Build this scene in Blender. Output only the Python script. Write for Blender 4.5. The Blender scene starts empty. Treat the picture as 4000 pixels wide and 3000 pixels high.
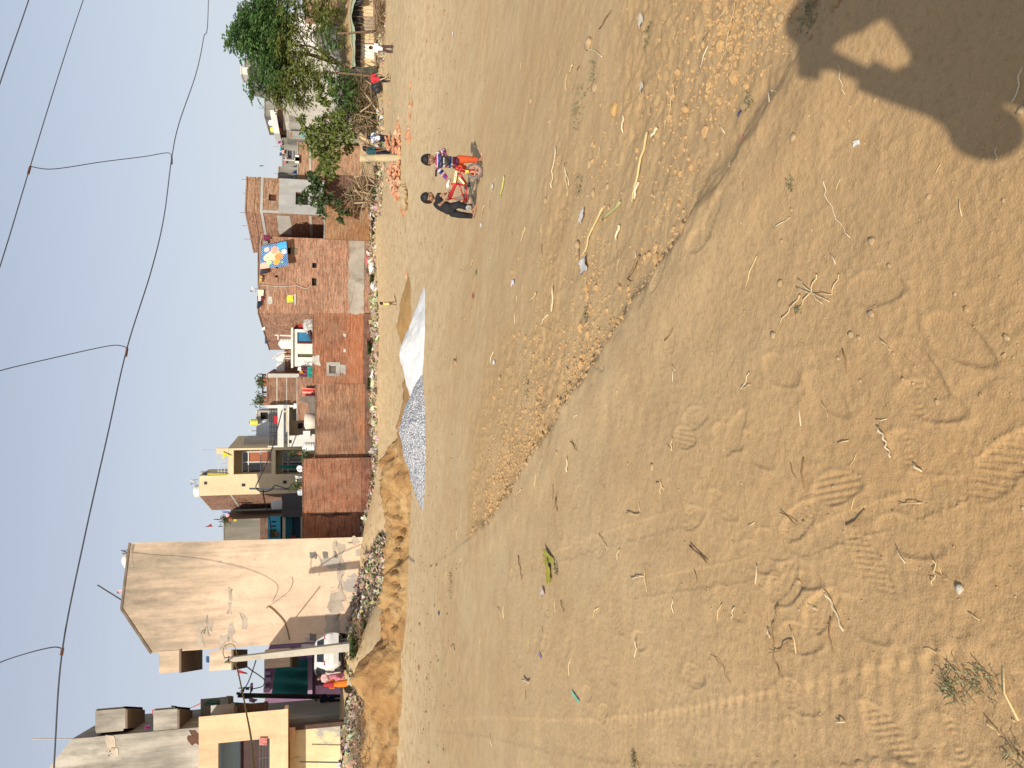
import bpy, bmesh, math, random
import numpy as np
from mathutils import Vector, Matrix, Quaternion
random.seed(7); RNG = np.random.default_rng(11)
SC = bpy.context.scene; COL = SC.collection
PI = math.pi
CAMZ = 1.5; PITCH = math.radians(12.6); CT, ST = math.cos(PITCH), math.sin(PITCH); FPX = 3004.0

# ---------- sight lines of the photograph (landscape pixel -> direction with y = 1) ----------
def ray(lx, ly):
    u = (1500 - ly) / FPX; v = (lx - 2000) / FPX
    y = CT - v * ST; z = -ST - v * CT
    return u / y, z / y
def W(p, D):
    rx, rz = ray(*p); return Vector((rx * D, D, CAMZ + rz * D))
def crop(ox, oy, s): return lambda x, y: (ox + x / s, oy + y / s)
c1 = crop(100, 2000, 1.3825); c2 = crop(700, 1600, 2.212); c3 = crop(800, 1100, 2.458)
c4 = crop(850, 600, 2.458); c5 = crop(850, 0, 2.765); c6 = crop(950, 500, 5.53)
c7 = crop(850, 2500, 3.318); c8 = crop(1380, 480, 4.608); cP = crop(0, 0, 0.553)
cA = crop(1400, 0, 1.6592); cB = crop(1400, 1000, 1.6592); cC = crop(1400, 2000, 1.6592)
cD = crop(2700, 0, 1.6592); cE = crop(2700, 1000, 1.6592); cF = crop(2700, 2000, 1.6592)
cK = crop(1630, 560, 8.508); cL = crop(1630, 700, 8.508); c9 = crop(150, 2350, 2.458)

# ---------- scene objects ----------
def tag(o, label=None, cat=None, group=None, kind=None):
    if label: o['label'] = label
    if cat: o['category'] = cat
    if group: o['group'] = group
    if kind: o['kind'] = kind
    return o
def thing(name, label, cat, loc=(0, 0, 0), group=None, rotz=0):
    o = bpy.data.objects.new(name, None); COL.objects.link(o)
    o.location = loc; o.rotation_euler = (0, 0, rotz); o.empty_display_size = .2
    return tag(o, label, cat, group)
def copy_tree(o, parent=None):
    c = o.copy(); COL.objects.link(c)
    if parent is not None: c.parent = parent
    for ch in list(o.children): copy_tree(ch, c)
    return c
def pmesh(name, V, F, mats, MI=None, smooth=False):
    me = bpy.data.meshes.new(name); me.from_pydata([tuple(v) for v in V], [], F)
    for m in (mats if isinstance(mats, (list, tuple)) else [mats]): me.materials.append(m)
    if MI is not None and len(MI) == len(F): me.polygons.foreach_set('material_index', MI)
    if smooth: me.polygons.foreach_set('use_smooth', [True] * len(F))
    me.update(); return me
class MB:
    def __init__(s): s.v = []; s.f = []; s.m = []
    def add(s, V, F, mi=0):
        b = len(s.v); s.v += [Vector(p) for p in V]; s.f += [tuple(i + b for i in q) for q in F]; s.m += [mi] * len(F); return s
    def box(s, x0, x1, y0, y1, z0, z1, mi=0):
        return s.add([(x0,y0,z0),(x1,y0,z0),(x1,y1,z0),(x0,y1,z0),(x0,y0,z1),(x1,y0,z1),(x1,y1,z1),(x0,y1,z1)],
              [(0,3,2,1),(4,5,6,7),(0,1,5,4),(1,2,6,5),(2,3,7,6),(3,0,4,7)], mi)
    def obox(s, c, X, Y, Z, mi=0):
        c, X, Y, Z = Vector(c), Vector(X), Vector(Y), Vector(Z)
        return s.add([c-X-Y-Z,c+X-Y-Z,c+X+Y-Z,c-X+Y-Z,c-X-Y+Z,c+X-Y+Z,c+X+Y+Z,c-X+Y+Z],
              [(0,3,2,1),(4,5,6,7),(0,1,5,4),(1,2,6,5),(2,3,7,6),(3,0,4,7)], mi)
    def bar(s, a, b, w, h=None, mi=0):
        a, b = Vector(a), Vector(b); h = h or w; d = b - a; L = d.length; d.normalize()
        up = Vector((0,0,1)) if abs(d.z) < .95 else Vector((0,1,0))
        sx = d.cross(up).normalized(); sy = sx.cross(d).normalized()
        return s.obox((a+b)/2, sx*w/2, d*L/2, sy*h/2, mi)
    def tube(s, pts, r, n=6, mi=0, caps=True):
        pts = [Vector(p) for p in pts]; m = len(pts); rr = list(r) if isinstance(r, (list, tuple)) else [r]*m
        V = []; F = []; pn = None
        for i, p in enumerate(pts):
            t = (pts[min(i+1, m-1)] - pts[max(i-1, 0)])
            t = t.normalized() if t.length > 1e-9 else Vector((0,0,1))
            if pn is None:
                pn = t.cross(Vector((0,0,1)) if abs(t.z) < .9 else Vector((1,0,0))).normalized()
            else:
                pn = pn - t * pn.dot(t); pn = pn.normalized() if pn.length > 1e-6 else t.orthogonal().normalized()
            bn = t.cross(pn)
            for k in range(n):
                a = 2*PI*k/n; V.append(p + (pn*math.cos(a) + bn*math.sin(a))*rr[i])
        for i in range(m-1):
            for k in range(n):
                k2 = (k+1) % n; F.append((i*n+k, i*n+k2, (i+1)*n+k2, (i+1)*n+k))
        if caps: F.append(tuple(range(n-1, -1, -1))); F.append(tuple(range((m-1)*n, m*n)))
        return s.add(V, F, mi)
    def cyl(s, a, b, r0, r1=None, n=10, mi=0): return s.tube([a, b], [r0, r0 if r1 is None else r1], n, mi)
    def ell(s, c, rx, ry, rz, n=12, m=8, mi=0, R=None):
        V = []; F = []; c = Vector(c)
        for j in range(m+1):
            th = PI*j/m
            for k in range(n):
                a = 2*PI*k/n; p = Vector((rx*math.sin(th)*math.cos(a), ry*math.sin(th)*math.sin(a), rz*math.cos(th)))
                V.append(c + (R @ p if R is not None else p))
        for j in range(m):
            for k in range(n):
                k2 = (k+1) % n
                F.append((j*n+k, (j+1)*n+k, (j+1)*n+k2, j*n+k2))
        return s.add(V, F, mi)
    def prism(s, poly, off, mi=0):
        P = [Vector(p) for p in poly]; o = Vector(off); n = len(P)
        return s.add(P + [p+o for p in P], [tuple(range(n)), tuple(range(2*n-1, n-1, -1))] +
                     [(i, i+n, (i+1) % n + n, (i+1) % n) for i in range(n)], mi)
    def torus(s, c, ax, R, r, n=28, m=8, mi=0):
        ax = Vector(ax).normalized(); a = ax.orthogonal().normalized(); b = ax.cross(a); V = []; F = []; c = Vector(c)
        for i in range(n):
            t = 2*PI*i/n; d = a*math.cos(t) + b*math.sin(t)
            for j in range(m):
                q = 2*PI*j/m; V.append(c + d*(R + r*math.cos(q)) + ax*(r*math.sin(q)))
        for i in range(n):
            for j in range(m):
                i2, j2 = (i+1) % n, (j+1) % m; F.append((i*m+j, i2*m+j, i2*m+j2, i*m+j2))
        return s.add(V, F, mi)
    def lathe(s, c, prof, n=20, mi=0, M=None):
        V = []; F = []; c = Vector(c); m = len(prof)
        for r, z in prof:
            for k in range(n):
                a = 2*PI*k/n; p = Vector((r*math.cos(a), r*math.sin(a), z)); V.append(c + (M @ p if M is not None else p))
        for j in range(m-1):
            for k in range(n):
                k2 = (k+1) % n; F.append((j*n+k, j*n+k2, (j+1)*n+k2, (j+1)*n+k))
        F.append(tuple(range(n-1, -1, -1))); F.append(tuple(range((m-1)*n, m*n)))
        return s.add(V, F, mi)
    def build(s, name, mats, parent=None, smooth=False, label=None, cat=None, group=None, kind=None, org=None):
        V = s.v
        if parent is not None:
            o0 = Vector((0,0,0)); p = parent
            while p is not None: o0 += Vector(p.location); p = p.parent
            rz = 0
        elif org is not None: o0 = Vector(org)
        else:
            xs = [p.x for p in V]; ys = [p.y for p in V]; zs = [p.z for p in V]
            o0 = Vector(((min(xs)+max(xs))/2, (min(ys)+max(ys))/2, min(zs)))
        me = pmesh(name, [p - o0 for p in V], s.f, mats, s.m, smooth)
        o = bpy.data.objects.new(name, me); COL.objects.link(o)
        if parent is not None: o.parent = parent
        else: o.location = o0
        return tag(o, label, cat, group, kind)

# ---------- materials ----------
_M = {}
def nt(name):
    m = bpy.data.materials.new(name); m.use_nodes = True; t = m.node_tree; t.nodes.clear()
    out = t.nodes.new('ShaderNodeOutputMaterial'); b = t.nodes.new('ShaderNodeBsdfPrincipled'); t.links.new(b.outputs[0], out.inputs[0])
    return m, t, b
def N(t, typ, **kw):
    n = t.nodes.new(typ)
    for k, v in kw.items():
        if k in n.inputs: n.inputs[k].default_value = v
        else: setattr(n, k, v)
    return n
def coordnode(t, coord):
    if coord == 'pos': return N(t, 'ShaderNodeNewGeometry').outputs['Position']
    return N(t, 'ShaderNodeTexCoord').outputs['Object']
def rgba(c): return (c[0], c[1], c[2], 1)
def ramp(t, fac, a, b, lo=.35, hi=.65):
    r = N(t, 'ShaderNodeValToRGB'); r.color_ramp.elements[0].position = lo; r.color_ramp.elements[1].position = hi
    r.color_ramp.elements[0].color = rgba(a); r.color_ramp.elements[1].color = rgba(b)
    t.links.new(fac, r.inputs[0]); return r.outputs[0]
def mix(t, fac, a, b, mode='MIX'):
    m = N(t, 'ShaderNodeMix', data_type='RGBA', blend_type=mode)
    for sock, val in ((m.inputs[0], fac), (m.inputs[6], a), (m.inputs[7], b)):
        if hasattr(val, 'links'): t.links.new(val, sock)
        else: sock.default_value = val if not isinstance(val, (tuple, list)) else rgba(val)
    return m.outputs[2]
def noise_out(t, vec, scale, detail=4, stretch=(1, 1, 1), rough=.55):
    mp = N(t, 'ShaderNodeMapping'); mp.inputs['Scale'].default_value = stretch; t.links.new(vec, mp.inputs[0])
    n = N(t, 'ShaderNodeTexNoise', Scale=scale, Detail=detail, Roughness=rough); t.links.new(mp.outputs[0], n.inputs['Vector'])
    return n.outputs['Fac']
def addbump(t, b, h, strength, dist=.02, chain=None):
    bp = N(t, 'ShaderNodeBump', Strength=strength, Distance=dist); t.links.new(h, bp.inputs['Height']); t.links.new(bp.outputs[0], b.inputs['Normal'])
def mat(name, c1, c2=None, scale=4, rough=.85, bump=.15, stretch=(1,1,1), coord='obj', metal=0, spec=.3, grime=None, trans=0, dist=.02):
    if name in _M: return _M[name]
    m, t, b = nt(name); v = coordnode(t, coord); c2 = c2 or tuple(x*.78 for x in c1)
    n1 = noise_out(t, v, scale, 5, stretch); col = ramp(t, n1, c1, c2, .38, .68)
    n2 = noise_out(t, v, scale*7, 3, stretch); col = mix(t, .22, col, ramp(t, n2, tuple(x*.72 for x in c1), tuple(min(1, x*1.18) for x in c1)))
    if grime: col = mix(t, ramp(t, noise_out(t, v, grime[1], 6, grime[2] if len(grime) > 2 else stretch), (0,0,0), (1,1,1), grime[3] if len(grime) > 3 else .5, .68), col, grime[0])
    t.links.new(col, b.inputs['Base Color']); b.inputs['Roughness'].default_value = rough; b.inputs['Metallic'].default_value = metal
    b.inputs['Specular IOR Level'].default_value = spec
    if trans: b.inputs['Transmission Weight'].default_value = trans
    if bump: addbump(t, b, n2, bump, dist)
    _M[name] = m; return m
def brick(name, ca, cb, mortar, patch=None, dirt=.35, bw=.235, rh=.083):
    if name in _M: return _M[name]
    m, t, b = nt(name); g = N(t, 'ShaderNodeNewGeometry')
    sp = N(t, 'ShaderNodeSeparateXYZ'); t.links.new(g.outputs['Position'], sp.inputs[0])
    ad = N(t, 'ShaderNodeMath', operation='ADD'); t.links.new(sp.outputs[0], ad.inputs[0]); t.links.new(sp.outputs[1], ad.inputs[1])
    wob = noise_out(t, g.outputs['Position'], 1.3, 2); ml = N(t, 'ShaderNodeMath', operation='MULTIPLY_ADD'); t.links.new(wob, ml.inputs[0]); ml.inputs[1].default_value = .05; t.links.new(sp.outputs[2], ml.inputs[2])
    cx = N(t, 'ShaderNodeCombineXYZ'); t.links.new(ad.outputs[0], cx.inputs[0]); t.links.new(ml.outputs[0], cx.inputs[1])
    bt = N(t, 'ShaderNodeTexBrick'); bt.inputs['Scale'].default_value = 1; bt.inputs['Brick Width'].default_value = bw; bt.inputs['Row Height'].default_value = rh
    bt.inputs['Mortar Size'].default_value = .011; bt.inputs['Mortar Smooth'].default_value = .25; bt.inputs['Bias'].default_value = 0
    bt.inputs['Color1'].default_value = rgba(ca); bt.inputs['Color2'].default_value = rgba(cb); bt.inputs['Mortar'].default_value = rgba(mortar)
    t.links.new(cx.outputs[0], bt.inputs['Vector'])
    pos = g.outputs['Position']; col = bt.outputs['Color']
    n9 = noise_out(t, pos, 9, 3); col = mix(t, ramp(t, n9, (0,0,0), (.5,.5,.5), .4, .7), col, tuple(x*.55 for x in ca))
    ns = noise_out(t, pos, 3.2, 3, (.55,.55,4.2), .7); col = mix(t, ramp(t, ns, (0,0,0), (.62,)*3, .47, .60), col, tuple(x*.42 for x in cb)); ns2 = noise_out(t, pos, 2.6, 3, (.8,.8,5.5), .7); col = mix(t, ramp(t, ns2, (0,0,0), (.5,)*3, .54, .66), col, tuple(min(1,x*1.5+.05) for x in ca)); nl = noise_out(t, pos, .55, 5); col = mix(t, ramp(t, nl, (0,0,0), (dirt,)*3, .42, .7), col, (.10,.075,.06))
    ng = noise_out(t, pos, .9, 5, (1.7,1.7,.8)); col = mix(t, ramp(t, ng, (.0,)*3, (.28,)*3, .45, .75), col, (.52,.36,.24))
    if patch:
        z0, z1, pc, am = patch
        mr = N(t, 'ShaderNodeMapRange'); mr.inputs['From Min'].default_value = z1; mr.inputs['From Max'].default_value = z0
        zz = N(t, 'ShaderNodeMath', operation='MULTIPLY_ADD'); t.links.new(noise_out(t, pos, .8, 4), zz.inputs[0]); zz.inputs[1].default_value = 1.6; t.links.new(sp.outputs[2], zz.inputs[2])
        t.links.new(zz.outputs[0], mr.inputs[0]); mm = N(t, 'ShaderNodeMath', operation='MULTIPLY'); t.links.new(mr.outputs[0], mm.inputs[0]); mm.inputs[1].default_value = am
        mo = mix(t, .75, bt.outputs['Color'], pc, 'MIX'); col = mix(t, mm.outputs[0], col, mo)
    t.links.new(col, b.inputs['Base Color']); b.inputs['Roughness'].default_value = .92; b.inputs['Specular IOR Level'].default_value = .2
    inv = N(t, 'ShaderNodeMath', operation='SUBTRACT'); inv.inputs[0].default_value = 1; t.links.new(bt.outputs['Fac'], inv.inputs[1])
    ad2 = N(t, 'ShaderNodeMath', operation='MULTIPLY_ADD'); t.links.new(n9, ad2.inputs[0]); ad2.inputs[1].default_value = .8; t.links.new(inv.outputs[0], ad2.inputs[2])
    addbump(t, b, ad2.outputs[0], .9, .03)
    _M[name] = m; return m
def plaster(name, base, stain=(.16,.14,.11), sz=(2.0,12.0), amt=.75, bare=None, streak=(1.9,1.9,.20), low=None):
    """painted cement wall: vertical rain streaks that thicken upward, blotches, patches of bare cement"""
    if name in _M: return _M[name]
    m, t, b = nt(name); g = N(t, 'ShaderNodeNewGeometry'); pos = g.outputs['Position']
    sp = N(t, 'ShaderNodeSeparateXYZ'); t.links.new(pos, sp.inputs[0])
    col = mix(t, ramp(t, noise_out(t, pos, .7, 5), (0,0,0), (1,1,1), .35, .7), base, tuple(x*.86 for x in base))
    mr = N(t, 'ShaderNodeMapRange'); mr.inputs['From Min'].default_value = sz[0]; mr.inputs['From Max'].default_value = sz[1]; t.links.new(sp.outputs[2], mr.inputs[0])
    st = noise_out(t, pos, 1.15, 7, streak, .62); st2 = noise_out(t, pos, .42, 6, (1,1,.6), .6)
    su = N(t, 'ShaderNodeMath', operation='ADD'); t.links.new(st, su.inputs[0]); t.links.new(st2, su.inputs[1])
    s2 = N(t, 'ShaderNodeMath', operation='MULTIPLY_ADD'); t.links.new(mr.outputs[0], s2.inputs[0]); s2.inputs[1].default_value = .42; t.links.new(su.outputs[0], s2.inputs[2])
    r = N(t, 'ShaderNodeMapRange'); r.inputs['From Min'].default_value = 1.12; r.inputs['From Max'].default_value = 1.46; r.inputs['To Max'].default_value = amt; t.links.new(s2.outputs[0], r.inputs[0])
    col = mix(t, r.outputs[0], col, stain)
    s3 = noise_out(t, pos, .95, 8, (1.6,1.6,.42), .70); m3 = N(t, 'ShaderNodeMath', operation='MULTIPLY', use_clamp=True); t.links.new(ramp(t, s3, (0,0,0), (.85,)*3, .46, .66), m3.inputs[0]); t.links.new(mr.outputs[0], m3.inputs[1]); col = mix(t, m3.outputs[0], col, tuple(x*.72 for x in stain)) if amt > .6 else col
    mo = noise_out(t, pos, 2.1, 7, (1,1,1), .65); col = mix(t, ramp(t, mo, (0,0,0), (.42,)*3, .50, .70), col, tuple(.5*x+.5*y for x, y in zip(base, stain)))
    fine = noise_out(t, pos, 6, 6); col = mix(t, ramp(t, fine, (0,0,0), (.3,.3,.3), .5, .75), col, tuple(x*.55 for x in base))
    if bare:
        z0, z1, bc, th = bare
        bn = noise_out(t, pos, 1.1, 7, (1,1,.5), .6)
        w = N(t, 'ShaderNodeMapRange'); w.inputs['From Min'].default_value = z0; w.inputs['From Max'].default_value = z1; w.inputs['To Min'].default_value = .16; w.inputs['To Max'].default_value = 0; t.links.new(sp.outputs[2], w.inputs[0])
        a = N(t, 'ShaderNodeMath', operation='ADD'); t.links.new(bn, a.inputs[0]); t.links.new(w.outputs[0], a.inputs[1])
        col = mix(t, ramp(t, a.outputs[0], (0,0,0), (1,1,1), th, th+.03), col, bc)
    t.links.new(col, b.inputs['Base Color']); b.inputs['Roughness'].default_value = .9; b.inputs['Specular IOR Level'].default_value = .2
    addbump(t, b, fine, .25, .02); _M[name] = m; return m
def attrmat(name, attr='Col', rough=.9, bump=.2, scale=30, trans=0):
    if name in _M: return _M[name]
    m, t, b = nt(name); a = N(t, 'ShaderNodeAttribute', attribute_name=attr); v = coordnode(t, 'obj')
    n = noise_out(t, v, scale, 4); col = mix(t, ramp(t, n, (0,0,0), (.35,)*3, .4, .7), a.outputs['Color'], (.03,.025,.02))
    t.links.new(col, b.inputs['Base Color']); b.inputs['Roughness'].default_value = rough; b.inputs['Specular IOR Level'].default_value = .25
    if bump: addbump(t, b, n, bump, .01)
    _M[name] = m; return m
def leafmat(name, c1, c2, scale=3):
    if name in _M: return _M[name]
    m, t, b = nt(name); v = coordnode(t, 'obj'); n = noise_out(t, v, scale, 3); n2 = noise_out(t, v, scale*9, 2)
    col = mix(t, .4, ramp(t, n, c1, c2, .35, .65), ramp(t, n2, tuple(x*.5 for x in c1), tuple(x*1.35 for x in c2)))
    t.links.new(col, b.inputs['Base Color']); b.inputs['Roughness'].default_value = .55
    tr = N(t, 'ShaderNodeBsdfTranslucent'); t.links.new(col, tr.inputs[0]); ms = N(t, 'ShaderNodeMixShader'); ms.inputs[0].default_value = .3
    out = [n_ for n_ in t.nodes if n_.type == 'OUTPUT_MATERIAL'][0]
    t.links.new(b.outputs[0], ms.inputs[1]); t.links.new(tr.outputs[0], ms.inputs[2]); t.links.new(ms.outputs[0], out.inputs[0])
    _M[name] = m; return m

# ---------- camera, sun, sky ----------
cd = bpy.data.cameras.new('camera'); cam = bpy.data.objects.new('camera', cd); COL.objects.link(cam); SC.camera = cam
cd.sensor_width = 36; cd.lens = 36 * FPX / 4000; cd.clip_end = 3000; cd.clip_start = .02
U_ = Vector((0, ST, CT)); F_ = Vector((0, CT, -ST)); R_ = Vector((1, 0, 0))
mw = Matrix.Identity(4)
for i in range(3): mw[i][0] = -U_[i]; mw[i][1] = R_[i]; mw[i][2] = -F_[i]; mw[i][3] = (0, 0, CAMZ)[i]
cam.matrix_world = mw                                   # the phone was turned on its side
SUN_AZ, SUN_EL = math.radians(25.3), math.radians(30.6)
LDIR = Vector((math.sin(SUN_AZ)*math.cos(SUN_EL), math.cos(SUN_AZ)*math.cos(SUN_EL), -math.sin(SUN_EL)))
sd = bpy.data.lights.new('sun', 'SUN'); sd.energy = 4.9; sd.angle = math.radians(.53); sd.color = (1, .92, .79)
so = bpy.data.objects.new('sun', sd); COL.objects.link(so); so.rotation_euler = LDIR.to_track_quat('-Z', 'Y').to_euler(); so.location = (-8, -18, 14)
wd = bpy.data.worlds.new('World'); SC.world = wd; wd.use_nodes = True; t = wd.node_tree; t.nodes.clear()
out = N(t, 'ShaderNodeOutputWorld'); bg = N(t, 'ShaderNodeBackground'); sky = N(t, 'ShaderNodeTexSky', sky_type='NISHITA', sun_disc=False)
sky.sun_elevation = SUN_EL; sky.sun_rotation = SUN_AZ + PI; sky.dust_density = 1.6; sky.air_density = 1.1; sky.ozone_density = 1.5
tc = N(t, 'ShaderNodeTexCoord'); sx = N(t, 'ShaderNodeSeparateXYZ'); t.links.new(tc.outputs['Generated'], sx.inputs[0])
mr = N(t, 'ShaderNodeMapRange'); mr.inputs['From Min'].default_value = 0; mr.inputs['From Max'].default_value = .75; mr.inputs['To Min'].default_value = .86; mr.inputs['To Max'].default_value = .12; t.links.new(sx.outputs[2], mr.inputs[0])
hz = mix(t, mr.outputs[0], sky.outputs[0], (5.6, 5.8, 6.4))          # winter haze over the blue
t.links.new(hz, bg.inputs[0]); bg.inputs[1].default_value = .124; t.links.new(bg.outputs[0], out.inputs[0])
SC.view_settings.view_transform = 'Standard'; SC.view_settings.look = 'None'; SC.view_settings.exposure = 0; SC.view_settings.gamma = 1
SC.render.engine = 'CYCLES'; SC.cycles.max_bounces = 6; SC.cycles.use_denoising = True

# ---------- terrain ----------
def _hash(ix, iy, seed):
    h = (ix.astype(np.int64)*374761393 + iy.astype(np.int64)*668265263 + seed*974634777) & 0xffffffff
    h = ((h ^ (h >> 13)) * 1274126177) & 0xffffffff; h = h ^ (h >> 16)
    return h.astype(np.float64) / 0xffffffff
def vnoise(x, y, seed=0):
    x = np.asarray(x, float); y = np.asarray(y, float); ix = np.floor(x); iy = np.floor(y); fx = x-ix; fy = y-iy
    fx = fx*fx*fx*(fx*(fx*6-15)+10); fy = fy*fy*fy*(fy*(fy*6-15)+10)
    a = _hash(ix, iy, seed); b = _hash(ix+1, iy, seed); c = _hash(ix, iy+1, seed); d = _hash(ix+1, iy+1, seed)
    return (a*(1-fx)+b*fx)*(1-fy) + (c*(1-fx)+d*fx)*fy - .5
def fbm(x, y, f, o=3, seed=0):
    s = 0; a = 1
    for k in range(o): s = s + a*vnoise(x*f*2**k + 17.3*k, y*f*2**k - 9.1*k, seed+k*7); a *= .5
    return s
def sstep(a, b, x):
    u = np.clip((x-a)/(b-a), 0, 1); return u*u*(3-2*u)
TP = [(x, y, 0) for x in (-3, 0, 2.5) for y in (-4, 0)] + [(-1.5, 2.4, 0), (.3, 2.3, 0), (.3, 3.4, -.02), (-2, 4.5, -.06), (-.3, 5.2, -.1), (2, 2.6, -.1)]
for lx, ly, D in [(1875,624,14.4),(1850,700,15),(1824,840,15.6),(2500,200,4.4),(2120,250,8),(2050,900,8.2),(1540,180,37),(1535,300,37),(1520,620,36.5),(1545,1175,36),
                  (1480,100,43.5),(1480,700,43.5),(1480,1300,43.5),(1480,1800,43),(1440,300,45.2),(1440,900,45.2),(1440,1500,45.2),(1440,1950,45),
                  (2000,2500,7.6),(1720,2800,16.5),(1570,2900,28),(1570,2600,28.5),(1600,2200,27.5),(1640,1500,24),(1645,1900,24),(1800,1500,14.3),(1760,2050,16),
                  (1490,2330,37),(1400,2300,41),(1410,2130,42.3),(1377,2665,36.8),(1352,2540,37.6),(1345,2650,45),(1335,2900,37),(1450,2860,32),(1375,2530,36.4),(1700,300,24),(1600,60,29)]:
    p = W((lx, ly), D); TP.append(tuple(p))
TP += [(-40,38,1.2),(-40,20,0),(-30,0,0),(30,0,-.6),(35,25,-1),(35,45,-.3),(-30,70,1.2),(0,70,0),(30,70,0),(0,110,0),(-80,110,0),(80,110,0),(80,0,0),(-80,0,0),(0,-80,0),(0,-30,0)]
TP = np.array(TP, float)
def _k(r2): return np.where(r2 > 1e-12, r2*np.log(np.maximum(r2, 1e-12))*.5, 0)
_n = len(TP); _A = np.zeros((_n+3, _n+3)); _d2 = ((TP[:, None, :2]-TP[None, :, :2])**2).sum(-1)
_A[:_n, :_n] = _k(_d2) + np.eye(_n)*.6; _A[:_n, _n] = 1; _A[:_n, _n+1:] = TP[:, :2]; _A[_n, :_n] = 1; _A[_n+1:, :_n] = TP[:, :2].T
_w = np.linalg.solve(_A, np.concatenate([TP[:, 2], np.zeros(3)]))
EDGE = [(1.45,1.35),(1.05,2.38),(.78,3.09),(.09,4.74),(-.75,6.9),(-1.74,9.5),(-2.3,11.5)]
def polydist(x, y, P):
    best = np.full(np.shape(x), 1e9); side = np.zeros(np.shape(x)); arc = np.zeros(np.shape(x)); L0 = 0
    for (ax, ay), (bx, by) in zip(P[:-1], P[1:]):
        dx, dy = bx-ax, by-ay; L = math.hypot(dx, dy)
        u = np.clip(((x-ax)*dx+(y-ay)*dy)/L**2, 0, 1); ex = x-(ax+u*dx); ey = y-(ay+u*dy); d = np.hypot(ex, ey)
        m = d < best; best = np.where(m, d, best); side = np.where(m, np.sign(ex*dy-ey*dx), side); arc = np.where(m, L0+u*L, arc); L0 += L
    return best, side, arc
def ground_base(x, y):
    x = np.asarray(x, float); y = np.asarray(y, float); z = np.zeros(np.shape(x)) + _w[_n] + _w[_n+1]*x + _w[_n+2]*y
    for i in range(_n): z = z + _w[i]*_k((x-TP[i, 0])**2+(y-TP[i, 1])**2)
    far = sstep(75, 120, np.hypot(x, y)); z = z*(1-far)
    d, s, a = polydist(x, y, EDGE); sd_ = d*s + .10*fbm(x, y, 2.2, 3, 5)
    fade = sstep(12.0, 8.5, a); z = z - .05*sstep(0, .22, sd_)*fade*sstep(3.0, .3, sd_) - .02*sstep(0, .1, sd_)*fade
    return z
def gz(x, y): return float(ground_base(np.array([x]), np.array([y]))[0])
_gc = {}
def G(p):
    """where the sight line through a pixel meets the ground"""
    rx, rz = ray(*p); D = np.geomspace(1, 60, 400); g = ground_base(rx*D, D); h = CAMZ + rz*D
    i = int(np.argmax(h < g)); i = max(i, 1); a, b = D[i-1], D[i]
    for _ in range(18):
        m = (a+b)/2
        if CAMZ + rz*m < gz(rx*m, m): b = m
        else: a = m
    return Vector((rx*b, b, gz(rx*b, b)))
# ================= ground sheet =================
def P_(l): return [tuple(G(p)[:2]) for p in l]
TRACK1 = P_([(3850,2715),(3300,2810),(2720,2880),(2400,2893),(2200,2880),(1900,2840),(1700,2835)])
TRACK2 = P_([(3990,1780),(3560,1980),(3300,2060),(2900,2230),(2500,2300)])
TRACK3 = P_([(2700,2010),(2300,2130),(2000,2240)])
PRINTS = []                                             # footprints seen in the photograph: centre, heading, tread
for p, hd, kind in [((3270,1905),-.25,1),((3920,1815),-.75,2),((3590,1440),.6,1),((3640,1570),.2,3),((3600,1770),.2,3),((3550,2100),.1,0),((3130,2240),0,0),((3020,2130),.05,0),((3420,1130),.1,0),
                 ((3480,2870),.25,2),((3150,2930),.3,1),((3790,2940),.2,3),((3360,2420),.2,0),((2960,2180),.1,0),((2850,2360),.2,0),((3230,1540),.5,0),((2960,1760),.4,0),((3400,2200),.6,2),((3050,1450),.3,0),((3750,1330),.5,0)]:
    g = G(p); PRINTS.append((g.x, g.y, hd, kind))
for i in range(90):
    a = RNG.uniform(-.45, .3); r = RNG.uniform(2.2, 9.5); x, y = r*math.sin(a), r*math.cos(a); PRINTS.append((x, y, RNG.uniform(-.9, .9), int(RNG.integers(0, 4))))
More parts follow.
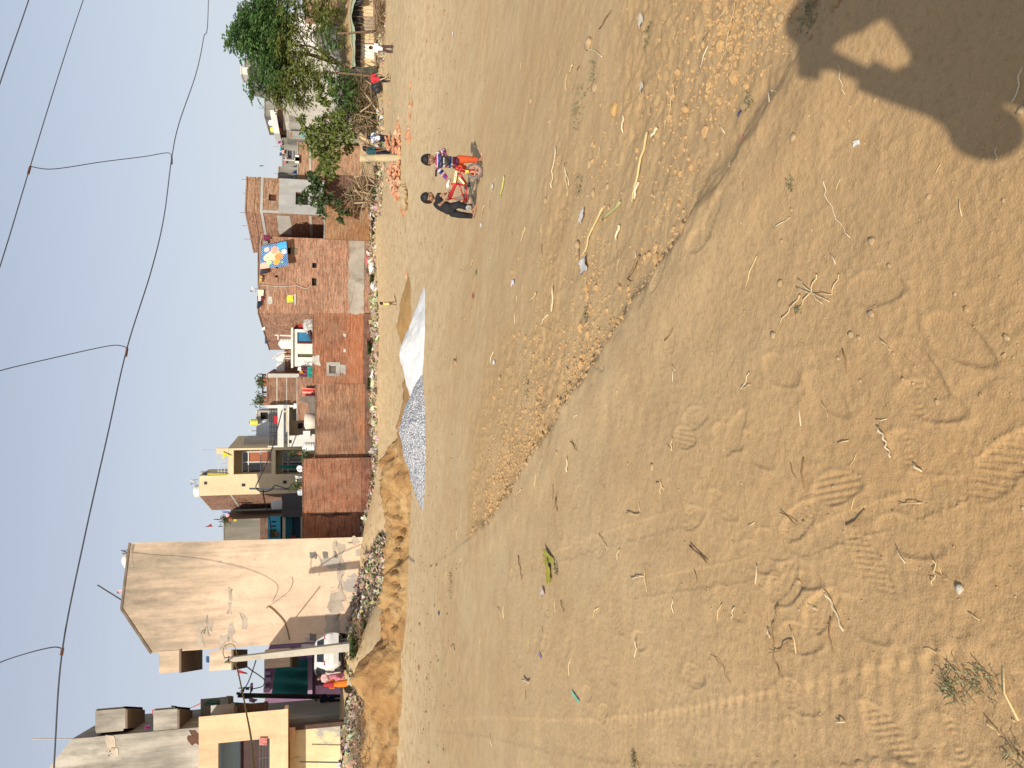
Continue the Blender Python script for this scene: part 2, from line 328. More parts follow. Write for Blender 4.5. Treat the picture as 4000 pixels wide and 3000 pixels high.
def ground_detail(x, y):
    d, s, a = polydist(x, y, EDGE); sd_ = d*s + .10*fbm(x, y, 2.2, 3, 5); r = np.hypot(x, y)
    fade = sstep(14, 9, a)
    clod = sstep(-.02, .12, sd_)*sstep(3.2, .5, sd_)*fade + .35*sstep(.5, 3, sd_)*sstep(15, 9, r)
    clod = clod*(.55 + .9*sstep(-.2, .3, fbm(x, y, .9, 2, 33)))
    near = sstep(16, 6, r)
    z = .018*fbm(x, y, .7, 3, 1)*sstep(.5, 3, r) + .009*fbm(x, y, 3.1, 3, 2)*(1+clod) + (.0038*near)*fbm(x, y, 11, 3, 3)
    z = z + near*.0026*fbm(x, y, 42, 2, 4)*(1+1.5*clod)
    rid = 1-np.abs(fbm(x, y, 7, 3, 8))*2.2; z = z + clod*(.013*rid-.007) + clod*.012*np.maximum(0, fbm(x, y, 19, 2, 12))
    z = z + .012*sstep(8, 14, r)*fbm(x, y, 5, 2, 14)
    # loose crumbling rim along the edge
    z = z + .018*np.exp(-(sd_/.10)**2)*fade*(.5+fbm(x, y, 6, 3, 9)) + .02*np.exp(-((sd_+.2)/.2)**2)*fade
    for tr, wd_, lug, dp in ((TRACK1, .13, .085, .0036), (TRACK2, .045, .03, .0026), (TRACK3, .05, .03, .0024)):
        d, s, a = polydist(x, y, tr); q = d*s; m = sstep(wd_, wd_*.8, d)
        wv = np.sign(np.sin(a*2*PI/lug + np.abs(q)*14)); edge_ = np.exp(-((d-wd_*.9)/(wd_*.16))**2)
        z = z - dp*m*(.75+.25*np.sin(a*PI*2/lug+q*40)) + dp*1.0*edge_*(.5+.5*wv) - dp*.5*edge_*(.5-.5*wv)
    for px, py, hd, kind in PRINTS:
        m0 = (np.abs(x-px) < .3) & (np.abs(y-py) < .3)
        if not m0.any(): continue
        xx, yy = x[m0]-px, y[m0]-py; c, s_ = math.cos(hd), math.sin(hd); u = xx*c - yy*s_; w = xx*s_ + yy*c
        wid = .044 + .008*np.sin((w+.05)*16); e = np.sqrt((u/wid)**2 + (w/.125)**2)
        m = sstep(1.12, .82, e); dep = -.0034*m + .0016*np.exp(-((e-1.12)/.12)**2)
        if kind == 1: dep = dep + m*.0012*np.sign(np.sin(u*2*PI/.021))
        if kind == 2: dep = dep + m*.0012*np.sign(np.sin(u*2*PI/.024))*np.sign(np.sin(w*2*PI/.026))
        if kind == 3: dep = dep + m*.0016*np.sin(np.hypot(u, w-.05)*2*PI/.016)
        zz = z[m0]; z[m0] = zz*(1-.6*m) + .6*m*zz.mean() + dep*near[m0]
    return z, clod
def ground_mesh():
    az = np.radians(np.concatenate([np.linspace(-180,-50,27), np.linspace(-45,-32,9), np.linspace(-31,31,660), np.linspace(32,45,9), np.linspace(50,180,27)[:-1]]))
    r = np.concatenate([[.02,.3,.6], np.geomspace(.85, 62, 800), np.geomspace(64, 900, 26)])
    A, R = np.meshgrid(az, r, indexing='ij'); x = R*np.sin(A); y = R*np.cos(A); z = ground_base(x, y); dz, clod = ground_detail(x.ravel(), y.ravel())
    fade = sstep(60, 40, R).ravel(); z = z.ravel() + dz*fade
    nA, nR = len(az), len(r); V = np.stack([x.ravel(), y.ravel(), z], 1)
    ii, jj = np.meshgrid(np.arange(nA), np.arange(nR-1), indexing='ij'); i2 = (ii+1) % nA
    Fq = np.stack([ii*nR+jj, ii*nR+jj+1, i2*nR+jj+1, i2*nR+jj], -1).reshape(-1, 4)
    me = bpy.data.meshes.new('ground'); me.vertices.add(len(V)); me.vertices.foreach_set('co', V.astype(np.float32).ravel())
    me.loops.add(Fq.size); me.loops.foreach_set('vertex_index', Fq.astype(np.int32).ravel()); me.polygons.add(len(Fq))
    me.polygons.foreach_set('loop_start', np.arange(0, Fq.size, 4, dtype=np.int32)); me.polygons.foreach_set('loop_total', np.full(len(Fq), 4, np.int32))
    me.polygons.foreach_set('use_smooth', np.ones(len(Fq), bool)); me.update(calc_edges=True); me.validate()
    at = me.attributes.new('clod', 'FLOAT', 'POINT'); at.data.foreach_set('value', np.clip(clod, 0, 1).astype(np.float32))
    return me
def groundmat():
    m, t, b = nt('dry_sandy_soil'); g = N(t, 'ShaderNodeNewGeometry'); pos = g.outputs['Position']
    sp = N(t, 'ShaderNodeSeparateXYZ'); t.links.new(pos, sp.inputs[0])
    n1 = noise_out(t, pos, .55, 6, (1,.5,1)); n2 = noise_out(t, pos, 3.3, 5, (1,.6,1)); n3 = noise_out(t, pos, 42, 4); n4 = noise_out(t, pos, 150, 2)
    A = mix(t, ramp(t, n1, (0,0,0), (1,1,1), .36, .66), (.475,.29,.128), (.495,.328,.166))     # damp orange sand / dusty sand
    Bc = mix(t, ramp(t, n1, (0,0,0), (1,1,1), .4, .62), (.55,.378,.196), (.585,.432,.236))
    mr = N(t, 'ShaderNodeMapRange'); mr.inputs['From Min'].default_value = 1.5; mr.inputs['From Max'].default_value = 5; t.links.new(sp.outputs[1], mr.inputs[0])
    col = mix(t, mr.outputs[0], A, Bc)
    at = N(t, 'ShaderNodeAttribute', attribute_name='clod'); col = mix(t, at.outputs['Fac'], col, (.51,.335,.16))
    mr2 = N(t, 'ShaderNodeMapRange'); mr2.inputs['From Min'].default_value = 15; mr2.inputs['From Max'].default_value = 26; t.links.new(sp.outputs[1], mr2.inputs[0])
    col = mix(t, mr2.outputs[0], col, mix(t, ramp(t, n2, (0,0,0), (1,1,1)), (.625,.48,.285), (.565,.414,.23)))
    col = mix(t, ramp(t, n2, (0,0,0), (.45,)*3, .45, .72), col, (.44,.283,.138))
    col = mix(t, ramp(t, n3, (0,0,0), (.5,)*3, .52, .7), col, (.355,.215,.094))
    col = mix(t, ramp(t, n4, (0,0,0), (.35,)*3, .55, .7), col, (.56,.44,.27))
    t.links.new(col, b.inputs['Base Color']); b.inputs['Roughness'].default_value = .96; b.inputs['Specular IOR Level'].default_value = .12
    ad = N(t, 'ShaderNodeMath', operation='MULTIPLY_ADD'); t.links.new(n4, ad.inputs[0]); ad.inputs[1].default_value = .45; t.links.new(n3, ad.inputs[2])
    addbump(t, b, ad.outputs[0], .38, .012); return m
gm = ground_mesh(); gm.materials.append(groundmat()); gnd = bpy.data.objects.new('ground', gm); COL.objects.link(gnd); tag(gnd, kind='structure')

# ================= heaps =================
def heap(name, label, cat, peaks, m, rough=.05, step=.10, f=1.2, seed=0, k=9, sharp=1.0, ribs=None, cname=None):
    P = np.array([(p[0], p[1], p[2], p[3]) for p in peaks]); mg = P[:, 3].max()
    x0, x1 = P[:, 0].min()-mg, P[:, 0].max()+mg; y0, y1 = P[:, 1].min()-mg, P[:, 1].max()+mg
    xs = np.arange(x0, x1, step); ys = np.arange(y0, y1, step); X, Y = np.meshgrid(xs, ys, indexing='ij')
    wx = X + .18*fbm(X, Y, f, 3, seed+3); wy = Y + .18*fbm(X, Y, f, 3, seed+4); H = np.full(X.shape, -1.0)
    acc = np.zeros(X.shape)
    for px, py, h, r, *_ in peaks:
        d = np.hypot(wx-px, wy-py)/r; hh = h*(1-d**sharp) - .02; acc = acc + np.exp(np.clip(k*hh/1.0, -40, 40))
    H = np.log(acc)/k
    H = H + rough*fbm(X, Y, 2.6, 4, seed)*np.clip(H*6+.3, .15, 1) + rough*.5*fbm(X, Y, 8, 3, seed+9)*np.clip(H*6+.3, .1, 1)
    if ribs is not None: H = H + ribs(X, Y, H)
    keep = H > -.08; Z = ground_base(X, Y) + np.maximum(H, -.1)
    idx = -np.ones(X.shape, int); nV = 0; V = []
    fc = keep[:-1, :-1] | keep[1:, :-1] | keep[1:, 1:] | keep[:-1, 1:]
    use = np.zeros(X.shape, bool); use[:-1, :-1] |= fc; use[1:, :-1] |= fc; use[1:, 1:] |= fc; use[:-1, 1:] |= fc
    idx[use] = np.arange(use.sum()); V = np.stack([X[use], Y[use], Z[use]], 1)
    i, j = np.nonzero(fc); F = np.stack([idx[i, j], idx[i+1, j], idx[i+1, j+1], idx[i, j+1]], 1)
    b = MB(); b.add([tuple(v) for v in V], [tuple(int(q) for q in f_) for f_ in F])
    return b.build(name, m, None, True, label, cat)
M_dirt = mat('dug_brown_earth', (.36,.20,.078), (.26,.145,.056), 1.6, .96, .9, (1,1,1), 'pos', grime=((.43,.28,.125), .9, (1,1,1), .47), dist=.05)
M_tan = mat('loose_tan_soil', (.38,.225,.082), (.32,.18,.068), 2.2, .96, .5, (1,1,1), 'pos', dist=.03)
M_white = mat('white_sand', (.68,.675,.66), (.54,.54,.53), 1.8, .95, .35, (1,1,1), 'pos', dist=.03)
def gravelmat():
    m, t, b = nt('grey_gravel'); pos = N(t, 'ShaderNodeNewGeometry').outputs['Position']
    vo = N(t, 'ShaderNodeTexVoronoi', Scale=19); t.links.new(pos, vo.inputs['Vector'])
    sp = N(t, 'ShaderNodeSeparateColor'); t.links.new(vo.outputs['Color'], sp.inputs[0])
    col = ramp(t, sp.outputs[0], (.32,.325,.34), (.66,.66,.68), .05, .75)
    col = mix(t, ramp(t, vo.outputs['Distance'], (0,0,0), (.6,)*3, .4, .8), col, (.13,.13,.14)); t.links.new(col, b.inputs['Base Color']); b.inputs['Roughness'].default_value = .9
    iv = N(t, 'ShaderNodeMath', operation='SUBTRACT'); iv.inputs[0].default_value = 1; t.links.new(vo.outputs['Distance'], iv.inputs[1]); addbump(t, b, iv.outputs[0], 1, .06); return m
M_gravel = gravelmat()
def X_(ly, D, lx=1530): return ray(lx, ly)[0]*D
heap('dirt_mound', 'tallest brown earth heap at far left, in front of the cream house', 'earth heap',
     [(X_(2640,30.5),30.5,1.62,2.0),(X_(2560,30.3),30.3,.78,1.5),(X_(2740,30.8),30.8,.75,2.4),(X_(2850,31),31,.45,2.2),(X_(2960,31),31,.3,2.0)], M_dirt, .22, .08, seed=21)
def teeth(X, Y, H):
    m = sstep(-.62, -.3, Y-29.2)*sstep(.45, .15, Y-29.2)*sstep(X_(2400,29), X_(2330,29), X)*sstep(X_(1960,29), X_(2020,29), X)
    return -.16*m*(.6+.4*np.sign(np.sin(X*2*PI/.42))) - .10*m*sstep(.1, .2, np.sin(X*2*PI/.42))
heap('dirt_bank', 'long dug brown earth bank with a ladder of digger bucket marks, beside the brick wall', 'earth bank',
     [(X_(ly,30,1500),30.2+.3*math.sin(ly*.013),h,r) for ly,h,r in [(1800,.95,1.7),(1850,1.18,2.0),(1900,1.05,1.9),(1960,1.1,2.0),(2020,.98,1.9),(2080,.9,1.8),(2140,.9,1.8),(2200,.86,1.8),(2260,.84,1.8),(2320,.8,1.7),(2380,.76,1.7),(2440,.68,1.6),(2490,.58,1.4)]], M_dirt, .28, .07, seed=31, ribs=teeth)
heap('dirt_mound', 'low brown earth heap behind the gap between white sand and grey gravel', 'earth heap',
     [(X_(1730,29,1500),28.8,.62,1.6),(X_(1660,28.5,1550),28.4,.50,1.3),(X_(1590,28.5,1550),28.2,.42,1.3),(X_(1520,28.5,1550),28.2,.32,1.1)], M_dirt, .12, .09, seed=41)
heap('dirt_mound', 'small pointed tan soil heap behind the right flank of the white sand', 'earth heap',
     [(X_(1275,30,1550),30.2,.5,1.3),(X_(1200,30,1560),30,.28,1.2),(X_(1370,30,1560),30.2,.26,1.2)], M_tan, .05, .1, seed=51)
heap('sand_heap', 'smooth white sand heap with a long tapering tail, beside grey gravel', 'sand heap',
     [(X_(1370,24,1600),24.6,.62,1.55),(X_(1420,24,1600),24.6,.54,1.4),(X_(1305,24,1600),24.5,.36,1.0),(X_(1245,24,1620),24.4,.17,.75),(X_(1195,24,1630),24.3,.08,.5),(X_(1490,24,1610),24.6,.34,1.1)], M_white, .06, .06, seed=61, sharp=1.3, k=14)
heap('gravel_heap', 'speckled grey gravel heap left of the white sand', 'gravel heap',
     [(X_(1690,23.7,1600),23.9,.72,1.5),(X_(1630,23.7,1600),23.85,.52,1.3),(X_(1760,23.7,1600),23.9,.60,1.4),(X_(1840,23.7,1610),23.8,.40,1.1),(X_(1900,23.7,1620),23.75,.18,.55),(X_(1560,23.7,1630),23.8,.24,.9),(X_(1945,23.7,1640),23.7,.07,.35)], M_gravel, .06, .06, seed=71, sharp=1.25, k=14)

# ================= clods, stones, straw =================
def rockmesh(seed, sub=1, flat=.7):
    bm = bmesh.new(); bmesh.ops.create_icosphere(bm, subdivisions=sub, radius=1); r = np.random.default_rng(seed); q = r.uniform(-9, 9, 3)
    for v in bm.verts:
        c = v.co; k = 1 + .55*float(vnoise(c.x*1.3+q[0], c.y*1.3+q[1]+c.z*1.7, seed)) + .25*float(vnoise(c.x*3+q[1], c.z*3+q[2], seed)); v.co = Vector((c.x*k, c.y*k, c.z*k*flat))
    V = [v.co.copy() for v in bm.verts]; F = [tuple(v.index for v in f.verts) for f in bm.faces]; bm.free(); return V, F
ROCKS = [rockmesh(i, 1) for i in range(6)]; ROCKS2 = [rockmesh(i+20, 2) for i in range(5)]
M_clod = mat('soil_clod', (.50,.325,.155), (.41,.255,.115), 9, .97, .4, (1,1,1), 'pos', dist=.01)
M_stone = mat('pale_stone', (.44,.32,.18), (.34,.23,.12), 14, .9, .5, (1,1,1), 'obj', dist=.01)
def scatter(name, label, cat, n, sampler, size, m, seed, rocks=ROCKS):
    r = np.random.default_rng(seed); b = MB(); xy = []
    while len(xy) < n:
        q = sampler(r)
        if q is not None: xy.append(q)
    xy = np.array(xy); zz = ground_base(xy[:, 0], xy[:, 1]) + ground_detail(xy[:, 0].copy(), xy[:, 1].copy())[0]
    Vs = []; Fs = []; nb = 0
    for (x, y), z in zip(xy, zz):
        V, F = rocks[int(r.integers(len(rocks)))]; s = size(r); a = r.uniform(0, 6.28); c, d = math.cos(a)*s, math.sin(a)*s; e = r.uniform(.7, 1.3)
        Vs += [(x + v.x*c - v.y*d*e, y + v.x*d + v.y*c*e, z + s*.15 + v.z*s) for v in V]; Fs += [tuple(i+nb for i in f) for f in F]; nb += len(V)
    me = pmesh(name, Vs, Fs, m, None, False); o = bpy.data.objects.new(name, me); COL.objects.link(o); return tag(o, label, cat, None, 'stuff')
def clod_s(r):
    i = r.integers(0, len(EDGE)-1); u = r.uniform(); a, b_ = EDGE[i], EDGE[i+1]; off = abs(r.normal(0, .9))+.03
    if r.uniform() < .55: off = abs(r.normal(0, .35))+.02
    x, y = a[0]+(b_[0]-a[0])*u, a[1]+(b_[1]-a[1])*u; L = math.hypot(b_[0]-a[0], b_[1]-a[1]); nx, ny = (b_[1]-a[1])/L, -(b_[0]-a[0])/L
    x += nx*off; y += ny*off
    if float(vnoise(x*1.1, y*1.1, 33)) < r.uniform(-.35, .2): return None
    return x, y
scatter('soil_clods', 'crumbled soil clods strewn along the low edge right of the track', 'soil clods', 7000, clod_s, lambda r: min(.032, .004*math.exp(abs(r.normal(0, .75)))), M_clod, 5)
def peb_s(r):
    a = r.uniform(-.5, .5); q = 1.4*math.exp(r.uniform(0, 2.6)); return q*math.sin(a), q*math.cos(a)
scatter('pebbles', 'fine pebbles and soil crumbs scattered over the sandy ground', 'pebbles', 1100, peb_s, lambda r: .0022*math.exp(abs(r.normal(0, .55))), mat('pebble', (.46,.33,.18), (.34,.22,.11), 20, .95, .2, (1,1,1), 'pos'), 6)
def far_s(r): return r.uniform(-16, 18), r.uniform(14, 43)
scatter('soil_crumbs', 'small lumps and crumbs over the far field', 'soil crumbs', 2600, far_s, lambda r: .013*math.exp(abs(r.normal(0, .6))), mat('far_crumb', (.38,.27,.15), (.22,.15,.08), 20, .95, .2, (1,1,1), 'pos'), 7)
def gdet(p): return float(ground_base(np.array([p.x]), np.array([p.y]))[0] + ground_detail(np.array([p.x]), np.array([p.y]))[0][0])
def stone(p, r_px, label, seed, m=M_stone, flat=.75, group=None):
    g = G(p); V, F = ROCKS2[seed % 5]; s = r_px/FPX*math.hypot(g.x, g.y, 1.5); z = gdet(g); a = seed*1.7; b = MB()
    b.add([(g.x + (v.x*math.cos(a)-v.y*math.sin(a))*s, g.y + (v.x*math.sin(a)+v.y*math.cos(a))*s, z + s*.25 + v.z*s*flat) for v in V], F)
    return b.build('stone', m, None, True, label, 'stone', group)
stone(cA(1660,710), 30, 'large flat tan boulder-like stone among clods at right', 3, mat('tan_rock', (.50,.32,.13), (.42,.26,.10), 5, .92, .5, dist=.02), .7)
stone(cF(1755,495), 16, 'speckled pale grey pebble on sand at bottom left', 1, mat('grey_pebble', (.55,.50,.40), (.38,.33,.25), 30, .8, .4))
for i, (p, r, lab) in enumerate([(cD(695,895),18,'squarish tan stone in the sand below the shadow of the phone'),(cD(1178,1565),17,'round stone half sunk in sand below the shadow arm'),(cD(2135,718),14,'pale pebble at the bottom edge inside the shadow gap'),
    (cD(585,1565),10,'small round pebble left of the sunken stone'),(cE(572,180),15,'rounded stone left of the crossed straw bundle'),(cE(1290,65),9,'small pale pebble right of the crossed straw bundle'),(cE(535,515),15,'tan stone with shade, below the crossed straw bundle'),
    (cE(1175,375),17,'stone with a chip beside it, right of the crossed straws'),(cE(1040,510),13,'brown stone lump under the straw bundle, mid foreground'),(cE(1100,810),8,'smooth flat pebble in the central foreground'),(cE(1385,800),7,'small pebble beside the ribbed shoe print'),
    (cB(1900,1365),15,'dark sided lump on the path at centre'),(cB(1300,1275),9,'low earth lump right of the path edge'),(cB(1845,40),8,'stone on the rim above the path'),(cB(1445,262),11,'pale block of stone among the clods'),(cB(1195,690),12,'dark pointed lump in the clods at centre'),
    (cA(1520,935),15,'tan clod pile stone under the long reed'),(cA(1500,1070),17,'angular clod with deep shade under the long reed'),(cA(1525,1255),18,'big pale clod by the green reed'),(cA(1225,1305),12,'clod on flat sand below the bicycle'),(cA(525,845),10,'pale crumb of earth right of the striped boy'),
    (cA(1120,655),12,'faint earth lump on flat sand at right'),(cA(1500,280),26,'broad clod mound near the forked straw at right'),(cA(1540,570),20,'cracked clod near the weeds at right'),(cA(1430,1590),20,'flat clod near the yellow reed pieces'),(cA(1610,1210),14,'rounded clod next to the wrapped reed'),(cD(450,160),16,'grey stone above the shadow head'),(cD(580,120),20,'tan block above the shadow head')]):
    stone(p, r, lab, i+2)
M_straw = mat('dry_straw', (.66,.52,.28), (.50,.36,.17), 20, .8, .2); M_strawp = mat('pale_straw', (.72,.62,.42), (.58,.47,.29), 20, .8, .2)
M_strawd = mat('brown_twig', (.22,.14,.07), (.32,.21,.11), 20, .85, .2); M_reed = mat('yellow_reed', (.60,.48,.23), (.50,.38,.18), 12, .7, .2)
def stalk(pts, w, label, m=M_straw, name='straw_stalk', lift=.006, group=None, fork=None, cat='straw'):
    gs = [G(p) for p in pts]; P = []
    for i in range(len(gs)-1):
        for u in np.linspace(0, 1, 5)[:-1]: P.append(gs[i].lerp(gs[i+1], u))
    P.append(gs[-1]); w *= .62; r = w/2; n = len(P)
    P = [Vector((p.x, p.y, gdet(p) + r + lift*(1 + .8*math.sin(i*1.9+gs[0].x*9)))) for i, p in enumerate(P)]
    b = MB(); b.tube(P, [r*(1-.35*i/n) for i in range(n)], 6)
    for fp in (fork or []):
        f = [G(q) for q in fp]; b.tube([Vector((q.x, q.y, gdet(q)+r+lift)) for q in f], r*.7, 5)
    return b.build(name, m, None, True, label, cat, group)
ST_ = [([cD(870,1160),cD(880,1260),cD(950,1420),cD(1035,1540)],.006,'long curved pale straw below the shadow arm',M_strawp),
 ([cD(295,0),cD(220,330),cD(90,610)],.006,'long brown stalk curving above the shadow head',M_straw),
 ([cD(998,425),cD(1005,540),cD(1018,615)],.004,'pale thin straw lying across the shadow wrist',M_strawp),
 ([cD(2160,440),cD(2100,665)],.006,'white grass blade at the bottom edge in the shadow',M_strawp),
 ([cD(1990,950),cD(1993,1040)],.004,'short bent straw below the shadow elbow',M_strawp),
 ([cD(545,1480),cD(650,1410)],.007,'short whitish twig in the sand left of the curved straw',M_strawp),
 ([cD(220,65),cD(75,260)],.007,'forked brown twig above the shadow head',M_straw),
 ([cE(430,0),cE(355,200)],.009,'thick straw at the top of the central foreground',M_straw),
 ([cE(825,120),cE(785,230),cE(710,340)],.009,'longest straw of the crossed bundle',M_straw),
 ([cE(700,150),cE(780,230),cE(900,295)],.007,'straw slanting across the crossed bundle',M_strawp),
 ([cE(695,205),cE(800,250),cE(855,310)],.006,'pale straw under the crossed bundle',M_strawp),
 ([cE(965,120),cE(910,250),cE(810,240)],.007,'bent straw at the right end of the crossed bundle',M_straw),
 ([cE(720,255),cE(640,360),cE(570,450)],.009,'frayed straw trailing left from the crossed bundle',M_straw),
 ([cE(400,755),cE(345,860),cE(405,835)],.006,'straw bent into a sharp V in the foreground',M_strawp),
 ([cE(845,940),cE(905,1045)],.005,'thin straw beside the knobbly tyre print',M_straw),
 ([cE(1225,1110),cE(1270,1170),cE(1290,1240),cE(1320,1305)],.010,'dead knotted whitish root twig in the foreground',M_strawp),
 ([cE(1450,1350),cE(1500,1395)],.012,'torn pale chip of bark beside a shoe print',M_strawp),
 ([cE(1250,545),cE(1310,615)],.006,'short forked stubble near the centre',M_straw),
 ([cE(1360,1605),cE(1500,1600)],.006,'twig with a hooked end near the bottom',M_straw),
 ([cF(895,520),cF(940,620),cF(1005,770)],.010,'straight pale stick in the left foreground',M_strawp),
 ([cF(580,605),cF(535,740),cF(545,960),cF(600,1085)],.008,'long dark jointed twig in the left foreground',M_strawd),
 ([cF(655,825),cF(570,905),cF(520,910)],.007,'dark side twig touching the jointed twig',M_strawd),
 ([cF(605,0),cF(710,85)],.008,'dark twig near the top of the left foreground',M_strawd),
 ([cF(10,215),cF(120,330)],.016,'short thick dark stick, left foreground',M_strawd),
 ([cF(1595,310),cF(1600,410),cF(1580,480)],.006,'dry branching weed stem above the speckled pebble',M_straw),
 ([cF(1600,405),cF(1690,440)],.004,'side stem of the branching weed',M_straw),
 ([cF(955,1360),cF(1012,1358)],.010,'tiny pale stick between the tyre marks',M_strawp),
 ([cF(280,615),cF(265,690)],.007,'short pale stick beside a dark bark chip',M_strawp),
 ([cF(500,755),cF(520,815)],.010,'split pale straw end beside the jointed twig',M_strawp),
 ([cF(140,920),cF(210,990),cF(260,1110)],.005,'thin curved brown stem at left',M_strawd),
 ([cF(1930,1350),cF(2020,1440)],.009,'reddish dried leaf stalk by the green weeds',M_straw),
 ([cA(1880,855),cA(1840,1080),cA(1790,1310)],.030,'longest yellow reed with a wrapped end, right of centre',M_reed),
 ([cA(1830,1180),cA(1800,1290)],.030,'short pale husk beside the wrapped end of the long reed',M_strawp),
 ([cA(1585,1345),cA(1520,1500),cA(1470,1659)],.034,'thick yellow reed crossing the clods',M_reed),
 ([cA(1285,950),cA(1275,1110),cA(1268,1220)],.022,'thin pale reed left of the clods',M_strawp),
 ([cA(1345,1060),cA(1365,1200)],.020,'pale reed piece in the clods near the top',M_strawp),
 ([cA(1355,1050),cA(1350,1270)],.016,'brown stalk beside the pale reed piece',M_straw),
 ([cA(1700,1310),cA(1590,1425)],.036,'greenish split reed below the wrapped reed',mat('green_reed',(.42,.42,.20),(.36,.33,.15),10,.7)),
 ([cA(950,1140),cA(945,1200),cA(928,1270)],.045,'fresh yellow green cane piece below the bicycle',mat('fresh_cane',(.52,.52,.13),(.45,.40,.16),10,.6)),
 ([cA(1085,1470),cA(1055,1580)],.022,'loose straw on the flat sand below the black clad boy',M_straw),
 ([cA(1700,1460),cA(1675,1555)],.030,'pale leaf strip in the clods',M_strawp),
 ([cA(1490,320),cA(1550,330),cA(1595,370)],.020,'forked dry root in the clods at right',M_strawp),
 ([cA(1645,70),cA(1575,190)],.016,'dark straight twig in the clods at far right',M_strawd),
 ([cA(2040,565),cA(2030,680),cA(1985,840)],.010,'very long thin dry stem above the shadow',M_straw),
 ([cA(1400,420),cA(1375,475)],.024,'broken reed piece in the clods at upper right',M_straw),
 ([cA(1730,750),cA(1722,860)],.022,'split straw pair near the large tan stone',M_strawp),
 ([cA(1945,830),cA(1915,890)],.032,'flat white strip near the long reed',M_strawp),
 ([cB(1275,195),cB(1272,360)],.030,'straight pale reed among clods at centre',M_strawp),
 ([cB(1230,380),cB(1185,450)],.022,'pale chip of reed under the straight reed',M_strawp),
 ([cB(1835,0),cB(1770,140)],.030,'dark broken branch at the path edge',M_strawd),
 ([cB(750,25),cB(730,80)],.03,'straw wisp at the top centre field',M_straw),
 ([cB(1170,240),cB(1125,295)],.03,'straw scrap left of the straight reed',M_straw),
 ([cB(875,620),cB(860,700)],.025,'pale straw tuft left of the clods',M_strawp),
 ([cB(1390,1200),cB(1420,1260)],.015,'brown twig on the central path',M_strawd),
 ([cB(1360,1310),cB(1362,1400)],.020,'ragged white scrap on the central path',M_strawp),
 ([cB(1075,1510),cB(1040,1560)],.018,'pale straw on the left of the path edge',M_straw),
 ([cB(1965,1460),cB(1960,1540)],.008,'straw lying lengthwise on the path',M_straw),
 ([cB(2050,1180),cB(2045,1260),cB(2010,1220)],.010,'branched straw at the right of the path',M_straw),
 ([cB(1290,1565),cB(1300,1659)],.018,'dark forked twig at lower centre',M_strawd),
 ([cC(1040,280),cC(1055,360),cC(1065,440)],.018,'curved dark stalk beside a pale root tuft',M_strawd),
 ([cC(1570,140),cC(1620,230)],.012,'twig with a dark edge on the left path',M_straw),
 ([cC(1745,5),cC(1825,20)],.014,'flat straw strip near the top of the left path',M_straw),
 ([cC(1075,1085),cC(1120,1105)],.030,'white bone like chip on the left field',M_strawp),
 ([cC(615,855),cC(628,905)],.035,'small white scrap on the left field',M_strawp),
 ([cC(1320,570),cC(1345,650)],.012,'thin dark stalk on the left field',M_strawd),
 ([cC(2040,560),cC(2045,655)],.009,'white root scrap on the left field',M_strawp),
 ([cC(1705,240),cC(1690,310)],.012,'small straw near the yellow cloth strip',M_straw),
 ([cC(1810,830),cC(1808,940)],.010,'vertical straw on the left field',M_strawp),
 ([cC(575,385),cC(545,470)],.020,'bent straw behind the weeds on the left field',M_straw),
 ([cC(1770,430),cC(1850,415)],.010,'dry root tangle on the left path',M_strawp),
 ([cC(1860,360),cC(1875,520)],.008,'long thin stem below the root tangle',M_straw)]
for pts, w, lab, m in ST_: stalk(pts, w, lab, m)
proto = []
for k in range(4):
    b = MB(); L = .03 + .012*k; b.tube([(-L,0,.004),(0,.006*k,.007),(L,0,.004)], .0022+.0004*k, 5); proto.append(b)
pm = [pmesh('straw_bit', b.v, b.f, m, None, True) for b, m in zip(proto, (M_straw, M_strawp, M_strawd, M_straw))]
for i in range(90):
    a = RNG.uniform(-.46, .46); q = 1.6*math.exp(RNG.uniform(0, 2.25)); x, y = q*math.sin(a), q*math.cos(a)
    o = bpy.data.objects.new('straw_bit', pm[i % 4]); COL.objects.link(o); v = Vector((x, y, 0)); o.location = (x, y, gdet(v)); o.rotation_euler = (0, 0, RNG.uniform(0, 6.28))
    s = RNG.uniform(.3, .8)*(1+q*.12); o.scale = (s, s, s); tag(o, 'tiny dry straw bit lying loose on the sandy ground', 'straw', 'tiny straw bits over the sandy ground')
# strips and scraps
def scrap(p, w, h, col, label, rot=0, name='plastic_scrap', cat='litter', lift=.01, crump=.25, seed=1):
    g = G(p); b = MB(); n = 7; V = []; F = []
    for i in range(n):
        for j in range(n):
            u, v = (i/(n-1)-.5)*w, (j/(n-1)-.5)*h; k = 1 + .35*float(vnoise(i*.9+seed, j*.9, 3))
            x = u*k*math.cos(rot) - v*k*math.sin(rot); y = u*k*math.sin(rot) + v*k*math.cos(rot)
            V.append((g.x+x, g.y+y, gdet(g)+lift+crump*min(w, h)*(.5+float(vnoise(i*.8+seed*3, j*.8, 5)))))
    for i in range(n-1):
        for j in range(n-1): F.append((i*n+j, (i+1)*n+j, (i+1)*n+j+1, i*n+j+1))
    return b.add(V, F).build(name, mat('scrap_%s' % label[:22], col, tuple(c*.8 for c in col), 8, .5, .2), None, True, label, cat)
scrap(cC(1245,290), .06, .34, (.42,.38,.05), 'crumpled yellow cloth strip on the left field, long upper part', -.05, 'cloth_strip', seed=2)
scrap(cC(1245,375), .19, .11, (.36,.32,.04), 'lower folded end of the crumpled yellow cloth strip', .5, 'cloth_strip', seed=3)
scrap(cC(1420,1195), .02, .18, (.18,.62,.45), 'thin mint green plastic strip on the left field', 0, crump=.1)
scrap(cC(1187,930), .02, .10, (.22,.18,.42), 'small violet plastic strip on the left field', 0, crump=.1)
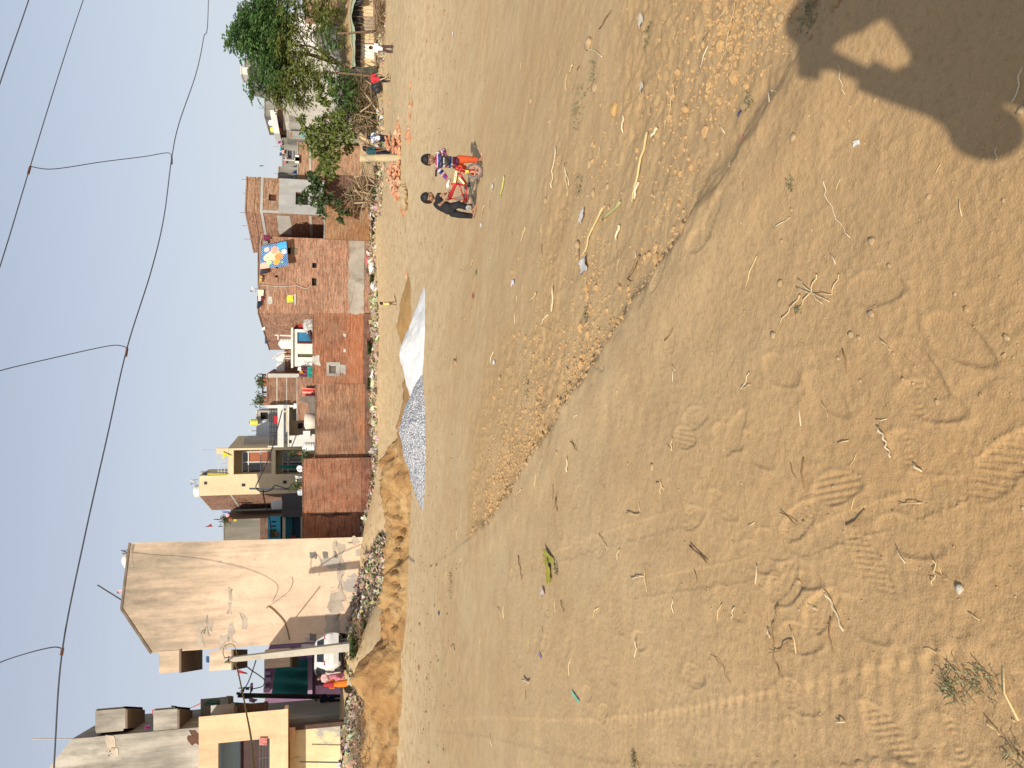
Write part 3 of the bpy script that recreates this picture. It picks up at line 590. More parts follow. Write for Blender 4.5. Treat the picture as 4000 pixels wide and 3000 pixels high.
scrap(cA(1840,130), .09, .06, (.60,.52,.40), 'torn clear plastic bag by the weeds at far right', .3, 'plastic_bag')
scrap(cA(1840,560), .06, .05, (.54,.46,.35), 'dirty clear plastic scrap near the large tan stone', .3)
scrap(cA(615,220), .12, .09, (.82,.80,.76), 'white paper scrap on the bare field at right', .3, 'paper_scrap')
scrap(cA(803,1460), .07, .10, (.80,.77,.72), 'white paper scrap left of the bicycle, on bare sand', .1, 'paper_scrap')
scrap(cA(878,1215), .10, .10, (.68,.65,.58), 'greyish paper scrap just below the bicycle', .5, 'paper_scrap')
scrap(cA(1465,1400), .09, .12, (.62,.58,.51), 'white plastic wad beside the thick yellow reed', .2, 'plastic_bag', seed=4)
scrap(cB(1475,60), .12, .16, (.58,.57,.54), 'pale plastic wad at the end of the thick reed', .2, 'plastic_bag', seed=5)
scrap(cB(1005,175), .07, .14, (.75,.68,.76), 'pale lilac plastic scrap in the centre field', .1)
scrap(cB(765,108), .09, .10, (.20,.30,.10), 'green and yellow wrapper in the centre field', .1, 'wrapper')
scrap(cB(883,690), .06, .10, (.82,.82,.82), 'white wrapper left of the clods', .1, 'wrapper')
scrap(cB(750,258), .10, .10, (.40,.10,.05), 'red brick coloured wrapper in the centre field', .1, 'wrapper')
scrap(cC(523,655), .07, .20, (.03,.09,.14), 'dark blue rag on the left field', 0, 'rag')
scrap(cD(335,735), .02, .03, (.08,.07,.13), 'violet thread tangle at the clod edge', .5, 'thread_tangle')
scrap(cD(345,905), .012, .035, (.52,.17,.14), 'pinkish red scrap at the clod edge', .5)
scrap(cD(1088,928), .018, .028, (.80,.76,.68), 'tiny white shell chip below the shadow arm', 0)
scrap(cC(1208,520), .06, .10, (.60,.50,.42), 'pale pinkish paper scrap on the left field', .2, 'paper_scrap')
scrap(cC(395,1010), .14, .20, (.55,.25,.12), 'broken brick chip on the far left field', .2, 'brick_chip')
# weeds
M_weed = leafmat('weed_leaf', (.17,.175,.08), (.30,.28,.15), 9); M_weed2 = leafmat('dark_weed_leaf', (.05,.09,.025), (.12,.16,.05), 6)
def weed(g, R, h, n, label, m=M_weed, seed=0, lw=.0028, name='weed', group=None):
    r = np.random.default_rng(seed); b = MB()
    for i in range(n):
        a = r.uniform(0, 6.28); d = R*math.sqrt(r.uniform())*.8; x, y = g.x+d*math.cos(a), g.y+d*math.sin(a); a2 = r.uniform(0, 6.28); L = h*r.uniform(.4, 1.1); z = g.z
        e = Vector((math.cos(a2), math.sin(a2), 0)); w = e.cross(Vector((0,0,1)))*lw
        p0 = Vector((x, y, z)); p1 = p0 + e*L*.45 + Vector((0,0,L*.6)); p2 = p0 + e*L*1.1 + Vector((0,0,L*.45))
        b.add([p0-w*.6, p0+w*.6, p1+w, p1-w, p2], [(0,1,2,3), (3,2,4)])
    return b.build(name, m, None, False, label, 'weed', group)
for p, R, h, n, lab in [(cF(1750,1130),.065,.035,46,'grey green weed tuft at bottom left, larger of two'),(cF(1940,1120),.05,.03,30,'smaller grey green weed tuft next to the larger one'),(cF(1690,1190),.035,.03,18,'sparse weed sprigs left of the larger tuft'),
    (cD(660,1195),.03,.02,20,'tiny weed sprig on the sand below the shadow hand'),(cE(700,345),.022,.02,14,'tiny green sprig under the crossed straws'),(cF(2140,1600),.04,.03,24,'pale green weed at the bottom left corner'),(cD(770,110),.07,.03,50,'dark weed in the shadow of the head'),(cD(385,660),.04,.03,20,'thin weed at the clod edge near the shadow'),
    (cC(1800,1610),.06,.04,28,'dim green weed on the tyre track'),(cA(1885,230),.10,.04,30,'low weed patch at far right'),(cA(1520,480),.14,.05,34,'weed patch in the clods at upper right'),(cA(1440,700),.24,.05,55,'wide weed patch among the clods'),(cA(1430,1190),.12,.05,26,'sparse weeds by the big pale clod'),
    (cB(1100,850),.16,.05,30,'weeds in the clods at centre'),(cB(1480,375),.09,.05,24,'dark weed clump among clods at centre'),(cC(600,490),.45,.06,70,'pale weed patch on the left field'),(cC(1295,370),.05,.04,25,'weeds under the end of the yellow strip')]:
    g = G(p); g.z = gdet(g); weed(g, R, h, n, lab, M_weed, int(p[0]), .0010+.0006*g.y)
# ================= building helpers =================
V2 = lambda v: (v[0], v[1])
def wp(p, A, B):
    """pixel -> (distance along wall A->B, height) on the upright plane through A and B"""
    rx, rz = ray(*p); ax, ay = A; dx, dy = B[0]-A[0], B[1]-A[1]; L = math.hypot(dx, dy); dx /= L; dy /= L
    D = (ax*dy - ay*dx)/(rx*dy - dx); s = (rx*D-ax)*dx + (D-ay)*dy
    return s, CAMZ + rz*D
def wrect(pa, pb, A, B):
    s0, za = wp(pa, A, B); s1, zb = wp(pb, A, B); return min(s0, s1), max(s0, s1), min(za, zb), max(za, zb)
def frame(A, B):
    d = Vector((B[0]-A[0], B[1]-A[1], 0)); L = d.length; d.normalize(); return Vector((A[0], A[1], 0)), d, Vector((d.y, -d.x, 0)), L
def holewall(b, A, B, z0, z1, holes=(), dep=.18, mi=0, rmi=None, s0=0, s1=None):
    O, d, n, L = frame(A, B); s1 = L if s1 is None else s1; rmi = mi if rmi is None else rmi
    hs = [(max(h[0], s0), min(h[1], s1), max(h[2], z0), min(h[3], z1)) for h in holes]
    S = sorted({s0, s1, *[h[0] for h in hs], *[h[1] for h in hs]}); Z = sorted({z0, z1, *[h[2] for h in hs], *[h[3] for h in hs]})
    pt = lambda s, z, q=0: O + d*s - n*q + Vector((0, 0, z))
    for i in range(len(S)-1):
        for j in range(len(Z)-1):
            sm, zm = (S[i]+S[i+1])/2, (Z[j]+Z[j+1])/2
            if any(h[0] < sm < h[1] and h[2] < zm < h[3] for h in hs): continue
            b.add([pt(S[i],Z[j]), pt(S[i+1],Z[j]), pt(S[i+1],Z[j+1]), pt(S[i],Z[j+1])], [(0,1,2,3)], mi)
    for a, c, e, f in hs:
        b.add([pt(a,e),pt(c,e),pt(c,f),pt(a,f),pt(a,e,dep),pt(c,e,dep),pt(c,f,dep),pt(a,f,dep)], [(0,4,5,1),(1,5,6,2),(2,6,7,3),(3,7,4,0)], rmi)
def house(name, label, poly, z0, z1, mats, holes=None, cat='house', roofm=None, dep=.18, roof=True, over=.04, rh=.07):
    """poly: plan corners, front left -> front right -> back right -> back left"""
    cx = sum(p[0] for p in poly)/len(poly); cy = sum(p[1] for p in poly)/len(poly); t = thing(name, label, cat, (cx, cy, z0)); b = MB(); n = len(poly)
    ms = mats if isinstance(mats, (list, tuple)) else [mats]; holes = holes or {}
    for i in range(n):
        holewall(b, poly[i], poly[(i+1) % n], z0, z1, holes.get(i, ()), dep, min(i, len(ms)-1))
    b.build('wall', list(ms), t)
    if roof:
        r = MB(); P = []
        for i in range(n):
            v = Vector((poly[i][0]-cx, poly[i][1]-cy, 0)); v = v*(1+over/v.length); P.append((cx+v.x, cy+v.y, z1+.002))
        r.prism(P, (0, 0, rh)); r.build('roof', roofm or ms[0], t)
    return t
def pane(parent, A, B, h, m, q=.14, name='pane'):
    O, d, n, L = frame(A, B); b = MB(); s0, s1, z0, z1 = h; b.add([O+d*s0-n*q+Vector((0,0,z0)), O+d*s1-n*q+Vector((0,0,z0)), O+d*s1-n*q+Vector((0,0,z1)), O+d*s0-n*q+Vector((0,0,z1))], [(0,1,2,3)]); return b.build(name, m, parent)
def slab(parent, name, m, A, B, h, q0=-.03, q1=.0, label=None):
    """box on a wall: h = (s0,s1,z0,z1), from q0 (negative = in front of the wall) to q1 behind"""
    O, d, n, L = frame(A, B); s0, s1, z0, z1 = h; b = MB(); c = O + d*(s0+s1)/2 - n*(q0+q1)/2 + Vector((0,0,(z0+z1)/2))
    b.obox(c, d*(s1-s0)/2, n*(q1-q0)/2, Vector((0,0,(z1-z0)/2))); return b.build(name, m, parent, label=label)
def patch(parent, name, m, A, B, h, q=.012, seed=0, n=9, rag=.12, label=None):
    """thin skim of cement with a ragged outline, proud of the wall"""
    O, d, nn, L = frame(A, B); s0, s1, z0, z1 = h; P = []
    for k in range(4):
        for i in range(n):
            u = i/n; s, z = [(s0+(s1-s0)*u, z0), (s1, z0+(z1-z0)*u), (s1-(s1-s0)*u, z1), (s0, z1-(z1-z0)*u)][k]
            e = rag*float(vnoise(s*3+seed*5, z*3+k*7, seed)); P.append(O + d*(s+e) + nn*q + Vector((0,0,z+e)))
    b = MB(); b.add([sum(P, Vector())/len(P)] + P, [(0, i+1, (i+1) % len(P)+1) for i in range(len(P))]); return b.build(name, m, parent, label=label)
def window(parent, A, B, h, pm, fm, q=.12, bars=0, fw=.05):
    O, d, n, L = frame(A, B); s0, s1, z0, z1 = h; b = MB(); p = lambda s, z: O + d*s - n*(q-.03) + Vector((0,0,z))
    for a, c in (((s0+fw/2,z0),(s0+fw/2,z1)), ((s1-fw/2,z0),(s1-fw/2,z1)), ((s0+fw,z0+fw/2),(s1-fw,z0+fw/2)), ((s0+fw,z1-fw/2),(s1-fw,z1-fw/2))): b.bar(p(*a), p(*c), fw, .05)
    for k in range(bars): s = s0+(s1-s0)*(k+1)/(bars+1); b.bar(p(s, z0+fw), p(s, z1-fw), .025, .02)
    f = b.build('window', fm, parent); pane(f, A, B, h, pm, q); return f
def railing(parent, pts, zs, m, r=.02, posts=None, name='railing'):
    b = MB()
    for z in zs: b.tube([Vector((p[0], p[1], z)) for p in pts], r, 6)
    for a, c in zip(pts[:-1], pts[1:]):
        L = math.hypot(c[0]-a[0], c[1]-a[1]); k = max(1, int(L/(posts or 1.0)))
        for i in range(k+1): x = a[0]+(c[0]-a[0])*i/k; y = a[1]+(c[1]-a[1])*i/k; b.cyl((x, y, min(zs)-.25), (x, y, max(zs)+.01), r*.9, n=6)
    return b.build(name, m, parent)
def Pz(p, D): return W(p, D)
def D_at(p, z): return (z-CAMZ)/ray(*p)[1]
# ---- roof things ----
M_pvc = mat('white_tank_plastic', (.80,.79,.74), (.66,.65,.60), 5, .45, .1, spec=.4); M_yel = mat('yellow_tank_plastic', (.72,.66,.12), (.60,.53,.10), 5, .5, .1); M_blk = mat('black_plastic', (.02,.02,.022), (.04,.04,.042), 5, .5, .1)
M_grey = mat('grey_paint_metal', (.34,.35,.36), (.24,.25,.26), 6, .5, .1); M_iron = mat('dark_iron', (.06,.06,.065), (.10,.09,.085), 9, .6, .15); M_rust = mat('rusty_iron', (.20,.10,.05), (.11,.06,.04), 12, .8, .2)
M_dk = mat('dark_interior', (.018,.016,.016), (.03,.026,.024), 3, .9, 0); M_glass = mat('dark_glass', (.03,.035,.045), (.05,.055,.06), 2, .12, 0, spec=.6)
M_conc = mat('grey_concrete', (.40,.385,.35), (.28,.27,.245), 1.2, .92, .35, (1,1,1), 'pos', grime=((.18,.165,.14), .7, (1,1,.4), .5)); M_conc2 = mat('pale_concrete', (.50,.48,.43), (.38,.365,.33), 1.6, .92, .35, (1,1,1), 'pos')
M_dish = mat('dish_paint', (.55,.56,.57), (.44,.45,.47), 6, .45, .05)
def tank(pa, pb, D, label, m=M_pvc, group=None, stand=0):
    x0 = W((pa[0]*.5+pb[0]*.5, max(pa[1], pb[1])), D).x; x1 = W((pa[0]*.5+pb[0]*.5, min(pa[1], pb[1])), D).x; z1 = W((min(pa[0], pb[0]), pa[1]), D).z; z0 = W((max(pa[0], pb[0]), pa[1]), D).z
    r = (x1-x0)/2; h = z1-z0; t = thing('water_tank', label, 'water tank', ((x0+x1)/2, D+r, z0), group); b = MB(); pr = [(r*.97, 0)]
    for k in range(4): a = h*.8*(k+.1)/4; c = h*.8*(k+.9)/4; pr += [(r*.95, a), (r, a+.03*h), (r, c-.03*h), (r*.95, c)]
    pr += [(r*.95, h*.8), (r*.62, h*.92), (r*.4, h*.94)]; b.lathe(t.location, pr, 24); b.build('tank_body', m, t, True)
    b = MB(); b.lathe(t.location, [(r*.42, h*.93), (r*.42, h*.98), (r*.36, h)], 20); b.build('lid', M_blk if m is not M_pvc else m, t, True); return t
def dish(p, r_px, D, label, aim=(-.35,-.75,.55), m=M_dish, mast=.35):
    c = W(p, D); r = r_px/FPX*D; t = thing('satellite_dish', label, 'satellite dish', c - Vector((0,0,mast))); n = Vector(aim).normalized(); q = n.to_track_quat('Z', 'Y').to_matrix()
    b = MB(); pr = [(r*k/6, r*.22*(k/6)**2) for k in range(7)]; b.lathe(c, [(max(a, .004), z) for a, z in pr] + [(r*.99, r*.22-.012)] + [(max(a*.98, .004), z-.015) for a, z in pr[::-1][1:]], 22, 0, q); b.build('dish', m, t, True)
    b = MB(); f = c + n*r*.95; lo = c + q @ Vector((0, -r*.95, r*.2)); b.tube([lo, lo.lerp(f, .5) - Vector((0,0,r*.05)), f], .014, 6); b.cyl(f, f - n*.07, .03, n=8); b.build('feed_arm', M_iron, t)
    b = MB(); b.tube([t.location, c - n*.05 - Vector((0,0,mast*.3)), c - n*.02], .02, 6); b.build('mast', M_grey, t); return t
def rod(p0, p1, D, r, label, m=M_iron, name='metal_rod', cat='rod', D1=None):
    b = MB(); b.cyl(W(p0, D), W(p1, D1 or D), r, n=6); return b.build(name, m, None, False, label, cat)
def cloth(name, label, tl, tr, br, bl, D, m, wave=.05, folds=3, cat='cloth', nu=14, nv=12, dz=0, sag=.0, seed=0, D2=None, loose=.0):
    a, b_, c, d = [W(p, D) for p in (tl, tr, br, bl)]; a2, b2, c2, d2 = a, b_, c, d
    if D2: c2, d2 = W(br, D2), W(bl, D2)
    V = []; F = []
    for j in range(nv+1):
        for i in range(nu+1):
            u, v = i/nu, j/nv; p = a2.lerp(b2, u).lerp(d2.lerp(c2, u), v)
            p = p + Vector((loose*v*float(vnoise(v*2+seed, u, 2)), -wave*(.25+v)*(.5+.5*math.sin(u*2*PI*folds+seed+v*1.3)) - wave*.5*float(vnoise(u*4+seed, v*3, 4)), -sag*math.sin(PI*u)*(1-v*.3) + loose*.3*v*float(vnoise(u*5, seed, 9))))
            V.append(p)
    for j in range(nv):
        for i in range(nu): F.append((j*(nu+1)+i, (j+1)*(nu+1)+i, (j+1)*(nu+1)+i+1, j*(nu+1)+i+1))
    b = MB(); b.add(V, F); return b.build(name, m, None, True, label, cat)
def fab(c, c2=None): return mat('fabric_%02d%02d%02d' % tuple(int(x*99) for x in c), c, c2, 7, .9, .2)
def stripes(name, cols, scale, axis=2, wob=0.0):
    if name in _M: return _M[name]
    m, t, b = nt(name); g = N(t, 'ShaderNodeTexCoord'); sp = N(t, 'ShaderNodeSeparateXYZ'); t.links.new(g.outputs['Object'], sp.inputs[0])
    ml = N(t, 'ShaderNodeMath', operation='MULTIPLY'); ml.inputs[1].default_value = scale; t.links.new(sp.outputs[axis], ml.inputs[0])
    fr = N(t, 'ShaderNodeMath', operation='FRACT'); t.links.new(ml.outputs[0], fr.inputs[0]); r = N(t, 'ShaderNodeValToRGB'); r.color_ramp.interpolation = 'CONSTANT'; e = r.color_ramp.elements
    while len(e) < len(cols): e.new(.5)
    for i, c in enumerate(cols): e[i].position = i/len(cols); e[i].color = rgba(c)
    t.links.new(fr.outputs[0], r.inputs[0]); t.links.new(r.outputs[0], b.inputs['Base Color']); b.inputs['Roughness'].default_value = .9; _M[name] = m; return m
# ---- wall finishes ----
BR = brick('red_brick', (.43,.155,.07), (.285,.095,.045), (.36,.28,.21), (-.4,2.4,(.62,.19,.06),.75)); BR2 = brick('weathered_brick', (.42,.19,.10), (.28,.12,.063), (.42,.33,.25), None, .45)
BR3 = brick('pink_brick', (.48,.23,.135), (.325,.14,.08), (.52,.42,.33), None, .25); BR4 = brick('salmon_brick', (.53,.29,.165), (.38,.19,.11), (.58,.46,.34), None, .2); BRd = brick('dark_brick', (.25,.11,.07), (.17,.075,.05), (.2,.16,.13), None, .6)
PL_grey = plaster('grey_render', (.40,.385,.345), (.15,.14,.12), (-1,7), .7); PL_pale = plaster('pale_grey_render', (.56,.53,.47), (.22,.20,.175), (-1,8), .55); PL_white = plaster('white_wall', (.74,.71,.66), (.34,.31,.27), (1,9), .3)
PL_yel = plaster('yellow_cream_wall', (.74,.60,.385), (.40,.32,.2), (6,16), .3); PL_cream = mat('cream_trim', (.62,.53,.37), (.54,.45,.30), 1.2, .85, .1, (1,1,1), 'pos')
PL_band = mat('cement_band', (.40,.355,.29), (.27,.235,.19), .9, .92, .4, (1,1,1), 'pos', grime=((.13,.115,.09), .8, (1,1,.5), .55))

# ================= far row, from the right =================
DW = 45.0
# front boundary wall: three lengths with different heights
def wallrun(label, ly0, ly1, lxt, m, D=DW, th=.23, holes=(), zb=-1.2, cap=None, name='brick_wall'):
    zt = W((lxt, (ly0+ly1)/2), D).z; A = (W((1330, ly1), D).x, D); B = (W((1330, ly0), D).x, D)
    t = thing(name, label, 'wall', ((A[0]+B[0])/2, D, zb)); b = MB(); A2, B2 = (A[0], D+th), (B[0], D+th)
    holewall(b, A, B, zb, zt, holes, th); b.add([(A[0],D,zb),(A[0],D+th,zb),(A[0],D+th,zt),(A[0],D,zt)], [(0,3,2,1)]); b.add([(B[0],D,zb),(B[0],D+th,zb),(B[0],D+th,zt),(B[0],D,zt)], [(0,1,2,3)])
    b.add([(A[0],D,zt),(B[0],D,zt),(B[0],D+th,zt),(A[0],D+th,zt)], [(0,1,2,3)]); b.add([(B[0],D+th,zb),(A[0],D+th,zb),(A[0],D+th,zt),(B[0],D+th,zt)], [(0,1,2,3)]); b.build('wall', m, t)
    if cap:
        c = MB(); n = int((B[0]-A[0])/.24); r = np.random.default_rng(int(ly0))
        for i in range(n): c.box(A[0]+i*.24+.01, A[0]+i*.24+.23, D-.012, D+th+.012, zt+.001, zt+.075+r.uniform(-.006, .012))
        c.build('coping', cap, t)
    return t, A, B, zt
tL, AL, BL, zL = wallrun('red brick boundary wall stretch at left with a dark smoke stain, meeting the peach house', 1789, 2112, 1186, brick('red_brick_fine', (.40,.145,.068), (.27,.092,.045), (.38,.29,.22), (-.5,1.2,(.44,.13,.05),.5)), D=44.6, cap=BRd)
tM, AM, BM, zM = wallrun('brick boundary wall stretch with a glowing orange brick patch, below the white house', 1500, 1788, 1236, brick('stained_brick', (.41,.185,.095), (.27,.115,.06), (.40,.31,.23), (-.6,1.6,(.62,.20,.045),.95), .5), D=45.0, cap=BRd)
hwin = None
zt = W((1226, 1360), 45.03).z; A_, B_ = (W((1330, 1499), 45.03).x, 45.03), (W((1330, 1224), 45.03).x, 45.03); hwin = wrect(c3(1192, 882), c3(1268, 800), A_, B_)
tR, AR, BR_, zR = wallrun('brick boundary wall stretch with one small cement framed window', 1224, 1499, 1226, BR, D=45.03, holes=[hwin], cap=BRd)
window(tR, AR, BR_, hwin, mat('dusty_brown_pane', (.10,.08,.065), (.16,.13,.10), 4, .5, 0), M_conc2, .10)
O, d, n, L = frame(AR, BR_); s0, s1, z0, z1 = hwin
b = MB()
for (a, c, e, f) in ((s0-.14,s1+.14,z1,z1+.13),(s0-.14,s1+.16,z0-.18,z0),(s0-.15,s0,z0,z1),(s1,s1+.16,z0,z1)): b.obox(O+d*(a+c)/2+n*.02+Vector((0,0,(e+f)/2)), d*(c-a)/2, n*.03, Vector((0,0,(f-e)/2)))
b.build('window_surround', M_conc, tR)
patch(tR, 'cement_patch', M_conc, AR, BR_, wrect(c3(1262, 890), c3(1345, 790), AR, BR_), .03, 3, rag=.18); patch(tR, 'cement_patch', M_conc2, AR, BR_, wrect(c3(1042, 795), c3(1110, 715), AR, BR_), .03, 5, rag=.15)
for k, (x, y) in enumerate(((1345, 512), (1342, 665))): patch(tR, 'cement_patch', M_conc2, AR, BR_, wrect(c3(x-12, y+14), c3(x+14, y-14), AR, BR_), .02, 7+k, 4, .08)
slab(tR, 'plinth', BRd, AR, BR_, (0, L, -1.2, W(c3(1520, 600), 45.03).z), -.10, 0)
patch(tL, 'smoke_stain', mat('soot', (.10,.055,.04), (.15,.07,.045), 3, .95, .3, (1,1,.6), 'pos'), AL, BL, wrect(c2(1140, 925), c2(1480, 888), AL, BL), .006, 4, 12, .30)
slab(tL, 'plinth', brick('plinth_brick', (.30,.10,.055), (.21,.07,.04), (.2,.15,.12)), AL, BL, (0, math.dist(AL, BL), -1.2, W(c2(1565, 700), 44.6).z), -.05, 0)
O2, d2, n2, L2 = frame(AM, BM); slab(tM, 'plinth', BRd, AM, BM, (0, L2, -1.2, W(c3(1535, 1200), 45).z), -.07, 0)

# big brick house with the flowered blanket
zt = W(c4(398, 1150), 45.05).z; A = (W(c4(900, 1540), 45.05).x, 45.05); B = (W(c4(900, 812), 45.05).x, 45.05)
bl = W(c3(615, 655), 52); bl = (bl.x, 52.0); holes = [wrect(c4(655,1437), c4(740,1357), A, B), wrect(c4(905,1267), c4(950,1195), A, B), wrect(c4(908,1097), c4(950,1048), A, B), wrect(c4(672,965), c4(765,905), A, B), wrect(c4(553,1188), c4(578,1168), A, B), wrect(c4(556,1100), c4(583,1088), A, B)]
tH = house('brick_house', 'big two storey red brick house with clothes and a flowered blanket over its parapet', [A, B, (B[0]+.6, 52.5), bl], -1.2, zt, [BR3, BR3, BR3, BR3], {0: holes}, 'house', BRd)
for h in holes[1:3] + holes[4:]: pane(tH, A, B, h, M_dk, .17, 'opening')
window(tH, A, B, holes[0], M_dk, M_conc2, .12, 0, .05); h = holes[3]; w_ = pane(tH, A, B, h, M_dk, .17, 'opening'); slab(tH, 'window_board', mat('weathered_board', (.22,.17,.11), (.15,.11,.07), 4, .9), A, B, (h[0]+.02, h[1]-.02, h[2], h[2]+(h[3]-h[2])*.68), .02, .06)
slab(tH, 'window_sill', M_conc2, A, B, (holes[0][0]-.06, holes[0][1]+.06, holes[0][2]-.07, holes[0][2]), -.05, .02)
patch(tH, 'cement_band', PL_band, A, B, wrect(c4(1262, 1538), c4(1408, 832), A, B), .03, 11, 26, .10)
patch(tH, 'cement_patch', M_conc2, A, B, wrect(c3(612, 215), c3(650, 150), A, B), .012, 13, 6, .2)
slab(tH, 'cement_line', M_conc2, A, B, wrect(c3(603, 275), c3(610, 10), A, B), -.008, 0)
M_yc = mat('yellow_rag', (.70,.62,.05), (.55,.47,.04), 6, .8, .2)
p0 = [c4(657, 1430), c4(657, 1370), c4(722, 1362), c4(728, 1428)]; cloth('curtain', 'bright yellow cloth stuffed in the small upper window of the big brick house', p0[0], p0[1], p0[2], p0[3], 45.12, M_yc, .03, 2, 'curtain')
# grey cable snaking down that wall
pts = [c4(395,1262), c4(560,1272), c4(650,1275), c4(760,1268), c4(850,1296), c4(905,1262)]
def smooth(P, n=6):
    out = []
    for i in range(len(P)-1):
        p0, p1, p2, p3 = P[max(i-1,0)], P[i], P[i+1], P[min(i+2, len(P)-1)]
        for k in range(n):
            t_ = k/n; out.append(.5*((2*p1)+(-p0+p2)*t_+(2*p0-5*p1+4*p2-p3)*t_**2+(-p0+3*p1-3*p2+p3)*t_**3))
    return out + [P[-1]]
b = MB(); b.tube(smooth([W(p, 45.0) for p in pts]), .022, 5); b.build('cable', M_conc2, None, True, 'pale cable snaking down the big brick house from the dish to a hole', 'cable')

# flowered blanket
def blanketmat():
    m, t, b = nt('flowered_blanket'); uv = N(t, 'ShaderNodeAttribute', attribute_name='uvw'); v = uv.outputs['Vector']
    vs = N(t, 'ShaderNodeTexVoronoi', Scale=17); mp = N(t, 'ShaderNodeMapping'); mp.inputs['Rotation'].default_value = (0,0,.7); t.links.new(v, mp.inputs[0]); t.links.new(mp.outputs[0], vs.inputs['Vector']); vs.inputs['Randomness'].default_value = .15
    dots = ramp(t, vs.outputs['Distance'], (.30,.55,.80), (.012,.07,.22), .28, .34)
    sp = N(t, 'ShaderNodeSeparateXYZ'); t.links.new(v, sp.inputs[0])
    nz = noise_out(t, v, 5, 3)
    def blob(cx, cy, r, wob=.35):
        di = N(t, 'ShaderNodeVectorMath', operation='DISTANCE'); di.inputs[1].default_value = (cx, cy, 0); t.links.new(v, di.inputs[0])
        a = N(t, 'ShaderNodeMath', operation='MULTIPLY_ADD'); t.links.new(nz, a.inputs[0]); a.inputs[1].default_value = wob*r*2; t.links.new(di.outputs['Value'], a.inputs[2])
        return ramp(t, a.outputs[0], (1,1,1), (0,0,0), r*(1+wob)-.012, r*(1+wob)+.012), di.outputs['Value']
    col = dots
    def put(cx, cy, r, c, wob=.3):
        nonlocal col
        f, _ = blob(cx, cy, r, wob); col = mix(t, f, col, c)
    def flower(cx, cy, r, ca, cb_):
        nonlocal col
        f, dist = blob(cx, cy, r, .35); wv = N(t, 'ShaderNodeTexWave', wave_type='RINGS', Scale=3.2/r*.32, Distortion=5, Detail=2); mp2 = N(t, 'ShaderNodeMapping'); mp2.inputs['Location'].default_value = (-cx, -cy, 0); t.links.new(v, mp2.inputs[0]); t.links.new(mp2.outputs[0], wv.inputs['Vector'])
        col = mix(t, f, col, ramp(t, wv.outputs['Fac'], ca, cb_, .25, .7))
    put(.92, .08, .20, (.06,.36,.72), .2); put(.84, .24, .13, (.06,.36,.72), .2); put(.06, .88, .20, (.80,.42,.32), .3); put(.80, .78, .10, (.80,.45,.36), .3); put(.52, .50, .24, (.80,.55,.38), .25); put(.24, .68, .10, (.42,.60,.28), .3); put(.60, .12, .09, (.80,.60,.52), .3)
    flower(.72, .48, .15, (.78,.12,.06), (.86,.48,.36)); flower(.45, .74, .16, (.78,.58,.26), (.88,.78,.50)); flower(.44, .32, .15, (.76,.14,.04), (.86,.38,.14)); flower(.22, .42, .12, (.78,.24,.04), (.88,.50,.10))
    put(.62, .30, .045, (.20,.48,.10), .3); put(.45, .74, .03, (.25,.42,.08), .2); put(.18, .22, .04, (.35,.55,.15), .3)
    t.links.new(col, b.inputs['Base Color']); b.inputs['Roughness'].default_value = .85; return m
M_bl = blanketmat()
tl, tr, br, bl_ = c4(408, 1108), c4(420, 888), c4(660, 842), c4(682, 1080)
o = cloth('blanket', 'large blue blanket with orange and cream roses hung over the brick parapet', bl_ and tl, tr, br, bl_, 44.9, M_bl, .10, 1.3, 'blanket', 24, 20, D2=44.55)
uvw = []
for j in range(21):
    for i in range(25): uvw.append((i/24, 1-j/20, 0))
# u axis runs left->right in the scene; store (left-right, height)
at = o.data.attributes.new('uvw', 'FLOAT_VECTOR', 'POINT'); at.data.foreach_set('vector', np.array(uvw, np.float32).ravel())
cloth('hung_shirt', 'maroon shirt with a white band drying right of the flowered blanket', c4(440,833), c4(440,780), c4(500,778), c4(504,832), 44.9, stripes('maroon_band', [(.16,.015,.06),(.16,.015,.06),(.16,.015,.06),(.6,.55,.6),(.16,.015,.06)], 1.35), .06, 2, 'clothes')
cloth('hung_towel', 'small grey towel between the maroon shirt and the blanket', c4(438,876), c4(437,836), c4(482,838), c4(484,872), 44.9, fab((.22,.24,.25)), .04, 1.5, 'clothes')
cloth('hung_trousers', 'black patterned garment draped left of the blanket', c4(405,1165), c4(412,1108), c4(476,1112), c4(486,1150), 44.85, fab((.02,.02,.03),(.10,.09,.13)), .09, 2, 'clothes')
cloth('hung_scarf', 'mustard and grey scarf draped beside the satellite dish', c4(398,1240), c4(402,1170), c4(432,1182), c4(422,1245), 44.9, fab((.50,.33,.06),(.28,.28,.30)), .08, 2, 'clothes')
cloth('hung_cloth', 'cream square cloth on the parapet below the satellite dish', c4(387,1366), c4(387,1306), c4(443,1308), c4(440,1366), 44.92, fab((.72,.66,.52)), .03, 1, 'clothes')
cloth('hung_sweater', 'maroon and white striped sweater next to the cream square cloth', c3(505,185), c3(505,136), c3(566,138), c3(560,186), 44.92, stripes('maroon_stripe', [(.14,.012,.03),(.62,.58,.55),(.14,.012,.03),(.14,.012,.03)], 1.7), .06, 2, 'clothes')
cloth('hung_jeans', 'dark navy garment at the left end of the brick parapet', c3(500,262), c3(504,190), c3(548,190), c3(540,236), 44.92, fab((.015,.025,.06)), .07, 2, 'clothes')
b = MB(); b.tube(smooth([W(p, 44.95) for p in (c4(430,770), c4(405,890), c4(408,1110), c4(400,1240), c4(380,1370), c4(372,1500))]), .012, 5); b.build('washing_line', M_conc2, None, True, 'thin washing line along the parapet of the big brick house', 'washing line')
dish(c4(350,1302), 17, 45.6, 'pale satellite dish standing on the parapet of the big brick house', (-.5,-.35,.75), mast=.45)
cloth('rag', 'small pink rag hanging low on the cement band of the big brick house', c4(1425,1052), c4(1420,992), c4(1462,990), c4(1464,1050), 44.95, fab((.62,.10,.14)), .05, 1.5, 'cloth')

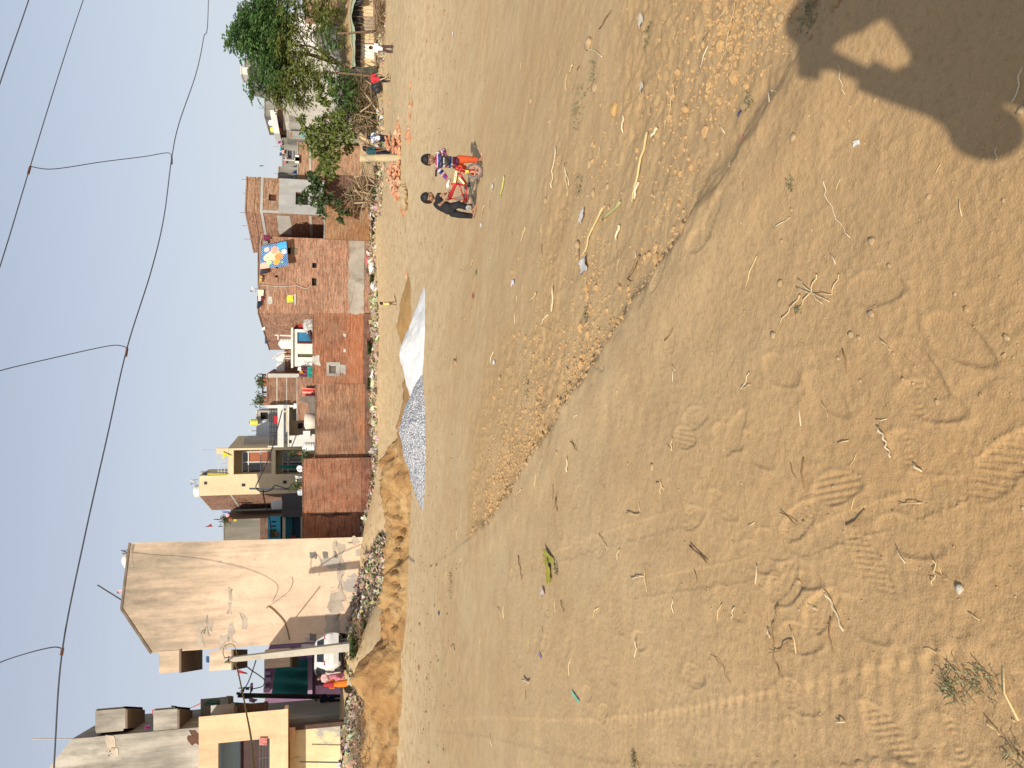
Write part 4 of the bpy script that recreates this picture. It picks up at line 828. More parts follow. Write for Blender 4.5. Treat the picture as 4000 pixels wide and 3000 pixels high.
# tall brick house with grey plastered bay
D0 = 47.0; co = W(c4(620,575), D0); R2 = W(c4(620,240), 47.7); zt = W(c4(273,575), D0).z; L3 = (W(c4(359,950), 51.6).x, 51.6)
A, B = L3, (co.x, D0); C_, Dd = (R2.x, 47.7), (R2.x+.5, 53)
fr = wrect(c4(490,450), c4(566,386), (co.x, D0), C_); fw_ = wrect(c4(748,490), c4(872,376), (co.x, D0), C_)
tB = house('brick_house', 'tallest brick house on the right with a grey plastered bay and bare rods on top', [A, B, C_, Dd], -1.2, zt, [BR3, BR4, BR3, BR3], {1: [fr, fw_]}, 'house', BR3)
A1, B1 = (co.x, D0), C_
w_ = window(tB, A1, B1, fr, mat('brown_shutter', (.07,.028,.016), (.10,.04,.02), 4, .7), M_rust, .12, 1); window(tB, A1, B1, fw_, M_dk, M_iron, .14, 2)
L1 = math.dist(A1, B1)
for a, c, nm, m, pr in ((383,408,'brick_course',BR3,.05),(410,438,'concrete_band',M_conc2,.03),(348,356,'brick_course',BR4,.03)):
    slab(tB, nm, m, A1, B1, (0, L1, wp(c4(c,400),A1,B1)[1], wp(c4(a,400),A1,B1)[1]), -pr, 0); Ls = math.dist(A, B)
    slab(tB, nm, m, A, B, (0, Ls, wp(c4(c+2,585),A,B)[1], wp(c4(a+2,585),A,B)[1]), -pr, 0)
slab(tB, 'corner_column', M_conc2, A1, B1, (.0, .16, -1, wp(c4(440,400),A1,B1)[1]), -.02, 0)
zb_ = wp(c4(588,400),A1,B1)[1]
b = MB(); holewall(b, Vector((A1[0],A1[1],0)).lerp(Vector((B1[0],B1[1],0)), .0)[:2], B1, -1, zb_, [fw_], 0); O, d, n, L = frame(A1, B1)
b.v = [v + n*.025 for v in b.v]; b.build('plastered_bay', plaster('grey_white_render', (.56,.555,.53), (.25,.25,.24), (-1,6), .5, None, (2.2,2.2,.6)), tB)
patch(tB, 'cement_patch', M_conc2, A, B, wrect(c4(592,770), c4(698,600), A, B), .02, 17, 8, .08)
slab(tB, 'concrete_band', M_conc2, A, B, wrect(c4(893,795), c4(902,600), A, B), -.02, 0)
for i, (a, c) in enumerate((((230,247),(290,247)),((243,380),(285,380)),((210,565),(280,567)),((235,692),(292,694)),((255,820),(330,822)))):
    DD = [47.7,47.4,47.0,48.6,50][i]; rod(c4(*a), c4(*c), DD+.1, .012, ['bare reinforcing rod at the right corner of the tallest brick roof','second bare rod from the right on the tallest brick roof','bare rod at the front corner of the tallest brick roof','bare rod on the left slope side of the tallest brick roof','leftmost bare rod on the tallest brick roof'][i], M_rust, 'reinforcing_rod')
# low wall below it: sunlit plastered part and shaded part
def lowwall(label, ly0, ly1, lxt, D, m, cap=None): return wallrun(label, ly0, ly1, lxt, m, D, cap=cap)
lowwall('low brick yard wall with a pale plastered face, right of the big brick house', 802, 935, 1270, 44.7, brick('orange_brick', (.44,.225,.105), (.33,.15,.068), (.36,.24,.14), (-.5,2.0,(.40,.14,.05),.6), .45), M_conc)
tq, Aq, Bq, zq = lowwall('low brick yard wall in tree shade with dry branches before it', 683, 801, 1266, 44.7, BRd)  # tree shade on this stretch is put into its dark brick colour
# brick house further right with the grey washing terrace
D0 = 49; A = (W((1240,712), D0).x, D0); B = (W((1240,560), D0).x, D0); zt = W(c6(1190, 800), D0).z; h = wrect(c6(1600,918), c6(1768,802), A, B)
t6 = house('brick_house', 'brick house half hidden by leaves, with one small shuttered window and a washing terrace', [A, B, (B[0], 54), (A[0], 54)], -1, zt, BR4, {0: [h]}, 'house', M_conc)
window(t6, A, B, h, mat('brown_shutter', (.07,.028,.016)), M_rust, .12, 1); slab(t6, 'concrete_band', M_conc2, A, B, (0, math.dist(A,B), wp(c6(1465,700),A,B)[1], wp(c6(1428,700),A,B)[1]), -.02, 0)
D0 = 51.5; A = (W(c6(1000,842), D0).x, D0); B = (W(c6(1000,215), D0).x, D0); zt = W(c6(858, 500), D0).z; h = wrect(c6(962,645), c6(1112,490), A, B)
t7 = house('terrace_room', 'grey cement terrace room with a dark striped shutter and washing on the roof', [A, B, (B[0], 56), (A[0], 56)], 0, zt, PL_grey, {0: [h]}, 'house', M_conc)
sh = pane(t7, A, B, h, stripes('striped_shutter', [(.05,.05,.06),(.05,.05,.06),(.05,.05,.06),(.25,.25,.27)], 2.2), .08, 'shutter')
D0 = 49.4; A = (W(c6(1000,1160), D0).x, D0); B = (W(c6(1000,842), D0).x, D0); zt = W(c6(775, 1000), D0).z
t8 = house('stair_room', 'stained grey cement stair room beside the tallest brick house', [A, B, (B[0], 54), (A[0], 54)], 0, zt, PL_grey, None, 'house', M_conc)
slab(t8, 'door_panel', mat('teal_door', (.12,.28,.27), (.08,.2,.2), 4), A, B, wrect(c6(1122,1158), c6(1180,1000), A, B), -.03, 0)
def bucket(p, rpx, D, m, label):
    c = W(p, D); r = rpx/FPX*D; t = thing('bucket', label, 'bucket', c); b = MB(); b.lathe(c, [(r*.75,-r), (r,r), (r*1.06,r), (r*1.06,r*1.08), (r*.9,r*1.06), (r*.7,-r*.8)], 16); b.build('body', m, t, True)
    b = MB(); b.tube([c+Vector((r*math.cos(a), -r*.3*math.sin(a), r+r*.8*math.sin(a))) for a in np.linspace(0, PI, 9)], .012, 5); b.build('handle', M_iron, t); return t
bucket(c6(1150, 968), 8, 49.2, mat('blue_plastic', (.02,.12,.50), (.02,.09,.4), 5, .4), 'blue bucket on the terrace edge beside the tallest brick house')
b = MB(); p = W(c6(1070,1105), 49.2); b.box(p.x-.28, p.x+.28, 48.9, 49.25, p.z-.25, p.z+.25); cl = thing('air_cooler', 'small dark air cooler box on the terrace edge left of the blue bucket', 'air cooler', (p.x, 49.1, p.z-.25)); b.build('case', mat('cooler_case', (.12,.12,.11), (.2,.2,.19), 4), cl)
b = MB(); b.torus((p.x, 48.88, p.z), (0,1,0), .17, .02, 18, 6); [b.bar((p.x-.16*math.cos(a), 48.88, p.z-.16*math.sin(a)), (p.x+.16*math.cos(a), 48.88, p.z+.16*math.sin(a)), .015) for a in (0, .8, 1.6, 2.4)]; b.build('grille', M_grey, cl)
for a, c, e, g_, col, lab in ((755,340,815,285,(.22,.03,.18),'purple cloth on the far right roof line'),(775,380,830,345,(.70,.35,.50),'pink cloth next to the purple cloth on the far roof line'),(790,500,822,432,(.05,.35,.45),'turquoise cloth on the far roof line'),(785,605,830,532,(.03,.06,.16),'navy patterned cloth on the far roof line'),
    (840,565,885,480,(.75,.40,.33),'salmon bundle on the terrace roof edge'),(877,705,908,650,(.10,.02,.05),'black and red cloth by the white pipes on the terrace'),(880,778,918,728,(.60,.14,.20),'red cloth at the left end of the terrace roof')):
    cloth('hung_cloth', lab, c6(a,c), c6(a,g_), c6(e,g_), c6(e,c), 51.3, fab(col), .06, 2, 'clothes')
b = MB(); q = 51.2
for a, c in (((870,690),(1115,700)),((912,640),(912,615)),((912,625),(935,690)),((1110,650),(1115,700))): b.bar(W(c6(*a), q), W(c6(*c), q), .06)
b.build('white_piping', mat('white_pipe', (.72,.68,.60), (.6,.56,.5), 3), None, False, 'white pipe frame on the washing terrace', 'pipe frame')
b = MB(); 
for k, y in enumerate((640, 680, 722)): p = W(c6(1165, y), 48.9); b.box(p.x-.12, p.x+.12, 48.8, 49, p.z-.12, p.z+.12, k % 2)
b.build('planter', [M_pvc, mat('orange_pot', (.70,.22,.04), (.6,.18,.04), 4)], None, False, 'white and orange containers on the terrace ledge', 'containers')
rod(c6(655,395), c6(780,405), 53, .02, 'striped tv aerial pole on the far terrace roof', M_grey, 'aerial', 'aerial'); rod(c6(655,975), c6(745,992), 52, .02, 'small slanted aerial above the stained stair room', M_grey, 'aerial', 'aerial'); rod(c6(735,1088), c6(765,1088), 49, .03, 'stub pipe on the corner of the stained stair room', M_iron, 'pipe', 'pipe')
# grey houses behind the trees
def backhouse(label, xa, xb, ya, yb, D, m, zb=-1, depth=5, holes=None, roofm=None, cat='house', name='house'):
    A = (W(c5((xa+xb)/2, yb), D).x, D); B = (W(c5((xa+xb)/2, ya), D).x, D); zt = W(c5(xa, (ya+yb)/2), D).z
    return house(name, label, [A, B, (B[0], D+depth), (A[0], D+depth)], zb, zt, m, holes, cat, roofm), A, B, zt
tg, A, B, z_ = backhouse('long pale grey rendered house behind the big tree', 720, 1600, 520, 1430, 51, PL_pale)
patch(tg, 'bare_patch', PL_grey, A, B, wrect(c5(760,1420), c5(900,1250), A, B), .02, 3, 8, .3)
backhouse('brick parapet strip above the long pale grey house', 655, 722, 1150, 1445, 51.3, BR3, 2, 4, None, None, 'wall', 'brick_parapet')
backhouse('stained grey roof room above the brick parapet, behind the tree', 515, 655, 1040, 1255, 53, PL_grey, 3, 4)
backhouse('white rendered house seen between the tree branches', 730, 1300, 200, 519, 50.5, PL_white)
tgd, A, B, z_ = backhouse('plain brick and clay wall behind the thatched shed', 950, 1420, -60, 199, 49.5, plaster('clay_wall', (.40,.27,.17), (.2,.13,.09), (0,6), .5))
backhouse('tall grey house top with a white roof box, high behind the tree crown', 300, 700, 640, 800, 62, PL_grey, 0, 5)
backhouse('far brown roof room at the top right, behind the tree crown', 245, 700, 100, 260, 62, PL_grey, 0, 5)
b = MB(); p0, p1 = W(c5(340, 835), 61.5), W(c5(268, 752), 61.5); b.box(p0.x, p1.x, 61, 62.6, p0.z, p1.z); b.box(p0.x-.05, p1.x+.05, 60.95, 62.65, p1.z, p1.z+.08); b.build('roof_box', PL_white, None, False, 'white cement water box on the tall grey house behind the tree', 'water box')
b = MB(); A, B = W(c5(612,1262), 51.6), W(c5(655,1505), 51.6); b.obox((A+B)/2, (B-A)/2, (0,1.2,0), Vector((0,0,.18))); b.build('roof_slab', mat('white_slab', (.74,.71,.66), (.6,.57,.52), 3), None, False, 'sloping white roof slab carrying a white and a yellow tank', 'roof slab')
tank(c5(545,1285), c5(612,1350), 51.2, 'white water tank on the sloping white roof slab, beside the yellow one', M_pvc); tank(c5(560,1362), c5(632,1420), 51.0, 'yellow water tank on the sloping white roof slab', M_yel)
for a, c, e, g_, col, lab in ((640,1325,672,1270,(.10,.18,.35),'blue cloth under the white roof slab'),(648,1385,680,1330,(.10,.02,.14),'dark purple cloth under the white roof slab'),(642,1425,685,1388,(.72,.18,.20),'red and pink cloth under the yellow tank')):
    cloth('hung_cloth', lab, c5(a,c), c5(a,g_), c5(e,g_), c5(e,c), 50.9, fab(col), .05, 2, 'clothes')
b = MB(); b.cyl(W(c5(760,1410), 50.7), W(c5(925,1420), 50.7), .05); b.build('drain_pipe', M_grey, None, False, 'grey drain pipe at the left corner of the pale grey house', 'pipe')
tw, A, B, z_ = backhouse('narrow patched wall with a painted lower half beside the pale grey house', 760, 1200, 1425, 1510, 50.3, PL_grey); slab(tw, 'teal_panel', mat('teal_paint', (.16,.42,.40), (.12,.33,.32), 3), A, B, wrect(c6(1240,195), c6(1330,100), A, B), -.02, 0); slab(tw, 'brick_pier', BR3, A, B, wrect(c6(1000,205), c6(1050,95), A, B), -.02, 0)
rod(c5(440,1160), c5(530,1180), 55, .015, 'thin leaning rod on the stained roof room behind the tree', M_iron)
cloth('tarpaulin', 'turquoise tarpaulin edge on the roof at the top of the tree', c5(235,670), c5(240,640), c5(275,640), c5(275,672), 61, fab((.15,.48,.47)), .05, 2, 'tarpaulin')
# ================= middle houses =================
# receding brick house behind the small white hut
DWH = 47.5
A = (W(c3(900,455)+() if False else c3(950,815), 46.6).x, 46.6); B = (W(c3(950,458), 46.6).x, 46.6); zt = W(c3(850,640), 46.6).z
hd, hb = wrect(c3(888,596), c3(1060,488), A, B), wrect(c3(893,725), c3(1040,695), A, B)
t = house('white_hut', 'small white roof hut with a blue door, below a white ribbed tank', [A, B, (B[0], 50), (A[0]+.2, 50)], 1, zt, PL_white, {0: [hd, hb]}, 'hut', PL_white, rh=.12, over=.15)
dr = pane(t, A, B, hd, mat('blue_door', (.015,.13,.26), (.03,.22,.40), 2, .4, spec=.5), .10, 'door'); slab(t, 'door_frame', mat('maroon_frame', (.10,.025,.02), (.08,.02,.02), 4), A, B, (hd[0]-.0, hd[0]+.10, hd[2], hd[3]), -.02, .04); pane(t, A, B, hb, mat('olive_pane', (.10,.09,.03), (.14,.12,.05), 3), .10, 'vent')
tank(c3(705,540), c3(835,645), 46.9, 'white ribbed water tank standing on the small white hut', M_pvc)
b = MB(); b.bar(W(c3(672,515), 47), W(c3(835,522), 47), .07); b.bar(W(c3(703,515), 46.9), W(c3(703,560), 46.9), .06); b.build('pipe', mat('white_pipe', (.72,.68,.60)), None, False, 'white standing pipe beside the tank on the white hut', 'pipe')
D0 = 52; A = (W(c3(820,890), D0).x, D0); B = (W(c3(820,640), D0).x, D0); zt = W(c3(772, 760), D0).z
house('brick_house', 'low brick house with white pipes and a tank, behind the white hut', [A, B, (B[0],57), (A[0],57)], 0, zt, BR2, None, 'house', M_conc2)
tank(c3(682,708), c3(770,770), 52.3, 'white ribbed water tank behind the white hut, on the low brick house', M_pvc)
tank(c3(820,735), c3(885,795), 49.5, 'cream small tank between the hut and the low brick house', mat('cream_plastic', (.75,.66,.52), (.65,.56,.44), 4, .5))
b = MB()
for a, c in (((645,742),(700,715)),((672,715),(860,718)),((775,738),(860,740)),((695,690),(780,680))): b.bar(W(c3(*a), 51.6), W(c3(*c), 51.6), .05)
b.build('white_piping', mat('white_pipe', (.72,.68,.60)), None, False, 'white water pipes around the tank behind the hut', 'pipe frame')
b = MB(); p = W(c3(745,830), 52.5); b.box(p.x-.5, p.x+.9, 52.2, 53, p.z-.3, p.z+.1); b.box(p.x-.3, p.x+.3, 52.2, 53, p.z+.1, p.z+.35); b.build('roof_box', PL_white, None, False, 'white roof clutter box left of the tank behind the hut', 'box')
for a, c, e, g_, col, lab in ((405,455+0,960,400,(.45,.03,.03),'red garment on the receding brick wall beside the hut'),): pass
cloth('hung_cloth', 'red and striped garments hanging on the brick wall beside the white hut', c3(885,460), c3(885,405), c3(960,405), c3(955,460), 46.9, stripes('redstripes', [(.42,.02,.03),(.35,.25,.2),(.2,.03,.04)], 2.3, 0), .05, 2, 'clothes')
b = MB(); b.ell(W(c3(1010,415), 46.2), .55, .4, .42, 12, 8); o = b.build('bundle', fab((.55,.54,.50),(.10,.10,.10)), None, True, 'white and black bundle on the wall top right of the hut door', 'bundle')
b = MB(); b.tube(smooth([W(p, 45.2) for p in (c3(1000,470), c3(1010,490), c3(1015,520), c3(1030,545), c3(1050,560))]), [.12]*24+[.1], 8); b.build('dark_cloth', fab((.03,.02,.025),(.12,.05,.06)), None, True, 'twisted dark cloth draped over the wall top by the blue door', 'cloth')
for i, (xx, yy) in enumerate(((560,430),(590,560))): cloth('hung_cloth', ['white and violet clothes on the receding roof edge of the big brick house','small dark cloth on the far end of the receding roof edge'][i], c3(xx-12,yy+35), c3(xx-14,yy-30), c3(xx+16,yy-25), c3(xx+20,yy+38), [47.5,50][i], fab([(.72,.72,.78),(.04,.05,.10)][i]), .05, 2, 'clothes')
dish(c3(985,778), 14, 45.1, 'grey satellite dish on the wall top in front of the white hut', (-.75,-.25,.6), mast=.4)
cloth('awning', 'green cloth screen left of the white hut on the wall top', c3(985,915), c3(985,818), c3(1033,818), c3(1033,915), 46.2, fab((.02,.26,.20)), .06, 2, 'awning')
cloth('hung_sari', 'dark maroon clothes with an orange piece, left of the white hut', c3(905,915), c3(900,822), c3(1000,826), c3(1000,915), 46.4, fab((.07,.012,.05),(.30,.12,.10)), .06, 3, 'clothes')
cloth('hung_cloth', 'orange small cloth among the dark maroon clothes', c3(915,880), c3(910,852), c3(935,850), c3(945,880), 46.3, fab((.62,.28,.03)), .04, 1, 'clothes'); cloth('hung_cloth', 'white cloth above the dark maroon clothes', c3(890,850), c3(895,822), c3(925,822), c3(925,860), 46.3, fab((.74,.72,.70)), .04, 1, 'clothes')
# brick house with pergola
D0 = 49.5; A = (W(c3(800,1184), D0).x, D0); B = (W(c3(800,887), D0).x, D0); zt = W(c3(605,1030), D0).z
tP = house('brick_house', 'brick house with plants and an iron pergola on its roof, right of the white house', [A, B, (B[0]+.4,55), (A[0],55)], 0, zt, BR2, None, 'house', BR2)
for a, c in ((688,698),(783,790)): slab(tP, 'cement_line', M_conc2, A, B, (0, math.dist(A,B), wp(c3(c,1000),A,B)[1], wp(c3(a,1000),A,B)[1]), -.015, 0)
slab(tP, 'corner_pillar', M_conc2, A, B, (math.dist(A,B)-.22, math.dist(A,B)+.02, 0, zt+.1), -.03, .1)
b = MB(); lo, hi = zt, W(c3(550,1000), D0+1).z
for y0 in (895, 1060):
    p = W(c3(560,y0), D0+.8); b.bar((p.x,p.y,zt), (p.x,p.y,hi), .09)
a, c = W(c3(556,895), D0+.8), W(c3(556,1068), D0+.8); b.bar(a, c, .09); b.bar(a+Vector((0,2,-.1)), c+Vector((0,2,-.1)), .09); b.bar(a, a+Vector((0,2,-.1)), .07); b.bar(c, c+Vector((0,2,-.1)), .07); b.bar((a.x,a.y,zt+.2), (a.x-.8,a.y,hi), .05); b.build('pergola', M_iron, None, False, 'dark iron pergola frame on the plant covered brick roof', 'pergola')
rod(c3(510,885), c3(600,890), D0+1, .02, 'upright iron post at the right of the pergola', M_iron); rod(c3(450,1180), c3(560,1182), D0+4, .02, 'thin aerial pole left of the roof plants', M_grey, 'aerial', 'aerial'); rod(c3(482,1208), c3(570,1208), D0+4, .02, 'second thin aerial pole left of the roof plants', M_grey, 'aerial', 'aerial')
def potplant(p, R_, H, D, label, seed):
    g = W(p, D); t = thing('potted_plant', label, 'plant', g); b = MB(); b.lathe(g, [(.10,0),(.15,.24),(.16,.24),(.13,.2)], 12); b.build('pot', mat('clay_pot', (.36,.14,.07)), t)
    r = np.random.default_rng(seed); b = MB(); st = MB()
    for k in range(7):
        e = g + Vector((r.normal(0,R_*.5), r.normal(0,R_*.5), .24+H*r.uniform(.5,1))); st.tube([g+Vector((0,0,.2)), e], .01, 4)
        for q in range(16):
            c = g.lerp(e, r.uniform(.4,1.05)) + Vector(r.normal(0,.1,3)); u = Vector(r.normal(0,1,3)).normalized()*.10; w = u.orthogonal().normalized()*.035; b.add([c-u, c+w, c+u, c-w], [(0,1,2,3)])
    b.build('leaves', M_weed2, t); st.build('stem', M_strawd, t); return t
potplant(c3(602,940), .25, .4, D0+.3, 'leafy pot plant under the iron pergola', 1); potplant(c3(600,985), .2, .3, D0+.3, 'small pot plant at the middle of the pergola roof', 2); potplant(c3(602,1120), .3, .4, D0+.3, 'bushy pot plant on the brick roof left of the pergola', 3); potplant(c3(602,1165), .22, .55, D0+.3, 'tall thin pot plant at the left end of the brick roof', 4)
# lower brick bit with red sari
D0 = 47; A = (W(c3(980,1330), D0).x, D0); B = (W(c3(980,918), D0).x, D0); zt = W(c3(892,1050), D0).z
house('brick_room', 'low sloping brick room with a red sari hung over it', [A, B, (B[0],49.3), (A[0],49.3)], .5, zt, BR3, None, 'house', M_conc)
cloth('hung_sari', 'red and pink striped sari hanging over the low brick room', c3(935,1085), c3(940,1020), c3(1072,1030), c3(1072,1088), 46.7, stripes('sari', [(.45,.03,.03),(.72,.26,.18),(.62,.10,.07),(.75,.36,.28)], 2.2, 0), .10, 3, 'clothes')
b = MB(); b.obox(W(c3(1010,1150), 46.4), Vector((.05,0,.62)).lerp(Vector((.5,0,.3)), .3), (0,.1,0), Vector((.12,0,-.1))); b.obox(W(c3(1035,1195), 46.3), (.6,0,.1), (0,.2,0), (.0,0,.22)); b.build('scrap_sheets', mat('old_board', (.20,.17,.14), (.12,.10,.09), 3), None, False, 'leaning dark boards on the wall top left of the red sari', 'boards')
# white house with black railings
D0 = 49; zt = W(c3(612,1300), D0).z; A = (W(c2(820,322), D0).x, D0); B = (W(c3(800,1186), D0).x, D0)
hA = wrect(c3(762,1480), c3(1062,1205), A, B)
tW = house('white_house', 'white two storey house with black slatted balcony railings', [A, B, (B[0],57), (A[0],57)], .5, zt-1.2, PL_white, {0: [hA]}, 'house', PL_white, dep=1.6)
O, d, n, L = frame(A, B)
bp = pane(tW, A, B, hA, PL_cream, 1.58, 'back_wall'); hd = wrect(c3(838,1340), c3(930,1248), A, B); slab(tW, 'door', M_glass, A, B, hd, 1.5, 1.56); hd2 = wrect(c3(880,1425), c3(950,1370), A, B); slab(tW, 'grille_window', mat('dark_red_grille', (.10,.03,.025), (.03,.02,.02), 14), A, B, hd2, 1.5, 1.56)
slab(tW, 'pillar', PL_white, A, B, wrect(c3(918,1300), c3(1062,1235), A, B), .3, .5) if False else None
sz = wp(c3(700,1400),A,B)[1]; slab(tW, 'parapet_slab', PL_white, A, B, (-.02, L+.02, sz-.35, sz), -.08, 0)
b = MB(); s0_, s1_ = wp(c3(650,1572),A,B)[0], wp(c3(650,1220),A,B)[0]; za, zb = wp(c3(692,1400),A,B)[1], wp(c3(622,1400),A,B)[1]
for k in range(5): z = za+(zb-za)*(k+.3)/4.6; b.bar(O+d*s0_+n*.03+Vector((0,0,z)), O+d*s1_+n*.03+Vector((0,0,z)), .05, .055)
for u in (0,.35,.5,.65,1): s = s0_+(s1_-s0_)*u; b.bar(O+d*s+n*.02+Vector((0,0,za-.05)), O+d*s+n*.02+Vector((0,0,zb+.05)), .05)
b.build('railing', M_blk, tW); slab(tW, 'parapet_post', PL_white, A, B, (s1_+.02, L, sz, zb+.15), -.04, .3); slab(tW, 'parapet_post', PL_white, A, B, (-.02, s0_-.02, sz, zb+.1), -.04, .3)
b = MB(); s0_, s1_ = wp(c3(1000,1470),A,B)[0], wp(c3(1000,1330),A,B)[0]; za, zb = wp(c3(1062,1400),A,B)[1], wp(c3(945,1400),A,B)[1]
for k in range(7): z = za+(zb-za)*(k+.3)/6.6; b.bar(O+d*s0_+n*.03+Vector((0,0,z)), O+d*s1_+n*.03+Vector((0,0,z)), .06, .07)
for u in (0,.45,.55,1): s = s0_+(s1_-s0_)*u; b.bar(O+d*s+n*.02+Vector((0,0,za)), O+d*s+n*.02+Vector((0,0,zb+.04)), .05)
b.build('railing', M_blk, tW); hv = wrect(c2(942,290), c2(972,262), A, B); slab(tW, 'vent', mat('dark_interior', (.018,.016,.016)), A, B, hv, -.01, 0)
cloth('hung_cloth', 'white cloth hanging at the right of the white house balcony', c3(850,1222), c3(855,1170), c3(925,1178), c3(965,1190), 48.4, fab((.80,.79,.77)), .10, 2, 'clothes')
cloth('hung_cloth', 'bright red cloth behind the upper black railing', c3(665,1362), c3(665,1290), c3(695,1290), c3(695,1362), 48.9, fab((.50,.02,.03)), .03, 2, 'clothes')
b = MB(); p = W(c3(1025,1340), 46.2); b.lathe(Vector((p.x,46.2,p.z-.45)), [(.42,0),(.50,.75),(.46,.8),(.3,.86)], 18); b.build('drum', mat('cream_drum', (.70,.64,.52), (.6,.54,.44), 3, .5), None, True, 'cream plastic drum on the wall top before the white house', 'drum')
b = MB()
for a, c in (((905,1480),(1055,1472)),((945,1452),(1015,1440)),((960,1436),(960,1490))): b.bar(W(c3(*a), 46), W(c3(*c), 46), .09)
b.box(W(c3(1000,1510),46).x, W(c3(1000,1432),46).x, 45.8, 46.1, W(c3(1012,1470),46).z, W(c3(945,1470),46).z); b.build('sink_stand', PL_white, None, False, 'white sink and pipes on the wall top before the white house', 'sink')
tank(c2(1062,285), c2(1168,378), 45.4, 'large white ribbed tank lying before the cream house, on the wall top', M_pvc)
potplant(c2(1165,395), .3, .5, 45.3, 'straggly plant beside the large white tank on the wall top', 7)
# pale blocks behind
D0 = 58; A = (W(c3(560,1598), D0).x, D0); B = (W(c3(560,1335), D0).x, D0)
house('pale_block', 'pale bluish roof block behind the white house', [A, B, (B[0],63), (A[0],63)], 3, W(c3(505,1450), D0).z, mat('pale_blue_wall', (.60,.65,.70), (.5,.55,.6), 1, .9, .1, (1,1,1), 'pos'), None, 'house', PL_white)
A = (W(c3(560,1334), D0).x, D0+.1); B = (W(c3(560,1238), D0).x, D0+.1); hh = wrect(c3(535,1322), c3(605,1255), A, B)
tt = house('stair_room', 'pale stair room with a dark opening, behind the white house', [A, B, (B[0],63), (A[0],63)], 3, W(c3(500,1290), D0).z, PL_pale, {0: [hh]}, 'house', PL_white); pane(tt, A, B, hh, M_dk, .17, 'opening')
tank(c3(425,1322), c3(508,1384), 57.5, 'yellow water tank on the pale block behind the white house', M_yel); tank(c2(640,222), c2(680,246), 57, 'tiny white tank on the pale block', M_pvc)
b = MB(); p = W(c2(665,270), 56.5)
for k in range(9): a = k*.7; b.bar(p, p+Vector((math.cos(a)*.5, 0, math.sin(a)*.42)), .05)
b.ell(p, .18, .18, .18); b.build('roof_turbine', mat('galvanised', (.55,.57,.58), (.42,.44,.46), 6, .4, metal=.3), None, False, 'grey bladed roof ventilator right of the cream house', 'ventilator')
rod(c2(600,180), c2(668,184), 57, .03, 'short white pole on the pale block', PL_white)
A = (W(c2(600,332), 55).x, 55); B = (W(c2(600,250), 55).x, 55); house('roof_room', 'pale grey roof room just right of the cream house', [A, B, (B[0],58), (A[0],58)], 2, W(c2(560,300), 55).z, PL_pale, None, 'house', PL_white)
# cream yellow three storey house
D0 = 53.5; zt = W(c2(177,650), D0).z; A = (W(c2(600,733), D0).x, D0); B = (W(c2(600,333), D0+.0).x, D0); M0 = W(c2(600,562), D0).x
C2 = W(c2(285,870), D_at(c2(285,870), zt)); zr = W(c2(425,450), D0).z
r1 = wrect(c2(470,560), c2(797,345), A, B); r2 = wrect(c2(832,560), c2(1120,345), A, B); vents = [wrect(c2(215,648), c2(243,620), A, B), wrect(c2(540,665), c2(573,637), A, B), wrect(c2(898,640), c2(930,612), A, B)]
tY = thing('cream_house', 'narrow cream yellow three storey house with two deep balconies', 'house', ((A[0]+B[0])/2, D0+2, .5))
b = MB(); O, d, n, L = frame(A, B); sm = M0-A[0]
holewall(b, A, B, .5, zr, [r1, r2] + vents[1:], .25, 0, 0); b.m = [0]*len(b.f)
holewall(b, A, (M0, D0), zr, zt, [vents[0]], .25, 0, 0); holewall(b, (M0, D0), (M0, D0+4), zr, zt, [], 0); holewall(b, B, (B[0]+.5, D0+5), .5, zr, [], 0)
holewall(b, (C2.x, C2.y), A, .5, zt, [], 0, 1); b.build('wall', [PL_yel, brick('side_brick', (.40,.20,.12), (.29,.13,.075), (.38,.31,.25), None, .3)], tY)
b = MB(); b.prism([(A[0],D0,zt), (M0,D0,zt), (M0,D0+4,zt), (C2.x+.3,C2.y,zt), (C2.x,C2.y,zt)], (0,0,.06)); b.build('roof', M_conc2, tY); b = MB(); b.prism([(M0,D0,zr), (B[0],D0,zr), (B[0]+.4,D0+5,zr), (M0,D0+5,zr)], (0,0,.05)); b.build('roof', M_conc2, tY)
for h in vents: 
    f = window(tY, A, B, h, M_dk, M_iron, .1, 1, .06)
